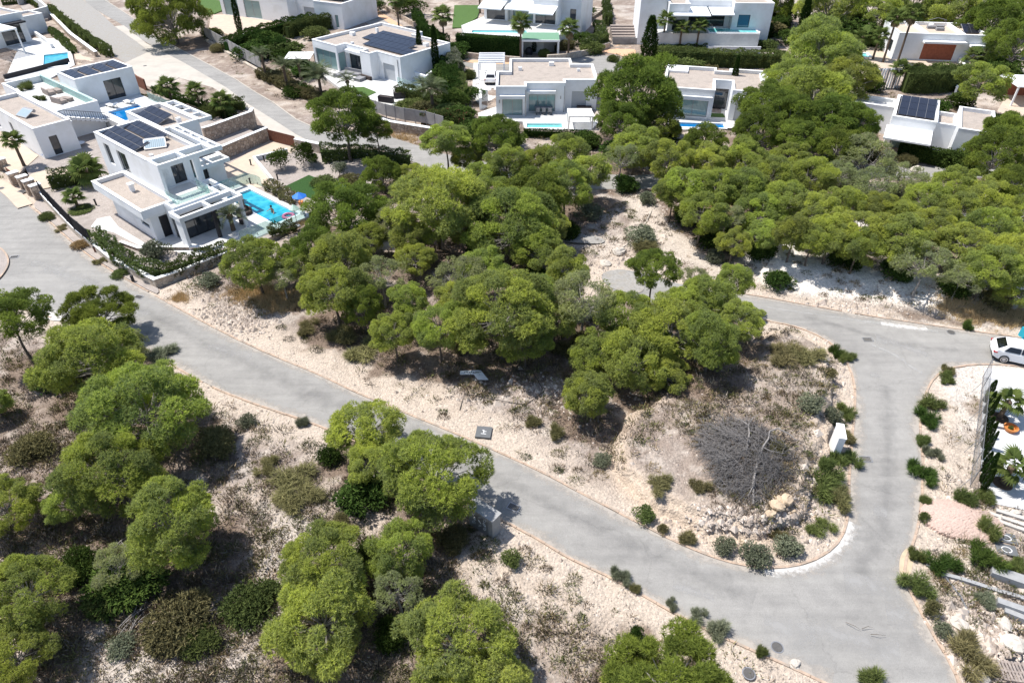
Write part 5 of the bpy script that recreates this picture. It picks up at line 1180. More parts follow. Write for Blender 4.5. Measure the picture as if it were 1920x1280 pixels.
for q in ((1.2, 2.0, 6.5, 7.2, .5), (15.2, 15.9, 9.5, 10.2, .5), (3.0, 3.4, 10.5, 10.9, .7)): MB().box(q[0], q[1], q[2], q[3], 3.6, 3.6 + q[4]).done('roof_unit', 'cap_white', V3)
MB().tube([(17.6, 1.94, .1), (17.6, 1.94, 3.6)], .045, 6).done('drainpipe', 'metal_grey', V3)
# --- second centre villa
V5 = empty('white_bungalow', (19.7, 90.6, 0), math.radians(-13), 'white villa split by a dark courtyard gap behind the deep blue pool', 'villa')
P5 = [(0, 0), (6.6, 0), (6.6, 4.6), (8.8, 4.6), (8.8, .6), (15.4, .6), (15.4, 10.2), (8.6, 10.2), (8.6, 8.8), (6.8, 8.8), (6.8, 10.2), (0, 10.2)]
block(V5, P5, -.1, 4.0, [(0, .3, 6.0, .5, 2.6, 't', 3), (2, .2, 2.0, .2, 2.9, 'd', 1), (4, .7, 4.0, .2, 2.9, 'r')])
MB().box(0, 6.4, -.5, -.003, 2.8, 3.2).box(8.9, 13.5, .1, .597, 3.0, 3.35).done('lintel', 'plaster', V5)
for q in ((12.6, 15.1, 6.5, 9.8, 3.61, 3.75), (.4, 3.0, 8.0, 9.9, 3.61, 3.9)): MB().box(*q).done('skylight', 'cap_white', V5)
pv = pool_at(local(G(1268, 238, .15), -5), 0, 6.2, 0, 1.6, .15, 'water_blue', 'deep blue pool partly hidden by pines, in front of the split villa', None, .25)
sheet('terrace', PATIO5, 'paving_white', -.4, .15, holes=[pv[::-1]])
px_sheet('lawn', [(1330, 212), (1356, 213), (1360, 220), (1330, 219)], 'lawn_bright', .19, .3)
px_sheet('deck', [(1330, 200), (1352, 203), (1352, 212), (1330, 210)], 'wood_grey', .2, .3)
r_ = empty('bench', (*G(1298, 215, .15), .15), 0, 'low white terrace bench in front of the teal windows', 'bench'); MB().box(0, 2.2, 0, .6, 0, .35).done('seat', 'cap_white', r_); MB().box(0, 2.2, .6, .72, 0, .6).done('backrest', 'cap_white', r_)
# --- awning villa at the top
def awning(root, u0, u1, v, d, z, drop=.7, m='awning'):
    MB().add([(u0, v, z), (u1, v, z), (u1, v - d, z - drop), (u0, v - d, z - drop), (u0, v, z + .05), (u1, v, z + .05), (u1, v - d, z - drop + .05), (u0, v - d, z - drop + .05)], [(0, 1, 2, 3), (7, 6, 5, 4), (0, 4, 5, 1), (1, 5, 6, 2), (2, 6, 7, 3), (3, 7, 4, 0)]).box(u0, u1, v - d - .06, v - d, z - drop - .12, z - drop + .07).done('awning', m, root)
a, an, L_ = px_house((908, 36), (1010, 44), 2.4)
V6 = empty('awning_villa', (a.x, a.y, 0), an, 'white villa at the top edge with three wide white awnings above a pool', 'villa')
block(V6, [(0, 0), (4.5, 0), (4.5, 1.5), (9.5, 1.5), (9.5, -.5), (14, -.5), (14, 2.5), (17.5, 2.5), (17.5, 12), (0, 12)], 0, 6.4, [(0, .5, 4.0, 2.5, 4.8, 'd', 2), (2, .5, 4.5, 2.5, 4.8, 't', 2), (4, .4, 4.1, 2.5, 4.8, 'd', 2), (6, 1.5, 2.6, 2.5, 4.6, 'd', 1)])
awning(V6, 0, 4.4, -.01, 3.2, 5.6); awning(V6, 4.7, 9.4, 1.49, 4.0, 5.6); awning(V6, 9.6, 14, -.51, 3.2, 5.5)
for k in range(3): solar(V6, 1 + k * 5, 5, 4, 2, 6.1, .1, 1.05, 1.0)
pv = pool_at(local(G(884, 62, 2.4), -2), 0, 9.5, 0, 1.8, 2.4, 'water_pale', 'turquoise pool on the raised terrace below the white awnings', None, .3)
sheet('raised_terrace', UP6, 'paving_white', -.3, 2.4, holes=[pv[::-1]])
px_sheet('lawn', [(852, 10), (902, 10), (895, 32), (868, 52), (848, 52)], 'lawn_bright', .3, .5)
cpt = empty('carport', (*G(978, 108, 0), 0), math.radians(-2), 'carport with green roof beside the clipped hedge', 'carport')
MB().box(0, 6.2, 0, 5.0, 2.55, 2.75).done('roof', 'roof_green', cpt); MB().box(0, .25, 0, 5, 0, 2.549).box(5.9, 6.2, 0, 5, 0, 2.549).box(.251, 5.899, 4.8, 5, 0, 2.549).done('wall', 'plaster', cpt)
MB().box(-.1, 6.3, -.15, -.003, 2.5, 2.8).done('fascia', 'cap_white', cpt)
MB().lathe([(.01, 0), (.6, .05), (.7, .6), (.45, 1.1), (.01, 1.3)], 10, (1.2, 1.6, 0)).done('covered_motorbike', 'metal_dark', cpt)
wall_line('lane_wall', [(866, 108), (920, 114), (975, 118)], .9, 'stone_pale', 'curved stone wall along the orange lane, left part', .4, 0, None)
wall_line('lane_wall', [(1026, 114), (1060, 112), (1100, 104), (1142, 90)], .9, 'stone_pale', 'curved stone wall beside the cul-de-sac', .4, 0, None)
wall_line('lane_wall', [(690, -4), (720, 16), (760, 40), (800, 62)], .8, 'stone_wall', 'stone wall along the orange pavement at the top', .4, 0, None)
stp = empty('garden_steps', (*G(1098, 44, 0), 0), math.radians(62), 'stone steps climbing towards the top edge', 'steps')
for k in range(9): MB().box(k * 1.1, k * 1.1 + 1.0, 0, 2.0, -.1, .15 + k * .1).done('step', 'stone_pale', stp)
stp2 = empty('entrance_stairs', (*G(1150, 83, 0), 0), 0, 'brown timber entrance stairs and gate above the cul-de-sac', 'stairs')
for k in range(7): MB().box(0, 4.6, k * .9, k * .9 + .8, 0, .3 + k * .25).done('step', 'wood_grey' if k > 1 else 'fence_grey', stp2)
MB().box(-.2, 4.9, -.4, -.3, 0, 1.1).done('gate', 'fence_grey', stp2)
# --- villa with the pale pool, top right of centre
V7 = empty('pool_villa', (*G(1228, 58, 2.8), 0), math.radians(-2), 'white villa at the top edge with pale infinity pool and white awnings', 'villa')
block(V7, [(2, 0), (5.4, 0), (5.4, 3), (13, 3), (13, 1.0), (19.6, 1.0), (19.6, 10), (2, 10)], 0, 7.0, [(2, .6, 6.8, 2.9, 4.9, 'd', 3), (4, 1.0, 3.0, 3.2, 5.2, 'b', 1), (0, .8, 2.8, 2.9, 4.6, 'd', 1)])
awning(V7, 2.2, 8.8, 2.99, 4.4, 6.0, .5); awning(V7, 9.1, 12.9, 2.99, 3.6, 6.0, .5)
block(V7, rect(-2.6, 1.9, 2, 10), 0, 8.5, [])
sheet('raised_terrace', UP7, 'paving_white', -.3, 2.8)
pr = local(G(1328, 62, 2.8), -2); q_ = [pr(*c) for c in rect(0, 8.6, 0, 3.0)]
r_ = empty('swimming_pool', (*q_[0], 0), math.radians(-2), 'pale infinity pool with white front wall at the top', 'swimming pool')
MB().prism(rect(0, 8.6, -.2, 3.0), -.2, 2.95, [rect(.25, 8.35, -.05, 2.75)[::-1]]).done('basin', 'cap_white', r_); MB().box(.25, 8.35, -.05, 2.75, 1.5, 2.88).done('water', 'water_pale', r_)
MB().box(-.1, 8.7, -2.2, -2.0, -.2, 1.2).done('front_wall', 'plaster', r_); MB().box(0, 8.6, -1.99, -.21, -.2, .6).done('overflow_basin', 'plaster_grey', r_)
wall_line('terrace_wall', [(1222, 84), (1326, 86)], 2.7, 'plaster', 'high white terrace wall behind the three palms', .4, 0)
lounger(local(G(1383, 44, 2.8), 0), 0, 0, 2.8, 0, 'white lounger by the blue window of the pool villa, left', 0); lounger(local(G(1395, 44, 2.8), 0), 0, 0, 2.8, .4, 'white lounger by the blue window of the pool villa, right', 0)
r_ = empty('lounge_set', (*G(1325, 42, 2.8), 2.8), 0, 'white lounge seats under the awnings of the pool villa', 'outdoor furniture'); MB().box(0, 2.4, 0, .9, 0, .42).done('seat', 'fabric_white', r_); MB().box(0, 2.4, .9, 1.05, 0, .85).done('backrest', 'fabric_white', r_)
px_sheet('gravel_garden', [(1408, 25), (1440, 30), (1485, 70), (1480, 92), (1410, 84)], 'garden_gravel', .1, .3)
px_sheet('side_steps', [(1212, 0), (1228, 0), (1228, 82), (1212, 82)], 'fence_grey', .4, .5)
# --- brown-shuttered villa, upper right
V8 = empty('shutter_villa', (62.6, 117.6, 0), math.radians(-8), 'white villa with a large brown roller shutter and roof terrace at upper right', 'villa')
block(V8, rect(0, 13.6, 0, 8.2), -.1, 4.2, [(0, 4.2, 9.2, .3, 2.8, 'w'), (3, 4, 6.5, .8, 2.6, 'd', 1)], rm='paving_beige')
MB().box(3.8, 10.2, -1.2, -.003, 3.0, 3.3).box(11, 13.6, -1.0, -.003, 2.6, 2.9).done('canopy', 'plaster', V8)
solar(V8, 10.8, 2.6, 2, 2, 3.9, .35, 1.1, 1.2)
for u in (4.3, 9.9): MB().box(u, u + .2, .27, 7.9, 3.8, 4.3).done('roof_divider', 'cap_white', V8)
for u, v in ((6.0, 5.2), (7.6, 5.8), (7.0, 4.0)): MB().box(u, u + 1.2, v, v + .7, 3.8, 4.2).done('roof_seat', 'fabric_grey', V8)
for u in (3.5, 7.2): MB().lathe([(.01, 0), (.4, 0), (.42, .35), (.01, .5)], 10, (u, 7.3, 3.8)).done('roof_vent', 'cap_white', V8)
MB().tube([(9, 6.5, 3.8), (9, 6.5, 5.0), (7.6, 6.5, 5.3), (6.2, 6.5, 4.9)], .04, 5).done('awning_frame', 'metal_grey', V8)
pv = pool_at(local(G(1582, 106, .15), -4), 0, 4.4, 0, 2.2, .15, 'water_pale', 'small turquoise pool beside the palms at upper right', None, .3)
pw = pool_at(local(G(1622, 126, .15), -4), 0, 1.5, 0, 2.6, .15, 'water_pale', 'narrow turquoise basin below the small pool at upper right', None, .15)
sheet('terrace', PATIO8, 'paving_beige', -.4, .15, holes=[pv[::-1], pw[::-1]])
px_sheet('lawn', [(1550, 78), (1625, 80), (1640, 88), (1552, 86)], 'lawn', .19, .3)
lat = empty('lattice_screen', (*G(1625, 168, 0), 0), math.radians(8), 'tall white slatted screen between the palms and the bushy hedge', 'screen')
for k in range(12): MB().box(k * .42, k * .42 + .2, -.06, .06, 0, 2.9).done('slat', 'cap_white' if k % 3 else 'fence_grey', lat)
MB().box(-.1, 5.2, .07, .12, 2.6, 2.8).done('rail', 'cap_white', lat)
wall_line('garden_wall', [(1796, 118), (1806, 135), (1790, 176)], .9, 'plaster', 'white garden wall running down from the shutter villa', .3, 0)
# --- square villa with solar roof
V9 = empty('square_villa', (44.8, 79.8, 0), math.radians(-28), 'white cube villa with square solar roof and wide white awning at the right', 'villa')
block(V9, rect(0, 4.7, 0, 8.6), -.1, 4.0, [(0, .6, 4.0, .3, 2.4, 't', 2)]); solar(V9, .5, 1.6, 4, 3, 3.75, .1, .92, 1.9)
awning(V9, -.3, 4.6, -.01, 3.6, 2.9, .35)
block(V9, rect(6.9, 10.6, -.9, 7.4), -.1, 4.0, [(0, 1.6, 3.0, .3, 2.2, 'w')]); block(V9, rect(4.703, 6.897, 2.4, 7.0), -.1, 3.2, [])
block(V9, rect(-6, -.003, 5.2, 8.6), -.1, 3.4, [(0, 1, 4, .3, 2.4, 'd', 2)], rm='paving_white')
bush(1748, 240, 22, 1.6, 'lush', 'bush_dark', 'leafy plants in the gap between the two cubes of the square villa')
V10 = empty('garden_pavilion', (*G(1893, 200, 0), 0), math.radians(-6), 'open pavilion with white canopy roof at the right edge', 'pavilion')
MB().box(0, 7, 0, 5.5, 2.6, 2.75).done('roof', 'awning', V10)
for u in (0.1, 6.7):
    for v in (.1, 5.2): MB().box(u, u + .2, v, v + .2, 0, 2.6).done('pillar', 'plaster', V10)
MB().box(.1, 6.9, 5.0, 5.15, 0, 2.4).done('back_wall', 'rust_door', V10)
px_sheet('terrace', [(1870, 208), (1893, 168), (1990, 160), (2000, 230), (1880, 225)], 'paving_beige', .06, .3)

# ------------------------------------------------------------------ street things
def grate(px, py, rz, label, w=.75, d=.5, round_=False, g='road covers and grates', zz=.03):
    b = Vector((*G(px, py, 0), zz)); root = empty('drain_grate' if not round_ else 'manhole_cover', b, rz, label, 'drain grate' if not round_ else 'manhole cover', g)
    if round_:
        MB().lathe([(.31, -.03), (.31, .004), (.26, .004)], 20).done('frame', 'metal_grey', root); MB().lathe([(.255, -.03), (.255, .01), (.22, .016), (.001, .016)], 20).done('lid', 'grate', root)
    else:
        MB().prism(rect(-w / 2, w / 2, -d / 2, d / 2), -.03, .006, [rect(-w / 2 + .05, w / 2 - .05, -d / 2 + .05, d / 2 - .05)[::-1]]).done('frame', 'metal_grey', root)
        bars = MB(); n = 7
        for k in range(n): x = -w / 2 + .06 + (w - .12) * k / n; bars.box(x, x + (w - .12) / n * .6, -d / 2 + .05, d / 2 - .05, -.02, .004)
        bars.done('bars', 'grate', root); MB().box(-w / 2 + .05, w / 2 - .05, -d / 2 + .05, d / 2 - .05, -.035, -.02).done('pit', 'metal_dark', root)
for a in [(1627, 637, 0, 'small grate in the middle of the road fork'), (1623, 861, -.05, 'dark grate in the side road opposite the white cabinet'), (963, 951, -.5, 'rusty grate in the long road right of the concrete block'),
          (85, 581, 0, 'square grate at the left road end beside the apron'), (260, 557, -.3, 'worn cover near the lower corner of the boundary wall'), (27, 482, .2, 'small cover in the left road by the traffic island')]: grate(*a)
grate(1457, 1213, 0, 'round manhole cover at the kerb of the wide road mouth', round_=True); grate(1783, 623, 0, 'round worn manhole cover near the white car', round_=True); grate(1403, 1264, 0, 'round lid on the verge at the bottom edge', round_=True, zz=.12); grate(272, 124, 0, 'little round cover on the pale concrete drive', round_=True)
grate(3, 355, .1, 'round cover at the left edge in the pavement', round_=True, zz=.14); grate(42, 361, -.4, 'grey rectangular cover on the pavement by the gate', .9, .5, zz=.14)
b = P(907, 812); root = empty('utility_cover', b + Vector((0, 0, .02)), -.12, 'dark grey square utility cover with a pale emblem on the chalky verge', 'utility cover')
MB().box(-.5, .5, -.5, .5, -.2, .12).done('slab', 'metal_dark' if False else 'cover_grey', root) if 'cover_grey' in M else None
mat('cover_grey', (.13, .135, .14), .85, .1, 5); MB().box(-.5, .5, -.5, .5, -.2, .12).done('slab', 'cover_grey', root)
em = MB(); em.box(-.1, .02, .1, .17, .12, .126).box(-.03, .04, -.1, .099, .12, .126).box(-.16, .18, -.2, -.15, .12, .126).box(.06, .18, .02, .07, .12, .126).done('emblem', 'chalk', root)
for i, (x, y, rz) in enumerate([(1885, 1010, -.25), (1886, 1032, -.25)]):
    b = P(x, y); root = empty('utility_cover', b + Vector((0, 0, .05)), rz, ['upper of two dark covers with a pale ring at lower right', 'lower of two dark covers with a pale ring at lower right'][i], 'utility cover', 'dark covers with pale rings')
    MB().box(-.52, .52, -.35, .35, -.2, .06).done('slab', 'cover_grey', root); mb = MB(); n = 20
    for k in range(n):
        a0, a1 = k * 6.2832 / n, (k + 1) * 6.2832 / n; mb.add([(math.cos(a_) * r_ * 1.3, math.sin(a_) * r_, z_) for z_ in (.06, .066) for a_, r_ in ((a0, .17), (a1, .17), (a1, .21), (a0, .21))], [(3, 2, 1, 0)[::1], (4, 5, 6, 7)[::-1], (0, 1, 5, 4), (2, 3, 7, 6)])
    mb.done('ring', 'chalk', root)
# concrete utility block beside the long road
b = P(912, 992); root = empty('concrete_block', b, math.radians(-38), 'grey concrete service block with white graffiti beside the long road', 'service block')
MB().box(-.95, .75, -.35, .35, -.3, 1.55).done('body', 'block_grey', root); MB().box(-1.0, .8, -.4, .4, 1.55, 1.68).done('lid', 'block_grey', root); MB().box(-.6, .45, -.365, -.35, .1, 1.35).done('door', 'metal_grey', root)
g = MB(); rg_ = random.Random(3)
for k in range(9):
    cx0, cz0 = -.55 + (k % 3) * .38 + rg_.uniform(-.04, .04), 1.3 - (k // 3) * .36; pts = [(cx0 + .11 * math.cos(t * 1.1 + k), -.372, cz0 + .12 * math.sin(t * 1.3 + k * 2)) for t in range(7)]; g.tube(pts, .014, 4, False)
g.done('squiggles', 'chalk', root)  # pale looping tubes on the front face of the block
# white cabinet on the island verge
b = P(1563, 850); root = empty('white_cabinet', b, math.radians(-14), 'tall white rendered utility cabinet wall at the edge of the island', 'utility cabinet')
MB().box(-.2, .2, -.45, .85, -.4, 1.75).done('body', 'plaster', root); MB().box(-.23, .23, -.48, .88, 1.75, 1.82).done('lid', 'cap_white', root)
MB().box(.201, .22, -.3, .7, .3, 1.5).done('door', 'plaster_grey', root)
# white bent board lying in front of the wood
b = P(890, 705); root = empty('white_board', b + Vector((0, 0, .18)), 0, 'white L-shaped signboard lying on the ground at the edge of the wood', 'signboard')
bd = [(-1.05, .32), (-1.05, -.05), (-.05, -.05), (.25, -.62), (1.0, -.62), (.45, .35), (.2, .4)]
MB().prism(bd[::1], 0, .05).done('board', 'paint_white', root); sm = MB()
for k in range(7): sm.box(-.75 + k * .16, -.66 + k * .16, .1, .22 + .03 * (k % 2), .051, .054)
sm.box(-.1, .5, .12, .2, .051, .054, .3).done('faded_print', 'block_grey', root)
# white car
def car(loc, rz, label, scale=1.0):
    root = empty('parked_car', loc, rz, label, 'car'); W_ = .88
    prof = [(-2.15, .42), (-2.2, .62), (-2.16, .86), (-2.02, 1.0), (-1.2, 1.0), (-.2, .98), (.9, .96), (1.5, .86), (1.98, .74), (2.15, .6), (2.15, .32), (1.75, .26), (-1.8, .26)]
    ring_w = lambda x: W_ * (1 - .10 * max(0, abs(x) - 1.4) ** 1.5)
    v = []; n = len(prof); ys = [-1, -.93, .93, 1]
    for yi, y in enumerate(ys):
        for (x, z) in prof:
            e = abs(y) > .95; v.append((x * (.985 if e else 1), y * ring_w(x), (z - .05 if z > .8 else z + .03) if e else z))
    f = []
    for j in range(3):
        for i in range(n): f.append((j * n + i, j * n + (i + 1) % n, (j + 1) * n + (i + 1) % n, (j + 1) * n + i))
    f.append(tuple(range(n))[::-1]); f.append(tuple(3 * n + i for i in range(n)))
    o = MB().add(v, f).done('body', 'paint_white', root); md = o.modifiers.new('b', 'BEVEL'); md.width = .06; md.segments = 3; md.limit_method = 'ANGLE'; md.angle_limit = .6
    base = [(-2.05, .98), (-1.45, 1.40), (-.4, 1.47), (.35, 1.40), (1.15, .95)]; v = []
    for s_ in (-1, 1):
        for (x, z) in base: v.append((x, s_ * (W_ - .04 if z < 1.1 else W_ * .72), z))
    n = len(base); f = [(i, i + 1, n + i + 1, n + i) for i in range(n - 1)] + [tuple(range(n))[::-1], tuple(n + i for i in range(n))]
    o = MB().add(v, f).done('cabin', 'paint_white', root); md = o.modifiers.new('b', 'BEVEL'); md.width = .05; md.segments = 2
    def pane(q, name): MB().add(q + [(a_, b_, c_ - .02) for a_, b_, c_ in q], [(0, 1, 2, 3), (7, 6, 5, 4), (0, 4, 5, 1), (1, 5, 6, 2), (2, 6, 7, 3), (3, 7, 4, 0)]).done(name, 'car_glass', root)
    pane([(-1.98, -.68, 1.05), (-1.98, .68, 1.05), (-1.5, .56, 1.395), (-1.5, -.56, 1.395)], 'rear_window'); pane([(1.08, .68, 1.02), (1.08, -.68, 1.02), (.42, -.56, 1.405), (.42, .56, 1.405)], 'windscreen')
    for s_ in (-1, 1):
        for (x0, x1, xa, xb) in ((-1.62, -.62, -1.32, -.60), (-.55, .70, -.53, .25)):
            q = [(x0, s_ * .862, 1.03), (x1, s_ * .862, 1.03), (xb, s_ * .70, 1.36), (xa, s_ * .70, 1.37)]; q = [(a_, b_ + s_ * .012, c_) for a_, b_, c_ in q]
            MB().add(q + [(a_, b_ - s_ * .02, c_) for a_, b_, c_ in q], [(0, 1, 2, 3), (7, 6, 5, 4), (0, 4, 5, 1), (1, 5, 6, 2), (2, 6, 7, 3), (3, 7, 4, 0)]).done('side_window', 'car_glass', root)
        for x in (-1.38, 1.36):
            w = MB().lathe([(.12, -.1), (.31, -.1), (.33, -.06), (.33, .06), (.31, .1), (.12, .1)], 22); w.v = [(a_, c_, b_) for a_, b_, c_ in w.v]; wo = w.done('wheel', 'tyre', root, (x, s_ * .80, .33))
            r2 = MB(); r2.lathe([(.001, .09), (.05, .09), (.06, .08), (.21, .105), (.235, .1), (.235, -.1), (.001, -.1)], 20); r2.v = [(a_, s_ * c_, b_) for a_, b_, c_ in r2.v]; r2.done('rim', 'rim', wo)
        MB().box(-2.215, -1.98, s_ * .8 - .12, s_ * .8 + .10, .78, .86).done('tail_light', 'tail_light', root); MB().box(1.95, 2.12, s_ * .68 - .12, s_ * .68 + .12, .6, .7).done('headlight', 'glass_blue', root)
        MB().box(.62, .78, s_ * .92 - .08, s_ * .92 + .08, .98, 1.1).done('mirror', 'paint_white', root)
    MB().box(-2.22, -2.19, -.3, .3, .52, .66).done('number_plate', 'cap_white', root); MB().box(-2.1, 2.05, -.8, .8, .22, .3).done('underbody', 'tyre', root)
    root.scale = (scale,) * 3
    return root
p0 = Vector(G(1878, 680, .0)); p1 = Vector(G(1960, 698, .0)); dd = p1 - p0; an = math.atan2(dd.y, dd.x); n_ = Vector((-dd.y, dd.x)).normalized()
c_ = p0 + dd.normalized() * 1.38 + n_ * .8
car((c_.x, c_.y, .035), an, 'white hatchback parked at the right edge, cut by the frame')
b = P(921, 152, z=.05); car(b, math.radians(88), 'white car parked under the beam pergola by the bungalow')
tag(MB().prism(rect(-.4, .4, -.3, .3), 0, .8, []).done('teal_bin', 'bin_teal', None, P(1922, 632)), 'teal plastic bin on the bank at the right edge', 'bin')
# orange bowl, palm basins
b = Vector((*G(1893, 806, .03), .03)); root = empty('orange_bowl', b, 0, 'round orange bowl with a plant on the white gravel', 'bowl')
MB().lathe([(.01, .02), (.3, 0), (.42, .2), (.44, .3), (.36, .3), (.33, .14), (.01, .12)], 18).done('bowl', 'terracotta', root); link('plant', shrub_var('round', 0), root, (0, 0, .1)).scale = (.22, .22, .25)
for i, (x, y) in enumerate([(1874, 783), (1880, 906)]):
    b = Vector((*G(x, y, .03), .03)); tag(MB().lathe([(.55, 0), (.52, .06), (.34, .06), (.28, .03), (.01, .03)], 20).done('tree_basin', 'basin_earth', None, b), ['dark earth ring around the upper fan palm', 'dark earth ring around the lower fan palm'][i], 'tree basin', 'dark rings around the yard palms')
# mesh fence with leaning posts along the white yard
root = empty('mesh_fence', P(1818, 912), 0, 'thin metal mesh fence with posts left of the cypress row', 'fence'); q0, q1 = P(1818, 912), P(1842, 708)
for k in range(8):
    p = q0.lerp(q1, k / 7) - q0; MB().tube([(p.x, p.y, -.1), (p.x, p.y, 1.75)], .03, 6).done('post', 'metal_grey', root)
    if k % 2 == 0: MB().tube([(p.x, p.y, 1.3), (p.x - .7, p.y - .1, 0)], .018, 5).done('brace', 'metal_grey', root)
rl = MB(); d_ = q1 - q0
for z in (.1, .9, 1.7): rl.tube([(0, 0, z), (d_.x, d_.y, z)], .014, 4)
for k in range(60):
    p = d_ * (k / 60); p2 = d_ * ((k + 1) / 60); rl.tube([(p.x, p.y, .1), (p2.x, p2.y, 1.7)], .005, 3, False).tube([(p.x, p.y, 1.7), (p2.x, p2.y, .1)], .005, 3, False)
rl.done('wire_mesh', 'metal_grey', root)
# boulders and rock slabs
def boulder(px, py, s, label, m='boulder', sq=(1, .8, .6), seed=1, grp=None):
    rg = np.random.default_rng(seed); n1, n2 = 14, 9; v = []
    for j in range(n2):
        t = math.pi * j / (n2 - 1)
        for i in range(n1):
            a = i * 6.2832 / n1; d = np.array([math.cos(a) * math.sin(t), math.sin(a) * math.sin(t), math.cos(t)]); k = 1 + .35 * (vnoise(d[0:1] * 2.2 + seed * 3, d[1:2] * 2.2 + d[2:3] * 2, seed)[0] - .5) + rg.normal(0, .03)
            v.append(tuple(np.round(d * k * s * np.array(sq) * 6) / 6 * .35 + d * k * s * np.array(sq) * .65))
    f = [(j * n1 + i, (j + 1) * n1 + i, (j + 1) * n1 + (i + 1) % n1, j * n1 + (i + 1) % n1) for j in range(n2 - 1) for i in range(n1)]
    b = P(px, py, s * .3); o = MB().add(v, f).done('boulder', m, None, b + Vector((0, 0, s * sq[2] * .35)), seed * 1.3); tag(o, label, 'boulder', grp)
for i, a in enumerate([(1457, 946, .42, 'lower yellow boulder of the group below the dead tree'), (1476, 936, .42, 'upper right yellow boulder of the group below the dead tree'), (1461, 935, .3, 'upper left yellow boulder of the group below the dead tree'), (1446, 962, .34, 'flat boulder just below the yellow group'), (1486, 957, .22, 'small boulder right of the yellow group')]): boulder(*a, seed=i + 2)
for i, a in enumerate([(1902, 1205, .62, 'large white rock at the right edge in the lower rubble'), (1885, 1170, .42, 'white rock above the large one at the right edge'), (1800, 1170, .5, 'rounded pinkish rock in the lower right rubble'), (1490, 1243, .3, 'white flat rock at the kerb of the road mouth'), (1840, 1265, .4, 'pale rock at the bottom right corner left of the pallet'), (1905, 960, .3, 'pale rock below the white yard'), (1640, 300, .5, 'pale rock left of the pines') if False else (1720, 318, .9, 'brownish outcrop below the hedge of the square villa'), (1290, 380, .4, 'pale rock beside the chalk path') , (1160, 470, .7, 'flat pale rock near the dead-end track'), (1135, 493, .6, 'second flat pale rock near the dead-end track')]): boulder(*a, m='pale_rock', sq=(1, .8, .5), seed=i + 12)
def mound():
    rg = np.random.default_rng(4); n = 40; v = []; f = []; c = P(1805, 975)
    for j in range(n):
        for i in range(n):
            x, y = (i / (n - 1) - .5) * 4.4, (j / (n - 1) - .5) * 3.0; r_ = math.hypot(x / 2.2, y / 1.5); z = max(0, (1 - r_ ** 1.6)) * .42 + rg.normal(0, .012) - .03 * r_
            v.append((x, y, z if r_ < 1.02 else -.35))
    for j in range(n - 1):
        for i in range(n - 1): f.append((j * n + i, j * n + i + 1, (j + 1) * n + i + 1, (j + 1) * n + i))
    mat('pink_gravel', (.50, .37, .31), .95, .25, 14, .5, 40); tag(MB().add(v, f).done('gravel_mound', 'pink_gravel', None, c, -.2), 'low mound of pinkish gravel on the right building plot', 'gravel mound')
mound()
for i, (pts, h, w, lab) in enumerate([([(1762, 1078), (1800, 1088), (1862, 1108), (1930, 1128)], .22, .22, 'long low grey block wall, upper one at lower right'), ([(1855, 1072), (1930, 1098)], .35, .6, 'wide grey slab wall at the right edge'), ([(1865, 1132), (1940, 1158)], .4, .35, 'grey block wall at the right edge above the white rocks'), ([(1880, 1148), (1940, 1172)], .3, .3, 'low pale wall just under the grey block wall')]):
    wall_line('block_wall', pts, h, 'block_grey', lab, w, T1(*G(*pts[0])), None)
for i, (x, y, rz) in enumerate([(1888, 975, -.5), (1905, 990, -.5), (1915, 972, -.6), (1900, 968, -.45)]):
    tag(MB().box(-.9, .9, -.12, .12, 0, .12).done('kerbstone', 'concrete', None, P(x, y) + Vector((0, 0, .02)), rz), ['loose grey kerbstone left of the rock pile', 'loose grey kerbstone nearest the dark covers', 'loose kerbstone at the right edge', 'loose kerbstone below the white yard'][i], 'kerbstone', 'loose kerbstones')
pal = empty('pallet', P(1898, 1262) + Vector((0, 0, .1)), -.15, 'grey wooden pallet in the bottom right corner', 'pallet')
for k in range(8): MB().box(-.6 + k * .155, -.5 + k * .155, -.5, .5, .1, .13).done('slat', 'wood_grey', pal)
for y in (-.48, -.05, .38): MB().box(-.6, .6, y, y + .09, 0, .1).done('bearer', 'wood_grey', pal)
pp = MB().tube([P(1735, 1060) + Vector((0, 0, .1)), P(1765, 1075) + Vector((0, 0, .1)), P(1800, 1120) + Vector((0, 0, .1)), P(1815, 1150) + Vector((0, 0, .08))], .05, 6); tag(pp.done('old_pipe', 'metal_grey'), 'old grey pipe running over the rubble at lower right', 'pipe')
tag(MB().tube([P(940, 690) + Vector((0, 0, .06)), P(1000, 700) + Vector((0, 0, .06)), P(1020, 735) + Vector((0, 0, .06)), P(985, 760) + Vector((0, 0, .06)), P(870, 740) + Vector((0, 0, .06)), P(862, 770) + Vector((0, 0, .05))], .025, 5).done('loose_cable', 'metal_dark'), 'thin black cable curling on the chalky ground below the white board', 'cable')
tag(MB().box(-1.1, 1.1, -.2, .2, 0, .12).done('concrete_slab', 'plaster', None, P(683, 364) + Vector((0, 0, .1)), .7), 'pale concrete beam lying beside the compact green pine', 'concrete beam')
tag(MB().box(-.2, .2, -.2, .2, 0, .35).done('orange_box', 'terracotta', None, P(565, 383, z=PLOT_Z)), 'small red box at the foot of the blue parasol', 'box')
pr_ = [P(1150, 478), P(1180, 455), P(1210, 420), P(1222, 395)]
tag(MB().tube([p + Vector((0, 0, .05)) for p in pr_], .06, 5).done('timber_rail', 'pale_rock'), 'pale timber edging running up the chalk path', 'edging')
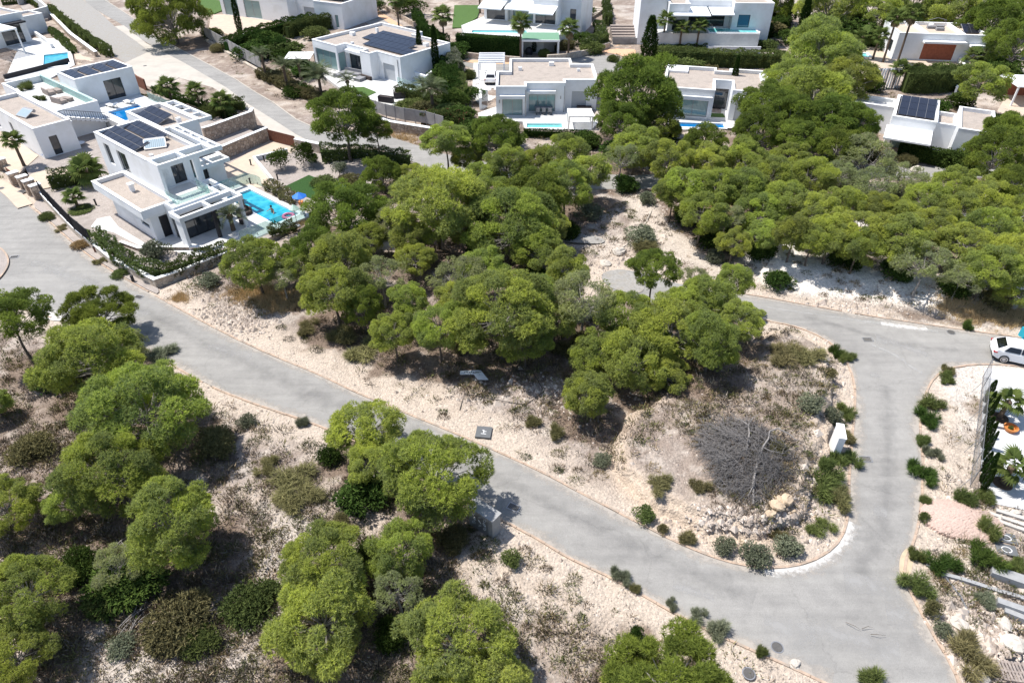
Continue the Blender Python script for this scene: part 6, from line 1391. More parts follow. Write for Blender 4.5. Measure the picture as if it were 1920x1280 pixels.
# ------------------------------------------------------------------ pines
def pine_mesh(seed, Rc=3.0, K=30, dens=52, flat=.72, up=.5, ln=.19, wd=.042, nl=6, sub=7, tall=0.0, open_=0.0, low=-.42, gap=.12):
    """crown built of rounded needle puffs carried on lobes round an uneven ellipsoid"""
    rg = np.random.default_rng(seed); lob = []
    ax = rg.uniform(.84, 1.12, 2); lean = rg.uniform(-.2, .2, 2)
    for i in range(K):
        zz = 1 - (i + .5) / K * (1 - low); a = i * 2.39996 + rg.uniform(-.4, .4); q = math.sqrt(max(0, 1 - zz * zz))
        if rg.random() < gap and i > 3: continue
        k = rg.uniform(.58, .84); x, y, z = math.cos(a) * q * k * ax[0], math.sin(a) * q * k * ax[1], (zz * k + rg.uniform(-.08, .08)) * (flat + tall)
        lob.append(((x + lean[0] * z) * Rc, (y + lean[1] * z) * Rc, z * Rc, Rc * rg.uniform(.19, .32)))
    P_, D_, T_, subs = [], [], [], []
    for (x, y, z, r) in lob:
        lt = rg.uniform(.1, .7); o = np.array([x, y, z * 1.2 + .3]); o = o / (np.linalg.norm(o) + 1e-6)
        for k in range(sub):
            d = unit(rg.normal(0, 1, 3) + o * .9 + np.array([0, 0, .2])); subs.append((np.array([x, y, z]) + d * r * np.array([1, 1, .75]) * .75, r * rg.uniform(.40, .62), np.clip(lt + rg.normal(0, .12), 0, 1)))
    for c, r, lt in subs:
        n = int(dens * 12.6 * r * r * .62)
        if open_ and rg.random() < open_: n = int(n * .3)
        d = unit(rg.normal(0, 1, (n, 3))); d = d[d[:, 2] > -.45]
        p = c + d * r * np.array([1, 1, .8]) * rg.uniform(.75, 1.04, (len(d), 1))
        P_.append(p); D_.append(unit(d * .8 + np.array([0, 0, up]))); T_.append(np.clip(lt + rg.normal(0, .06, len(d)), 0, 1))
    V, tt = tufts(np.concatenate(P_), np.concatenate(D_), nl, ln, wd, .75, rg, np.concatenate(T_), .2)
    return tri_mesh('pine_crown', V, 'pine_bright', tint=tt), lob, [(c, r) for c, r, _ in subs]
def limb_mesh(lob, subs, seed, twigs=5, tw=.012, base=-1.3, Rc=3.0):
    rg = random.Random(seed); mb = MB()
    hub = Vector((0, 0, base)); subs = subs[::2]
    for (x, y, z, r) in lob:
        e = Vector((x, y, z)); s = hub + Vector((x * .06, y * .06, rg.uniform(-.1, .9)))
        m1 = s.lerp(e, .45) + Vector((rg.uniform(-.2, .2), rg.uniform(-.2, .2), -.1)); 
        mb.tube([s, m1, e], [.06, .035, .014], 4, False)
        for k in range(twigs):
            d = Vector((rg.gauss(0, 1), rg.gauss(0, 1), rg.gauss(.25, .8))).normalized()
            a = m1.lerp(e, rg.uniform(.1, 1)); b = a + d * r * rg.uniform(.7, 1.35)
            mb.tube([a, (a + b) / 2 + Vector((0, 0, -.05)), b], [tw, tw * .8, tw * .4], 3, False)
    for c, r in subs:
        c = Vector(c)
        for k in range(twigs):
            d = Vector((rg.gauss(0, 1), rg.gauss(0, 1), rg.gauss(.1, .8))).normalized()
            mb.tube([c - d * r * .2, c + d * r * rg.uniform(.7, 1.1)], [tw * .9, tw * .4], 3, False)
    return mb
VAR = {'b': [], 'd': [], 'g': [], 'y': []}
def variant(kind, seed, twigs, tw=.011, **kw):
    me, lob, subs = pine_mesh(seed, **kw); lm = limb_mesh(lob, subs, seed, twigs, tw).mesh('pine_limbs', 'bark_grey')
    VAR[kind].append((me, lm))
for s in range(7): variant('b', 100 + s, 1, K=36 + s % 3 * 4, flat=.68 + .07 * (s % 3), gap=.08, low=-.8, dens=54)
for s in range(3): variant('d', 200 + s, 1, K=36, flat=.88, dens=56, wd=.042, low=-.6, gap=.06)
for s in range(3): variant('g', 300 + s, 4, .013, K=26, flat=.62, dens=36, open_=.4, gap=.2)
for s in range(2): variant('y', 400 + s, 1, K=30, flat=.85, dens=52, up=1.8, ln=.30, wd=.04, low=-.7)
trunk_cache = {}
def trunk_mesh(kind, i, h):
    key = (kind, i, round(h * 2))
    if key not in trunk_cache:
        rg = random.Random(hash(key) & 0xffff); mb = MB(); k = h
        p = [Vector((rg.uniform(-.12, .12) * k * .3, rg.uniform(-.1, .1) * k * .3, -.3))]
        for j in range(1, 6):
            t = j / 5; p.append(Vector((math.sin(t * 3 + i) * .09 * h * (1 - t) * t * 2, math.cos(t * 2.5 + i) * .08 * h * (1 - t) * t * 2, h * t)))
        mb.tube(p, [.17, .14, .125, .11, .095, .07], 8)
        trunk_cache[key] = mb.mesh('pine_trunk', 'bark')
    return trunk_cache[key]
KM = {'b': 'pine_bright', 'd': 'pine_dark', 'g': 'pine_grey', 'y': 'pine_dark'}
GRP = {'b': 'bright green pines', 'd': 'dark green pines', 'g': 'greyish sparse pines', 'y': 'young bushy pines'}
for i, (p, (X, Y, z, r)) in enumerate(zip(PINES, PT)):
    kind, label = p[4], p[5]; hc = p[3]
    me, lm = VAR[kind][(i * 5 + i // 3) % len(VAR[kind])]; s = r / 2.98; hc = crown_h(p); rz = rnd.uniform(0, 6.28)
    root = empty('pine_tree', (X, Y, z), 0, label, 'tree', GRP[kind])
    zs = s * rnd.uniform(.9, 1.12) * (1.0 if kind != 'b' else 1.0)
    o = link('crown', me, root, (0, 0, hc), rz); o.scale = (s * rnd.uniform(.94, 1.06), s, zs)
    o.material_slots[0].link = 'OBJECT'; o.material_slots[0].material = M[KM[kind]]
    l = link('limbs', lm, root, (0, 0, hc), rz); l.scale = o.scale
    t = link('trunk', trunk_mesh(kind, i % 4, max(.5, hc - 1.1 * zs)), root, (0, 0, 0), rz)
    t.scale = (max(.6, s), max(.6, s), 1)
    if kind == 'g':
        t.material_slots[0].link = 'OBJECT'; t.material_slots[0].material = M['bark_grey']

# ------------------------------------------------------------------ shrubs, hedges, cypresses, palms
BUSHES = [
(675,930,92,1.7,'lush','bush_dark','very dark round bush in the shade left of the biggest roadside pine'),
(616,852,44,1.1,'lush','bush_dark','small dark bush beside the long road left of the tall roadside pine'),
(335,1160,150,1.5,'low','bush_olive','wide dark olive bush at the lower left between dead branches and pine pair'),
(470,1130,120,1.1,'low','bush_green','dark green spreading bush left of the wide bright pine pair'),
(375,1200,80,.9,'low','bush_green','small green bush patch below the wide olive one at lower left'),
(235,1085,130,1.3,'lush','bush_dark','very dark bush under the greyish pine at lower left'),
(200,1120,90,1.0,'low','bush_green','dark bush above the dead branches at lower left'),
(227,1210,52,.7,'round','bush_grey','grey-green cushion bush in the open ground at bottom left'),
(959,1048,40,.8,'round','bush_green','round green bush alone on pale ground below the grey block'),
(1195,1188,26,1.0,'lush','bush_dark','tiny dark shrub behind the bottom edge pine'),
(1207,963,42,.9,'round','bush_green','green bush at the road kerb below the dead tree, leftmost'),
(1243,992,22,.6,'round','bush_olive','small shrub right of the kerb bush under the ledge'),
(1285,1003,36,.8,'spiky','bush_olive','spiky shrub at the foot of the rock ledge above the kerb'),
(1362,1022,40,1.0,'round','bush_grey','grey-green upright bush on the verge near the sharp curve'),
(1415,1038,56,1.0,'round','bush_grey','large greyish round bush beside the kerb in the curve'),
(1482,1025,50,1.0,'round','bush_grey','grey bush at the inner corner beside the cement smear'),
(1462,1000,34,.8,'spiky','bush_olive','olive shrub against the ledge above the corner bush'),
(1540,985,44,.8,'spiky','bush_green','green shrub on the inside verge above the cement smear'),
(1545,900,70,1.4,'spiky','bush_green','tall green shrub along the ledge under the white cabinet'),
(1575,930,46,1.3,'spiky','bush_olive','olive shrub beside the right road below the white cabinet'),
(1545,865,36,1.2,'spiky','bush_green','green shrub touching the foot of the white cabinet'),
(1588,855,44,1.3,'spiky','bush_green','green shrub right of the foot of the white cabinet'),
(1590,820,34,1.0,'spiky','bush_olive','olive shrub right of the white cabinet'),
(1590,768,34,1.0,'spiky','bush_green','spiky green shrub above the white cabinet next to the kerb'),
(1560,780,36,1.2,'round','bush_grey','blue-grey shrub directly above the white cabinet'),
(1568,655,26,1.0,'spiky','bush_dark','dark green shrub on the kerb at the upper island corner'),
(1586,665,30,.9,'spiky','bush_green','light spiky shrub on the kerb at the upper island corner'),
(1558,700,24,.7,'round','bush_olive','small shrub on the verge below the island corner pair'),
(1520,755,50,1.1,'round','bush_grey','dry grey bush at the ledge above the white cabinet'),
(1515,665,60,1.0,'spiky','bush_olive','olive bushes at the top of the island by the upper road'),
(1470,660,60,1.0,'spiky','bush_olive','second olive bush along the upper road on the island'),
(1780,690,24,.8,'spiky','bush_olive','upper shrub of the pair at the road fork corner on the right'),
(1778,705,34,.9,'spiky','bush_green','lower shrub of the pair at the road fork corner on the right'),
(1745,750,46,1.1,'spiky','bush_green','upper of the two big shrubs on the right kerb of the side road'),
(1743,778,48,1.1,'spiky','bush_dark','lower of the two big shrubs on the right kerb of the side road'),
(1728,822,34,1.0,'spiky','bush_green','shrub on the right kerb, third clump down from the fork'),
(1752,845,34,.9,'spiky','bush_grey','pale shrub behind the third clump on the right verge'),
(1733,880,54,1.3,'spiky','bush_dark','large dark shrub on the right kerb opposite the road grate'),
(1735,932,26,.8,'spiky','bush_green','small shrub on the right kerb below the large dark one'),
(1733,970,24,.7,'round','bush_green','tiny bush on the right kerb above the sand heap'),
(1720,1038,30,1.0,'spiky','bush_green','narrow shrub right of the sand heap'),
(1722,1088,60,1.3,'spiky','bush_green','big shrub at the kerb below the sand heap'),
(1770,1052,62,1.2,'spiky','bush_dark','dark spiky bush on white ground right of the sand heap'),
(1852,1042,66,1.4,'spiky','bush_dark','dark spiky bush below the pink gravel mound'),
(1858,985,44,1.5,'spiky','bush_green','tall shrub beside the pink gravel mound'),
(1912,1055,40,1.2,'spiky','bush_green','shrub cut by the right edge below the round covers'),
(1750,1143,40,1.0,'round','bush_olive','brownish bush at the road edge in the lower right'),
(1828,1225,90,1.4,'spiky','bush_olive','large olive bush in the lower right rubble'),
(1850,1125,44,.9,'spiky','bush_grey','greyish shrub on the low grey wall at lower right'),
(1770,1180,40,.7,'round','bush_grey','grey cushion below the brownish bush at lower right'),
(1810,925,50,1.2,'spiky','bush_green','shrub at the lower end of the cypress row'),
(1850,930,44,1.0,'spiky','bush_green','second shrub at the lower end of the cypress row'),
(1645,1270,60,1.0,'spiky','bush_green','green shrub at the bottom edge in the road mouth'),
(1843,606,28,1.0,'spiky','bush_dark','dark green bush on the bank by the parked white car') if False else (1818,606,26,1.0,'spiky','bush_dark','dark green bush on the sandy bank left of the white car'),
(1165,1075,34,1.0,'spiky','bush_grey','thin spiky shrub on the lower kerb, leftmost one'),
(1190,1098,22,.7,'spiky','bush_olive','small shrub just right of the leftmost one on the lower kerb'),
(1260,1130,22,.7,'spiky','bush_grey','sparse shrub on the lower kerb, middle of the row'),
(1308,1152,34,.8,'spiky','bush_grey','wide sparse shrub on the lower kerb right of the middle'),
(1355,1178,46,1.0,'spiky','bush_grey','largest spiky shrub on the lower kerb'),
(1425,1218,26,.7,'spiky','bush_green','shrub near the oval cover on the lower kerb'),
(563,787,26,.8,'spiky','bush_grey','lone spiky tuft on the kerb left of the tall roadside pine'),
(388,525,46,1.0,'round','bush_grey','grey-green round bush below the corner of the villa garden wall'),
(292,468,52,1.5,'round','bush_grey','rounded olive-grey bush in the villa garden by the door'),
(462,788,34,.7,'round','bush_grey','small grey-green cushion on the slope left of the long road'),
(300,660,50,.9,'spiky','bush_grey','bare grey shrub at the road edge right of the wide olive-green pine'),
(1460,525,54,1.2,'lush','bush_dark','dark glossy green bush above the left end of the white rock bank'),
(1215,372,34,1.2,'round','bush_grey','grey round bush beside the chalk path below the hidden road'),
(1200,440,60,1.5,'round','bush_grey','grey shrub clump left of the chalk path'),
(1205,455,50,1.3,'spiky','bush_olive','olive shrub clump in front of the grey one on the chalk path'),
(1340,480,34,1.2,'round','bush_grey','grey dome bush at the left foot of the long wood'),
(1295,400,60,1.6,'lush','bush_dark','dark undergrowth bush at the left foot of the long wood'),
(1345,445,70,1.6,'lush','bush_dark','dark undergrowth bush under the front pines of the long wood'),
(1105,395,50,1.4,'round','bush_grey','grey undergrowth at the right end of the upper central wood'),
(1170,345,50,1.6,'lush','bush_dark','dark bush beside the hidden road end'),
(575,610,40,1.0,'spiky','bush_olive','olive shrub at the edge of the rubble left of the wood'),
(640,630,60,1.2,'spiky','bush_olive','olive shrub in deep shade at the left foot of the wood'),
(690,650,70,1.0,'spiky','bush_olive','low shrub under the two small bright pines'),
(1065,650,50,1.1,'spiky','bush_olive','shrub in shade beside the forked pale trunk'),
(1130,862,34,.8,'round','bush_grey','small dark grey bush on the island left of the dead tree'),
(1045,805,30,1.1,'spiky','bush_olive','tall olive tuft below the lowest island pine at left'),
(1003,790,32,.8,'spiky','bush_olive','olive tuft on chalk above the square cover'),
(1235,905,46,.8,'spiky','bush_olive','olive tuft between the dead tree and the lower road'),
(1315,910,34,.8,'spiky','bush_olive','olive tuft at the left foot of the dead tree'),
(1460,838,34,.6,'round','bush_olive','yellow-green cushion under the fallen limb of the dead tree'),
(500,870,40,.8,'spiky','bush_olive','olive tuft on the slope left of the small dark bush'),
(540,900,80,1.0,'spiky','bush_olive','wide olive tuft on the slope in the lower left half'),
(560,930,70,.9,'spiky','bush_olive','lower olive tuft on the slope in the lower left half'),
(640,985,50,.9,'spiky','bush_olive','olive tuft left below the very dark round bush'),
(90,405,36,.6,'low','bush_green','low green cushion on the planting strip, first from the gate'),
(115,426,22,.5,'spiky','bush_olive','yellowish tuft on the planting strip'),
(150,458,34,.6,'round','bush_dry','brown cushion on the planting strip'),
(188,487,22,.6,'spiky','bush_olive','yellow-green tuft near the lamp on the planting strip'),
(226,512,38,.5,'low','bush_green','low green cushion at the lower end of the planting strip'),
]
for b in BUSHES:
    if b[0] > 1600: b = b[:2] + (b[2] * .86,) + b[3:]
    bush(*b[:6], b[6], 'wild shrubs on the slopes')

def hedge(pts, wd, h, m, label, name='hedge', z=None, dens=70, ln=.12, lw=.05, rough=.15, bloom=None, seed=1, cat='hedge', zpts=True):
    rg = np.random.default_rng(seed); W = [np.array(P(x, y, z=z)) for x, y in pts] if zpts else [np.array(p) for p in pts]
    P_, D_, T_ = [], [], []
    o0 = W[0].copy()
    for a, b in zip(W[:-1], W[1:]):
        L_ = np.linalg.norm((b - a)[:2]); e = (b - a) / L_; nn = np.array([-e[1], e[0], 0]); ar = L_ * (wd + 2 * h); n = int(ar * dens)
        s = rg.uniform(0, L_, n); q = rg.uniform(-(wd / 2 + h), wd / 2 + h, n); top = np.abs(q) < wd / 2
        side = np.where(top, q, np.sign(q) * wd / 2); zz = np.where(top, h, h - (np.abs(q) - wd / 2))
        bump = (vnoise(s * 1.4 + a[0], zz * 1.4 + side * 1.4, seed) - .6) * 1.6 * rough
        nrm = np.where(top[:, None], np.array([0, 0, 1.])[None], np.sign(q)[:, None] * nn[None])
        p = a + e * s[:, None] + nn * side[:, None] + np.array([0, 0, 1.]) * zz[:, None] + nrm * (bump + rg.normal(0, .04, n))[:, None] - o0
        P_.append(p); D_.append(unit(nrm + np.array([0, 0, .5]))); T_.append(.35 + (vnoise(s * .9, zz * 1.5, seed + 3) - .5) * .7)
    p = np.concatenate(P_); d = np.concatenate(D_); t = np.concatenate(T_)
    V, tt = tufts(p, d, 4, ln, lw, .6, rg, t)
    root = empty(name, o0, 0, label, cat)
    link('foliage', tri_mesh('hedge_foliage', V, m, tint=tt), root)
    if bloom:
        k = rg.choice(len(p), max(20, len(p) // 22), False); V, tt = tufts(p[k] + d[k] * .08, d[k], 3, .10, .09, .8, rg, t[k]); link('blossom', tri_mesh('blossom', V, bloom, tint=tt), root)
    core = MB()
    for a, b in zip(W[:-1], W[1:]):
        L_ = np.linalg.norm((b - a)[:2]); e = (b - a) / L_; nn = np.array([-e[1], e[0], 0]) * max(.1, wd / 2 - (.2 if rough < .2 else .45))
        q = [a - o0 - nn, b - o0 - nn, b - o0 + nn, a - o0 + nn]
        core.add([tuple(x) for x in q] + [(x[0], x[1], x[2] + h - (.2 if rough < .2 else .5)) for x in q], [(4, 5, 6, 7), (0, 1, 5, 4), (1, 2, 6, 5), (2, 3, 7, 6), (3, 0, 4, 7)])
    core.done('twigs', m, root)
    return root
HEDGES = [
([(490, 142), (530, 160), (575, 182), (620, 195)], 2.2, 1.1, 'bush_olive', 'olive undergrowth along the bank below the date palms', None),
([(520, 112), (560, 128), (590, 148)], 2.4, 1.5, 'bush_dark', 'dark shrubbery in front of the canvas canopy', None),
([(480, 84), (515, 100), (545, 102)], 2.4, 2.2, 'bush_dark', 'dense dark shrubbery left of the canvas canopy', None),
([(745, 180), (790, 190), (830, 205)], 1.8, 1.6, 'bush_green', 'green shrubbery along the right end of the board fence', None),
([(835, 120), (845, 160), (850, 195)], 2.2, 2.4, 'bush_dark', 'dark shrubbery between the solar villa and the bungalow', None),
([(290, 172), (330, 188), (380, 202), (440, 225)], 1.2, .9, 'bush_dark', 'dark undergrowth beneath the three palms on the bank', None),
([(857, 98), (975, 106)], 1.0, 2.9, 'bush_dark', 'tall clipped dark green hedge below the awning villa terrace', None),
([(1222, 118), (1330, 124), (1470, 128)], 2.0, 2.4, 'bush_green', 'long leafy hedge below the villa with the pale pool', None),
([(1258, 131), (1345, 135)], .6, .8, 'bush_olive', 'narrow low hedge behind the roof of the second white villa', None),
([(1680, 292), (1800, 318)], 1.0, 1.7, 'bush_dark', 'clipped dark hedge below the square solar-roofed villa', None),
([(982, 256), (1100, 260)], .6, .9, 'cypress_leaf', 'row of dark clipped shrubs in front of the turquoise pool', None),
([(96, 24), (130, 52), (165, 78), (208, 108)], 1.1, 1.5, 'bush_green', 'diagonal green hedge on the stone wall at the top left', None),
([(97, 60), (120, 80), (141, 102)], 1.0, .8, 'bush_green', 'short low green bed next to the little rectangular pool', None),
([(780, 42), (800, 75), (840, 98)], 1.2, 2.4, 'bush_dark', 'tall dark hedge around the lawn at top centre', None),
([(604, 302), (680, 300), (768, 312)], 1.6, 1.7, 'bush_green', 'oleander hedge between the garden plot and the upper road', 'oleander_bloom'),
([(180, 446), (240, 498), (300, 520)], 1.2, 1.1, 'bush_green', 'white flowering oleander hedge along the villa front wall', 'oleander_bloom'),
([(305, 520), (360, 500), (430, 478)], 1.2, 1.1, 'bush_green', 'flowering oleander hedge along the lower garden wall', 'oleander_bloom'),
([(98, 352), (140, 345), (185, 335)], 1.8, 1.6, 'bush_green', 'dense oleander clump behind the villa gate', 'oleander_bloom'),
([(500, 352), (530, 368), (552, 384)], 1.0, .9, 'bush_olive', 'oleander hedge along the far side of the swimming pool', 'oleander_bloom'),
([(505, 440), (556, 432)], 1.2, .8, 'bush_green', 'low flowering shrubbery at the near corner of the swimming pool', 'oleander_bloom'),
([(1120, 60), (1130, 88), (1092, 98)], 1.6, 2.0, 'bush_green', 'flowering shrubbery beside the cul-de-sac steps', 'oleander_bloom'),
([(1135, 5), (1140, 50)], 1.2, 1.8, 'bush_green', 'green climber hedge along the garden steps at the top', 'oleander_bloom'),
([(430, 100), (470, 82), (545, 60), (590, 50)], 2.2, 2.2, 'bush_dark', 'dark shrubbery between the two villas at upper left', None),
([(540, 72), (585, 60), (640, 48)], 1.6, 2.4, 'bush_green', 'bright green shrubbery behind the solar villa', None),
([(1232, 94), (1325, 96)], .7, .9, 'bush_dark', 'low dark border under the three palms', None),
([(1545, 92), (1700, 78)], 2.0, 2.6, 'bush_dark', 'dark hedge behind the small turquoise pool', None),
([(1690, 172), (1745, 172), (1800, 166)], 2.2, 3.2, 'bush_green', 'tall bushy green hedge in front of the brown-shuttered villa', None),
([(1880, 165), (1860, 140), (1890, 125)], 2.0, 2.6, 'bush_dark', 'dark shrubbery beside the white awning', None),
([(860, 165), (868, 200)], 1.6, 2.2, 'bush_green', 'leafy border left of the white villa lawn', None),
([(845, 118), (856, 150)], 2.0, 2.6, 'bush_grey', 'silvery shrub by the lane behind the solar villa', 'oleander_bloom'),
([(790, 232), (845, 232), (880, 238)], 1.4, 1.6, 'bush_green', 'shrubbery with red bougainvillea beyond the board fence', 'pink_bloom'),
([(275, 195), (300, 205), (340, 212)], 1.5, 1.2, 'bush_green', 'garden shrubs on the bank right of the terrace villa', None),
([(385, 225), (440, 205), (460, 205)], 1.5, 1.5, 'bush_green', 'shrubs above the brown retaining wall', None),
([(5, 10), (60, 5), (80, 18)], 1.2, 1.0, 'bush_green', 'shrubs at the top left corner behind the slatted roof', None),
([(1420, 75), (1470, 60)], 2.4, 2.6, 'bush_dark', 'dark shrubs right of the pale pool', None),
([(645, 22), (690, 38)], 1.2, 1.6, 'bush_green', 'green bush beside the lane behind the solar villa', None),
([(1040, 96), (1075, 92)], 1.2, 1.4, 'bush_olive', 'low shrubs right of the carport', None),
]
for i, (pts, w, h, m, lab, bl) in enumerate(HEDGES):
    hedge(pts, w, h, m, lab, bloom=bl, seed=40 + i, dens=75 if pts[0][1] < 150 else 95, rough=.08 if 'clipped' in lab else .5, ln=.20 if pts[0][1] < 150 else .16, lw=.09 if pts[0][1] < 150 else .07)

def cypress_mesh(seed, h, r, ln=.22, wd=.05, dens=55):
    rg = np.random.default_rng(seed); n = int(dens * 3.2 * 2 * 3.14 * r * h * .7); t = rg.random(n); a = rg.uniform(0, 6.28, n)
    rad = r * np.power(np.sin(np.pi * np.clip(t * .88 + .1, 0, 1)), .6) * (1 - t * .25) * (1 + .35 * (vnoise(a * 2, t * 9, seed) - .5)) * rg.uniform(.55, 1.05, n)
    p = np.stack([np.cos(a) * rad, np.sin(a) * rad, t * h * .96 + .1], 1); d = unit(np.stack([np.cos(a) * .35, np.sin(a) * .35, np.ones(n)], 1))
    V, tt = tufts(p, d, 4, ln, wd, .25, rg, rg.uniform(.1, .8, n)); return tri_mesh('cypress_foliage', V, 'cypress_leaf', tint=tt)
CYP = [cypress_mesh(s, 1.0 * 6, .6) for s in range(3)]
def cypress(px, py, h, r, label, group='slim cypresses'):
    b = P(px, py); root = empty('cypress', b, 0, label, 'tree', group)
    o = link('crown', CYP[rnd.randrange(3)], root, (0, 0, 0), rnd.uniform(0, 6)); o.scale = (r / .6, r / .6, h / 6)
    MB().tube([(0, 0, -.2), (0, 0, h * .7)], [.09, .03], 6).done('trunk', 'bark', root)
for a in [(452, 68, 7.5, .6, 'tall cypress in front of the lawn at the top left'), (789, 128, 6.2, .55, 'cypress left of the pair beside the solar villa'),
          (818, 142, 7.4, .6, 'cypress right of the pair beside the solar villa'), (1213, 128, 7.8, 1.3, 'broad dark cypress by the cul-de-sac'),
          (1369, 190, 6.2, .5, 'thin cypress in the gap between the two roof halves'), (1497, 82, 8.0, .9, 'cypress right of the pale pool at the top'),
          (1236, 146, 3.0, .7, 'low brown-green cypress beside the second white villa'), (1002, 98, 2.2, .5, 'small conical bush in front of the carport')]:
    cypress(*a)
for k in range(9):
    t = k / 8; cypress(1838 + 8 * t, 925 - 172 * t, 2.2 + .5 * math.sin(k * 2.3), .2 + .04 * math.sin(k * 1.7), ['slim cypress at the near end of the row on the white yard edge', 'second slim cypress from the near end of the row', 'third slim cypress from the near end of the row', 'fourth slim cypress from the near end of the row', 'middle slim cypress of the row beside the mesh fence', 'fourth slim cypress from the far end of the row', 'third slim cypress from the far end of the row', 'second slim cypress from the far end of the row', 'slim cypress at the far end of the row near the parked car'][k], 'row of slim cypresses')

def fan_frond(seed, L=1.0):
    """one fan leaf with its stalk, along +x"""
    rg = np.random.default_rng(seed); T_ = []
    st = .55 * L; pts = [(0, 0, 0), (st * .5, 0, .12 * L), (st, 0, .12 * L)]
    for a, b in zip(pts[:-1], pts[1:]):
        a, b = np.array(a), np.array(b); s = np.array([0, .018, 0]); T_ += [[a - s, a + s, b + s], [a - s, b + s, b - s]]
    c = np.array(pts[-1]); n = 19
    for k in range(n):
        an = math.radians(-118 + 236 * k / (n - 1)); l = .62 * L * (1 - .25 * abs(k - (n - 1) / 2) / (n / 2)) * rg.uniform(.9, 1.05)
        d = np.array([math.cos(an), math.sin(an), -.05]); s = np.array([-math.sin(an), math.cos(an), 0]) * .045 * L
        m = c + d * l * .6; e = c + d * l + np.array([0, 0, -.16 * L * rg.uniform(.6, 1.5)])
        T_ += [[c, m - s, m + s], [m + s, m - s, e]]
    return np.array(T_, float)
def feather_frond(seed, L=2.2):
    rg = np.random.default_rng(seed); T_ = []; n = 26
    def pt(t): return np.array([L * (t - .18 * t * t), 0, L * (.42 * t - .62 * t * t)])
    for k in range(n):
        t0, t1 = k / n, (k + 1) / n; a, b = pt(t0), pt(t1); s = np.array([0, .02 * (1 - t0) + .006, 0]); T_ += [[a - s, a + s, b + s], [a - s, b + s, b - s]]
        if t0 > .12:
            l = L * .26 * math.sin(math.pi * min(1, t0 * .85 + .15)) ** .7 + .05
            for sg in (-1, 1):
                d = np.array([.55, sg * .8, -.12 + rg.uniform(-.15, .15)]); d /= np.linalg.norm(d); w = (b - a) * .75
                T_.append([a, a + w, a + d * l * rg.uniform(.85, 1.1)])
    return np.array(T_, float)
FAN = [tri_mesh('palm_frond', V, 'palm_leaf', tint=np.random.default_rng(i).uniform(.2, .8, len(V))) for i, V in enumerate([fan_frond(i, 1.5) for i in range(3)])]
FEA = [tri_mesh('palm_frond', V, 'palm_date', tint=np.random.default_rng(i).uniform(.2, .8, len(V))) for i, V in enumerate([feather_frond(i) for i in range(3)])]
def palm(px, py, h, s, kind, label, group, n=20, skirt=True, z=None, lean=0.0):
    b = P(px, py) if z is None else Vector((*G(px, py, z), z)); root = empty('palm_tree', b, rnd.uniform(0, 6.28), label, 'palm', group)
    mb = MB(); k = 7; r0 = .17 if kind == 'fan' else .22
    mb.tube([(lean * (i / k) ** 2, 0, -.15 + (h + .1) * i / k) for i in range(k + 1)], [r0 * (1.25 if i == 0 else 1.0 - .2 * i / k) * (1.0 + .08 * (i % 2)) for i in range(k + 1)], 8)
    mb.lathe([(.05, -.15), (r0 * 1.5, .05), (r0 * 1.3, .3), (.04, .5)], 8, (lean, 0, h - .2)); mb.done('trunk', 'palm_trunk', root)
    src = FAN if kind == 'fan' else FEA
    for i in range(n):
        t = (i + .5) / n; o = link('frond', src[i % 3], root, (lean, 0, h))
        el = math.radians(72 - 100 * t ** .8) if kind == 'fan' else math.radians(62 - 62 * t)
        o.rotation_euler = (rnd.uniform(-.25, .25), -el, i * 2.39996); q = s * rnd.uniform(.88, 1.08); o.scale = (q, q, q)
    if skirt and kind == 'fan':
        for i in range(7):
            o = link('dry_frond', src[i % 3], root, (lean, 0, h - .15)); o.rotation_euler = (0, math.radians(rnd.uniform(60, 80)), i * .9 + .4); o.scale = (s * .7,) * 3
            o.material_slots[0].link = 'OBJECT'; o.material_slots[0].material = M['palm_dry']
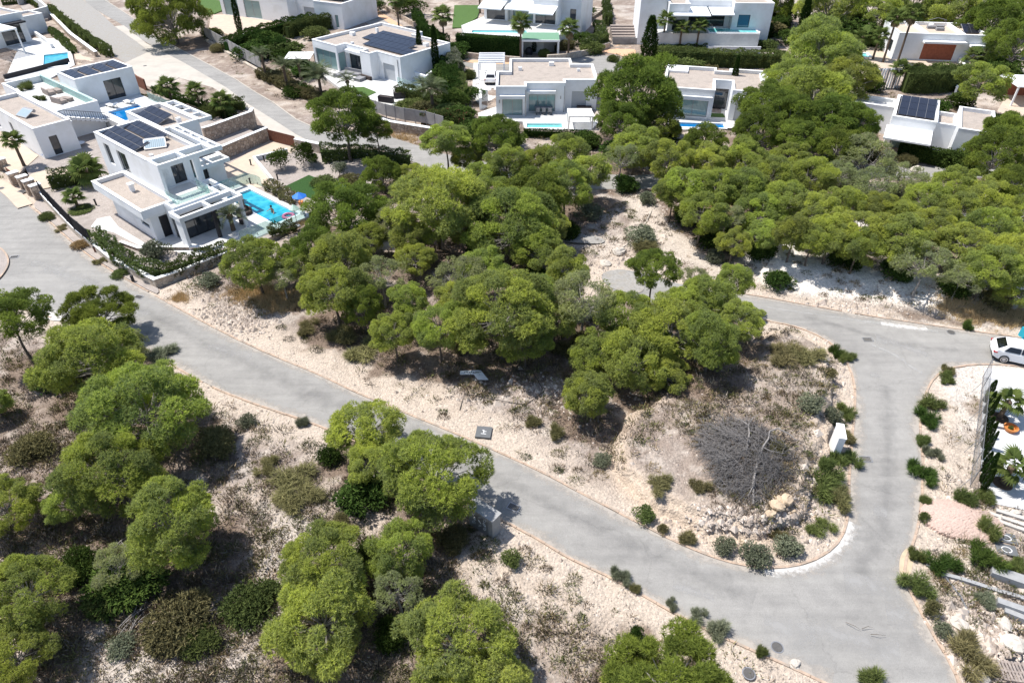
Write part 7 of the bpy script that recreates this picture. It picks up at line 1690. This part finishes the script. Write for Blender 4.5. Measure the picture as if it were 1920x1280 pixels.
PALMS = [
(1874,782,1.3,.8,'fan','fan palm in the white gravel yard near the car','fan palms',14,False),
(1880,905,1.3,.85,'fan','fan palm in the white gravel yard near the orange bowl','fan palms',14,False),
(46,312,2.9,.9,'fan','lone fan palm in front of the low left villa','fan palms',18,False),
(146,388,1.0,.75,'fan','small palm on the round green patch of the villa garden','fan palms',18,False),
(172,345,1.4,1.3,'fan','bushy palm against the left wall of the main villa','fan palms',22,False),
(325,198,2.4,1.1,'fan','fan palm left of three on the bank above the villa','fan palms',18,False),
(376,205,2.3,1.0,'fan','fan palm in the middle of three on the bank','fan palms',18,False),
(423,222,2.0,1.15,'fan','fan palm right of three on the bank','fan palms',18,False),
(748,52,4.5,1.3,'fan','fan palm by the lane at the top centre left','fan palms',18,True),
(833,90,5.0,1.35,'fan','fan palm inside the hedge at the top centre','fan palms',18,True),
(976,108,5.2,1.3,'fan','fan palm in front of the clipped hedge','fan palms',18,True),
(1065,110,4.6,1.3,'fan','fan palm right of the carport','fan palms',18,True),
(1241,93,4.6,1.1,'fan','left palm of three below the terrace wall','fan palms',16,False),
(1273,94,3.5,1.0,'fan','middle palm of three below the terrace wall','fan palms',16,False),
(1305,94,3.7,1.1,'fan','right palm of three below the terrace wall','fan palms',16,False),
(1607,108,3.2,1.2,'fan','palm left of the small turquoise pool','fan palms',16,False),
(1636,112,3.6,1.1,'fan','palm right of the small turquoise pool','fan palms',16,False),
(1655,118,6.8,1.2,'fan','tall leaning palm left of the brown-shuttered villa','fan palms',18,True),
(1675,140,8.6,1.2,'fan','tallest palm overlapping the corner of the brown-shuttered villa','fan palms',18,True),
(1650,60,7.5,1.1,'fan','tall thin palm cut by the top edge at the right','fan palms',16,False),
(1840,118,3.6,1.3,'fan','palm in front of the right end of the brown-shuttered villa','fan palms',18,False),
(1818,128,1.6,1.2,'fan','low palm in front of the brown-shuttered villa','fan palms',16,False),
(1675,165,2.6,1.1,'fan','palm standing low beside the white lattice screen','fan palms',16,False),
(500,150,3.4,1.0,'date','date palm at the left end of the board fence','date palms',22,False),
(540,170,3.3,1.05,'date','second date palm above the road bank','date palms',22,False),
(604,185,2.9,1.55,'date','largest date palm in front of the solar villa','date palms',26,False),
(655,180,2.0,.9,'date','small date palm at the lawn pool edge','date palms',20,False),
(565,150,2.2,.8,'date','date palm behind the largest one','date palms',18,False),
(812,215,3.2,1.3,'date','drooping palm right of the black planters','date palms',26,False),
(648,45,5.5,.7,'date','slim palm behind the solar villa, left one','date palms',16,False),
(664,32,4.5,.7,'date','slim palm behind the solar villa, right one','date palms',16,False),
(795,180,1.6,.9,'date','palm at the right end of the board fence','date palms',18,False),
(900,25,3.5,.8,'date','palm beside the awning villa lawn','date palms',16,False),
]
for p in PALMS: palm(*p[:5], p[5], p[6], n=p[7], skirt=p[8])
palm(438, 432, 1.5, .95, 'date', 'date palm on the terrace beside the swimming pool', 'date palms', 26, False, PLOT_Z)
for a in [(523,300,40,2.4,'round small citrus tree, left of the three on the gravel','bush_dark'), (566,290,44,2.8,'largest citrus tree of the three on the gravel','bush_dark'),
          (585,302,24,1.7,'smallest citrus tree of the three on the gravel','bush_dark'), (635,318,30,1.7,'silvery olive tree beside the lawn','bush_grey')]:
    bush(a[0], a[1], a[2], a[3], 'tree', a[5], a[4], 'garden trees', PLOT_Z, 'tree', 'garden_tree', trunk=.6)
bush(1448, 55, 44, 3.0, 'tree', 'bush_olive', 'rounded olive tree right of the pale pool steps', None, None, 'tree', 'olive_tree', trunk=1.0)
bush(1260, 240, 30, 1.6, 'lush', 'bush_dark', 'dark bush at the left end of the deep blue pool', None)
bush(610, 340, 60, .8, 'low', 'bush_green', 'low plants around the corner of the garden lawn', None, PLOT_Z)
bush(655, 335, 50, .7, 'low', 'bush_olive', 'low olive plants below the silvery olive tree', None, PLOT_Z)
bush(150, 392, 52, .25, 'low', 'bush_green', 'round low green patch under the small palm', None, PLOT_Z)  # flat round spread of green tufts at the palm foot
for a in [(878,255,60,3.4,'dark leafy garden tree at the left corner of the white villa lawn'), (890,180,40,2.4,'green garden tree beside the white parasol frame'), (855,190,46,3.2,'tree behind the board fence near the bougainvillea'),
          (835,165,50,3.0,'garden tree right of the solar villa stairs'), (770,15,60,3.6,'tree at the top edge beside the lane'), (1100,25,40,3.0,'tree left of the steps at the top'), (700,12,46,2.6,'bush at the top edge by the orange pavement'),
          (1440,20,60,3.5,'dark tree at the top right of the pale pool villa'), (1545,75,90,4.5,'dark tree mass behind the cypress at top right'), (1880,140,60,4.0,'tree between the round pine and the white awning'), (620,100,30,2.0,'shrubby tree behind the straw parasol'), (1600,60,90,4.5,'dark tree behind the palms at upper right')]:
    bush(*a[:4], 'tree', 'bush_dark', a[4], 'garden trees', None, 'tree', 'garden_tree', trunk=.5)

MORE = [(505,35,'dark'),] and [
(395,62,30,1.4,'bush_green','round bush at the near corner of the top left lawn terrace'),(410,90,26,1.2,'bush_olive','yellowish bush behind the board fence at upper left'),(470,98,44,2.4,'bush_dark','dark garden bush left of the pale canopy'),
(500,78,50,2.6,'bush_dark','large dark bush behind the date palms'),(535,92,44,2.2,'bush_green','green bush left of the canvas canopy'),(575,130,40,1.6,'bush_dark','dark bush between the date palms and the solar villa'),
(520,140,40,1.4,'bush_olive','olive bush under the first two date palms'),(560,170,46,1.4,'bush_dark','dark bush under the date palms above the bank'),(625,185,40,1.3,'bush_dark','dark bush at the foot of the largest date palm'),
(592,62,34,2.0,'bush_green','green bush at the back corner of the solar villa'),(770,200,40,1.6,'bush_green','green bush inside the board fence'),(795,205,40,1.8,'bush_olive','olive bush under the drooping palm'),(845,210,46,1.8,'bush_green','green bush below the drooping palm'),
(855,95,40,2.2,'bush_dark','dark bush at the bend of the lane'),(800,115,36,2.2,'bush_green','green bush between the two cypresses and the lane'),(835,140,40,2.4,'bush_dark','dark bush right of the cypress pair'),(862,215,40,2.0,'bush_dark','dark bush left of the bungalow lawn'),
(880,140,26,1.4,'bush_green','small bush by the parking pergola'),(1095,75,50,2.2,'bush_dark','dark bush right of the carport palm'),(1110,90,40,1.8,'bush_green','flowering bush above the curved wall'),(1020,100,26,1.2,'bush_green','small bush right of the carport'),
(1150,110,26,1.0,'bush_green','small bush on the cul-de-sac edge'),(1200,140,40,2.2,'bush_dark','dark bush left of the broad cypress'),(1228,150,34,2.4,'bush_olive','brownish bush right of the broad cypress'),(1290,120,60,1.6,'bush_green','bush in front of the long hedge, left'),
(1460,110,50,2.0,'bush_dark','dark bush at the right end of the long hedge'),(1440,85,40,1.6,'bush_green','bright bush right of the pale pool villa'),(1480,70,46,2.4,'bush_dark','dark bush beside the tall cypress at the top'),(1465,30,60,3.0,'bush_dark','dark bush mass at the top right of the pale pool villa'),
(1520,60,60,3.0,'bush_dark','dark bush mass right of the tall cypress'),(1560,70,60,3.0,'bush_dark','dark bush behind the lawn at upper right'),(1620,70,60,3.0,'bush_dark','dark bush behind the small pool'),(1665,85,40,2.0,'bush_dark','dark bush left of the shutter villa'),
(1720,130,40,1.6,'bush_green','bush below the shutter villa terrace'),(1770,135,60,2.4,'bush_green','bush in front of the brown shutter'),(1860,115,40,2.2,'bush_dark','dark bush at the right corner of the shutter villa'),(1890,118,50,2.6,'bush_dark','dark bush above the white awning'),
(1640,160,40,2.0,'bush_dark','dark bush at the foot of the lattice screen'),(1760,200,40,1.8,'bush_dark','dark bush behind the square villa'),(1800,190,50,2.0,'bush_dark','dark bush behind the right cube of the square villa'),(1865,225,40,1.6,'bush_green','green bush left of the open pavilion'),
(1890,232,50,1.8,'bush_dark','dark bush below the open pavilion'),(1645,290,60,1.6,'bush_olive','olive undergrowth left of the clipped hedge'),(1800,300,70,2.0,'bush_dark','dark undergrowth right of the clipped hedge'),(1560,315,80,2.0,'bush_dark','dark undergrowth behind the long wood'),
(1480,330,70,1.8,'bush_dark','dark undergrowth in the back of the long wood'),(1600,345,60,1.6,'bush_grey','grey undergrowth on the open slope'),(1670,360,60,1.4,'bush_grey','second grey undergrowth patch on the open slope'),(1700,300,40,1.2,'bush_olive','olive undergrowth below the hedge'),
(1100,262,50,2.0,'bush_dark','dark bush below the white pergola'),(1240,265,60,2.2,'bush_dark','dark undergrowth beneath the huge dark pine'),(1160,280,60,2.0,'bush_dark','dark undergrowth left of the huge dark pine'),(905,245,50,1.8,'bush_dark','dark bush below the bungalow lawn'),
(950,262,60,1.8,'bush_green','bush in front of the bungalow pool, left'),(1225,300,40,1.4,'bush_olive','olive bush at the far side of the hidden road'),(760,420,40,1.2,'bush_grey','grey undergrowth in the pale clearing'),(700,400,50,1.6,'bush_dark','dark undergrowth right of the pool pine'),
(900,470,60,1.6,'bush_dark','dark undergrowth in the heart of the central wood'),(1000,520,60,1.6,'bush_dark','dark undergrowth behind the big central pine'),(1100,640,60,1.2,'bush_olive','shaded undergrowth below the forked pine'),(860,640,60,1.2,'bush_olive','shaded undergrowth left of the big central pine'),
(950,370,60,1.6,'bush_dark','dark undergrowth behind the umbrella-shaped pine'),(870,350,50,1.2,'bush_olive','olive undergrowth above the umbrella-shaped pine'),(1060,430,60,1.4,'bush_dark','dark undergrowth above the chalk track'),(790,330,50,1.2,'bush_olive','olive bush by the road gap'),
(1430,470,60,1.4,'bush_dark','dark undergrowth behind the small low pine'),(1590,485,70,1.4,'bush_dark','dark undergrowth above the middle of the white bank'),(1680,505,70,1.4,'bush_dark','dark undergrowth left of the grey-branched pine'),(1790,535,70,1.4,'bush_dark','dark undergrowth right of the grey-branched pine'),
(1870,560,60,1.4,'bush_olive','olive undergrowth above the dry grass'),(110,700,90,1.6,'bush_dark','dark undergrowth beneath the left edge pines'),(60,840,90,1.2,'bush_olive','shaded scrub between the left edge pines'),(140,1060,90,1.4,'bush_dark','dark undergrowth between the lower left pines'),
(400,830,90,1.2,'bush_olive','shaded scrub right of the broad left pine'),(690,1040,70,1.2,'bush_dark','dark undergrowth left of the pine below the group'),(730,1190,70,1.4,'bush_dark','dark undergrowth right of the wide bright pine'),(850,1010,70,1.0,'bush_olive','shaded scrub left of the concrete block'),
]
for q in MORE: bush(q[0], q[1], q[2] * (1.45 if q[0] < 870 and q[1] < 222 else 1), q[3], 'lush' if q[3] > 1.5 else 'low', q[4], q[5], 'garden and undergrowth bushes')
# ------------------------------------------------------------------ the dead tree on the island
def dead_tree():
    b = P(1405, 850); root = empty('dead_tree', b, 0, 'fallen dead grey tree with a round heap of bare twigs on the island', 'dead tree')
    rg = random.Random(5); 
    def W(px, py, h): q = P(px, py, h); q = Vector((*G(px, py, T1(q.x, q.y) + h), T1(q.x, q.y) + h)); return q - b
    def limb(name, pts, r0, r1):
        q = [W(*p) for p in pts]; MB().tube(q, [r0 + (r1 - r0) * i / (len(q) - 1) for i in range(len(q))], 6).done(name, 'dead_limb', root)
    limb('trunk', [(1413, 945, .1), (1412, 905, .35), (1420, 868, .5), (1430, 838, .6), (1441, 822, .7), (1443, 808, .7), (1458, 803, .6), (1478, 812, .4), (1492, 824, .15)], .075, .035)
    limb('limb', [(1399, 850, .5), (1402, 830, .6), (1405, 812, .7), (1403, 795, .75)], .06, .04)
    for q in ([(1403, 797, .75), (1392, 788, .7), (1378, 783, .6)], [(1403, 797, .75), (1412, 782, .7), (1424, 776, .6)], [(1370, 850, .4), (1385, 835, .6), (1390, 815, .5)], [(1350, 880, .3), (1365, 860, .5), (1380, 862, .5)], [(1440, 890, .3), (1432, 870, .5), (1445, 862, .4)], [(1415, 905, .5), (1405, 925, .3), (1392, 945, .1)], [(1430, 838, 1.2), (1445, 845, .9), (1470, 850, .5)]): limb('limb', q, .032, .014)
    tw = MB()
    cx, cy = 0, 0; P0 = W(1403, 850, .2)
    for k in range(3300):
        a = rg.uniform(0, 6.28); rr = math.sqrt(rg.random()) * (1 + .14 * math.sin(3 * a + 1) + .08 * math.sin(7 * a)); ell = (2.75, 2.75)
        x = P0.x + math.cos(a) * rr * ell[0] + rg.gauss(0, .12); y = P0.y + math.sin(a) * rr * ell[1] * 1.1 + rg.gauss(0, .15)
        if x > 1.6 and y > 1.0 and rg.random() < .8: continue
        x0_ = x * .6 + y * .4
        h = max(.05, 1 - rr ** 2) * .95 * rg.uniform(.2, 1.15) * (.8 + .4 * math.sin(5 * x0_ + 3)) + .05; al = a + rg.gauss(0, 1.25); L_ = rg.uniform(.4, 1.0)
        z0 = T1(b.x + x, b.y + y) - b.z if k % 6 == 0 else z0l
        z0l = z0
        p = Vector((x, y, z0 + h)); d = Vector((math.cos(al), math.sin(al), rg.uniform(-.35, .05)))
        q = p + d * L_ * .5 + Vector((rg.gauss(0, .06), rg.gauss(0, .06), .03)); e = p + d * L_ + Vector((rg.gauss(0, .1), rg.gauss(0, .1), -.1))
        tw.tube([p, q, e], [.016, .011, .004], 3, False)
        for _ in range(2):
            f = q + Vector((math.cos(al + rg.choice((-1, 1)) * .7), math.sin(al + rg.choice((-1, 1)) * .7), rg.uniform(-.3, .2))) * rg.uniform(.15, .4); tw.tube([q, f], [.009, .004], 3, False)
    o = tw.done('twigs', 'dead_wood', root); o['kind'] = 'stuff'
dead_tree()
def branches(px, py, n, L_, label, m='dead_limb', spread=.5, ang=.8, r=.03):
    b = P(px, py); root = empty('branch_pile', b, 0, label, 'branches'); rg = random.Random(int(px))
    for k in range(n):
        a = ang + rg.gauss(0, spread); p = Vector((rg.gauss(0, .3), rg.gauss(0, .3), .05 + rg.random() * .2)); d = Vector((math.cos(a), math.sin(a), 0)) * L_ * rg.uniform(.6, 1.1)
        MB().tube([p - d / 2, p + Vector((0, 0, .12)), p + d / 2 + Vector((rg.gauss(0, .1), rg.gauss(0, .1), 0))], [r, r * .8, r * .3], 5).done('branch', m, root)
branches(250, 1165, 13, 1.3, 'pile of bare pale branches on the ground at lower left', ang=1.0, spread=.35)
branches(232, 1025, 8, 1.0, 'bare white branches poking out under the greyish pine', spread=.9)
branches(1045, 757, 5, 1.7, 'dark fallen branches near the white board', 'bark', .35, .5, .035)
branches(700, 560, 7, 1.2, 'bare pale branches below the grey pine of the central wood', spread=1)
branches(1625, 700 + 490, 3, 1.0, 'thin twigs lying at the edge of the lower road', 'bark', .8, .4, .015)

# ------------------------------------------------------------------ ground cover: scrub, dry grass, loose stones (nobody could count them)
def in_any(x, y, polys, m=0.0):
    r = np.zeros(x.shape, bool)
    for p in polys: r |= sdist(x, y, p) > -m
    return r
PAVED = [ROAD_A, ROAD_B, ROAD_C, CONC, LOT, PLOT, WHITE_LOT, ISLET] + [f[0] for f in FLATS]
def scatter(n, seed, x0=-5, x1=1925, y0=60, y1=1290):
    rg = np.random.default_rng(seed); px = rg.uniform(x0, x1, n); py = rg.uniform(y0, y1, n)
    a = (px - 960) / F_PX; b = -(py - 640) / F_PX; t = -CAM_H / (-sp + b * cp); x, y = a * t, (cp + b * sp) * t
    return rg, x, y
def ground_cover():
    rg, x, y = scatter(19000, 77); dn = fbm(x, y, 5, 3, 61); rd = -sdist(x, y, ROAD_A)
    keep = (~in_any(x, y, PAVED, .2)) & (rg.random(len(x)) < np.clip((dn - .28) * 3.4, 0.05, 1) * np.clip(.06 + (rd - .6) / 4.0, .04, 1)) & ~((y > 68) & (rg.random(len(x)) < .6))
    keep &= ~((np.maximum(sdist(x, y, CLEAN1), sdist(x, y, CLEAN2)) > -.3) & (rg.random(len(x)) < .6))
    keep &= ~((x > 17.5) & (y < 62) & (sdist(x, y, ISLAND) < -3) & (rg.random(len(x)) < .6))
    x, y = x[keep], y[keep]; z = terrain(x, y); n = len(x)
    size = np.minimum(rg.gamma(3.0, .11, n) + .12, .75); typ = rg.random(n)
    pal = np.array([[.17, .15, .07], [.23, .175, .125], [.31, .24, .16], [.14, .14, .055], [.20, .17, .14]])
    ti = np.digitize(typ, [.30, .55, .68, .84]); base = pal[ti] * rg.uniform(.75, 1.3, (n, 1))
    k = 30; p = np.repeat(np.stack([x, y, z], 1), k, 0); s = np.repeat(size, k)[:, None]
    off = rg.normal(0, .38, (n * k, 3)) * s; off[:, 2] = np.abs(off[:, 2]) * .5; p = p + off
    d = unit(np.concatenate([off[:, :2] / s * 1.2 + rg.normal(0, .35, (n * k, 2)), rg.uniform(.5, 1.2, (n * k, 1))], 1)); side = unit(np.cross(d, rg.normal(0, 1, (n * k, 3))))
    L_ = s * rg.uniform(.22, .55, (n * k, 1)); w = .014 + .03 * s
    V = np.stack([p + side * w, p - side * w, p + d * L_], 1); col = np.repeat(base, k, 0) * rg.uniform(.7, 1.35, (n * k, 1))
    tag(link('dry_scrub', tri_mesh('dry_scrub', V, 'scrub_col', col=col)), 'low dry scrub and grass tufts covering the pale stony ground', kind='stuff', cat='scrub')
    # bigger cushions of brush
    rg, x, y = scatter(3600, 177, y0=300); dn = fbm(x, y, 4, 3, 161); rd = -sdist(x, y, ROAD_A)
    keep = (~in_any(x, y, PAVED, .4)) & (rg.random(len(x)) < np.clip((dn - .34) * 3.2 + .5 * (sdist(x, y, ISLAND) > .8), .05, .95) * np.clip(rd / 4, 0, 1)); x, y = x[keep], y[keep]; z = terrain(x, y); n = len(x); k = 110
    sz = rg.uniform(.28, .7, n); pal = np.array([[.12, .115, .045], [.16, .12, .08], [.085, .10, .036], [.14, .12, .095], [.21, .16, .08]]); base = pal[rg.integers(0, 5, n)] * rg.uniform(.8, 1.25, (n, 1))
    s = np.repeat(sz, k)[:, None]; th = rg.uniform(0, 6.28, (n * k, 1)); rr = np.sqrt(rg.random((n * k, 1))); hz = rg.random((n * k, 1))
    off = np.concatenate([np.cos(th) * rr * s * (1.1 - .4 * hz), np.sin(th) * rr * s * (.9 - .4 * hz), hz * s * .6 * (1.15 - rr)], 1); p = np.repeat(np.stack([x, y, z], 1), k, 0) + off
    d = unit(off / s + rg.normal(0, .4, (n * k, 3)) + np.array([0, 0, .6])); side = unit(np.cross(d, rg.normal(0, 1, (n * k, 3)))); V = np.stack([p + side * .02, p - side * .02, p + d * rg.uniform(.10, .24, (n * k, 1))], 1)
    tag(link('brush_cushions', tri_mesh('brush_cushions', V, 'scrub_col', col=np.repeat(base, k, 0) * rg.uniform(.7, 1.4, (n * k, 1)))), 'brown and olive brush cushions over the stony slopes', kind='stuff', cat='brush')
    # golden dry grass patches
    P_ = []
    for (px, py, w, h) in [(480, 552, 90, 26), (520, 570, 70, 30), (340, 560, 26, 14), (590, 560, 50, 30), (750, 262, 70, 22), (715, 255, 40, 20), (845, 355, 26, 20), (1840, 590, 90, 26), (1780, 580, 60, 20), (1900, 600, 60, 24), (1350, 400, 40, 30), (560, 420, 20, 20)]:
        m = int(w * h / 5); qx = rg.normal(px, w * .3, m); qy = rg.normal(py, h * .3, m); P_.append(np.stack([qx, qy], 1))
    q = np.concatenate(P_); a = (q[:, 0] - 960) / F_PX; b = -(q[:, 1] - 640) / F_PX; t = -CAM_H / (-sp + b * cp); x, y = a * t, (cp + b * sp) * t
    kp = ~in_any(x, y, PAVED, .1); x, y = x[kp], y[kp]; z = terrain(x, y); n = len(x); k = 16
    p = np.repeat(np.stack([x, y, z], 1), k, 0) + rg.normal(0, .12, (n * k, 3)) * np.array([1, 1, 0]); d = unit(rg.normal(0, .45, (n * k, 3)) + np.array([0, 0, 1.])); side = unit(np.cross(d, rg.normal(0, 1, (n * k, 3))))
    V = np.stack([p + side * .014, p - side * .014, p + d * rg.uniform(.2, .5, (n * k, 1))], 1); col = np.array([[.60, .45, .25]]) * rg.uniform(.65, 1.3, (n * k, 1))
    tag(link('dry_grass', tri_mesh('dry_grass', V, 'scrub_col', col=col)), 'golden dry grass patches on the banks', kind='stuff', cat='grass')
def stones():
    rg, x, y = scatter(30000, 99, y0=330); rd = -sdist(x, y, ROAD_A); dn = fbm(x, y, 3, 3, 71)
    keep = (~in_any(x, y, PAVED, .02)) & (rg.random(len(x)) < np.clip((dn - .38) * 3.5, .06, 1) * np.clip(1.25 - rd / 9, .35, 1)); x, y = x[keep], y[keep]
    s = rg.gamma(2.0, .022, len(x)) + .018
    # rubble heap by the road, chips on the white bank and in the east plot
    def extra(px, py, sx, sy, n, smul):
        qx = rg.normal(px, sx, n); qy = rg.normal(py, sy, n); a = (qx - 960) / F_PX; b = -(qy - 640) / F_PX; t = -CAM_H / (-sp + b * cp); return a * t, (cp + b * sp) * t, (rg.gamma(2.5, .035, n) + .03) * smul
    E_ = [extra(430, 588, 32, 18, 900, 1.0), extra(470, 600, 26, 14, 500, .9), extra(1600, 575, 90, 10, 700, .9), extra(1850, 1180, 50, 50, 900, 1.2), extra(1820, 1000, 60, 50, 500, .9), extra(1400, 985, 60, 14, 700, 1.1), extra(1530, 950, 14, 40, 300, 1.2), extra(1000, 740, 90, 20, 700, 1.0), extra(1560, 690, 14, 40, 300, 1.2), extra(1150, 480, 30, 30, 300, 1.2), extra(1230, 400, 30, 40, 300, 1.2)]
    x = np.concatenate([x] + [e[0] for e in E_]); y = np.concatenate([y] + [e[1] for e in E_]); s = np.concatenate([s] + [e[2] for e in E_])
    kp = ~in_any(x, y, PAVED, .02); x, y, s = x[kp], y[kp], s[kp]; z = terrain(x, y); n = len(x)
    O = np.array([[1, 0, 0], [0, 1, 0], [-1, 0, 0], [0, -1, 0], [0, 0, .75], [0, 0, -.5]], float)
    Fi = np.array([[0, 1, 4], [1, 2, 4], [2, 3, 4], [3, 0, 4]])
    v = O[None] * rg.uniform(.6, 1.3, (n, 6, 1)) * s[:, None, None]; a = rg.uniform(0, 6.28, n); c, sn = np.cos(a)[:, None], np.sin(a)[:, None]
    vx = v[:, :, 0] * c - v[:, :, 1] * sn * .8; vy = v[:, :, 0] * sn + v[:, :, 1] * c * .8
    v = np.stack([vx + x[:, None], vy + y[:, None], v[:, :, 2] + z[:, None]], 2); V = v[:, Fi].reshape(-1, 3, 3)
    base = np.where(rg.random((n, 1)) < .6, np.array([[.58, .50, .43]]), np.array([[.40, .335, .285]])) * rg.uniform(.75, 1.15, (n, 1))
    tag(link('loose_stones', tri_mesh('loose_stones', V, 'rock_col', col=np.repeat(base, 4, 0))), 'pale loose limestone pebbles scattered over the slopes', kind='stuff', cat='stones')
ground_cover(); stones()
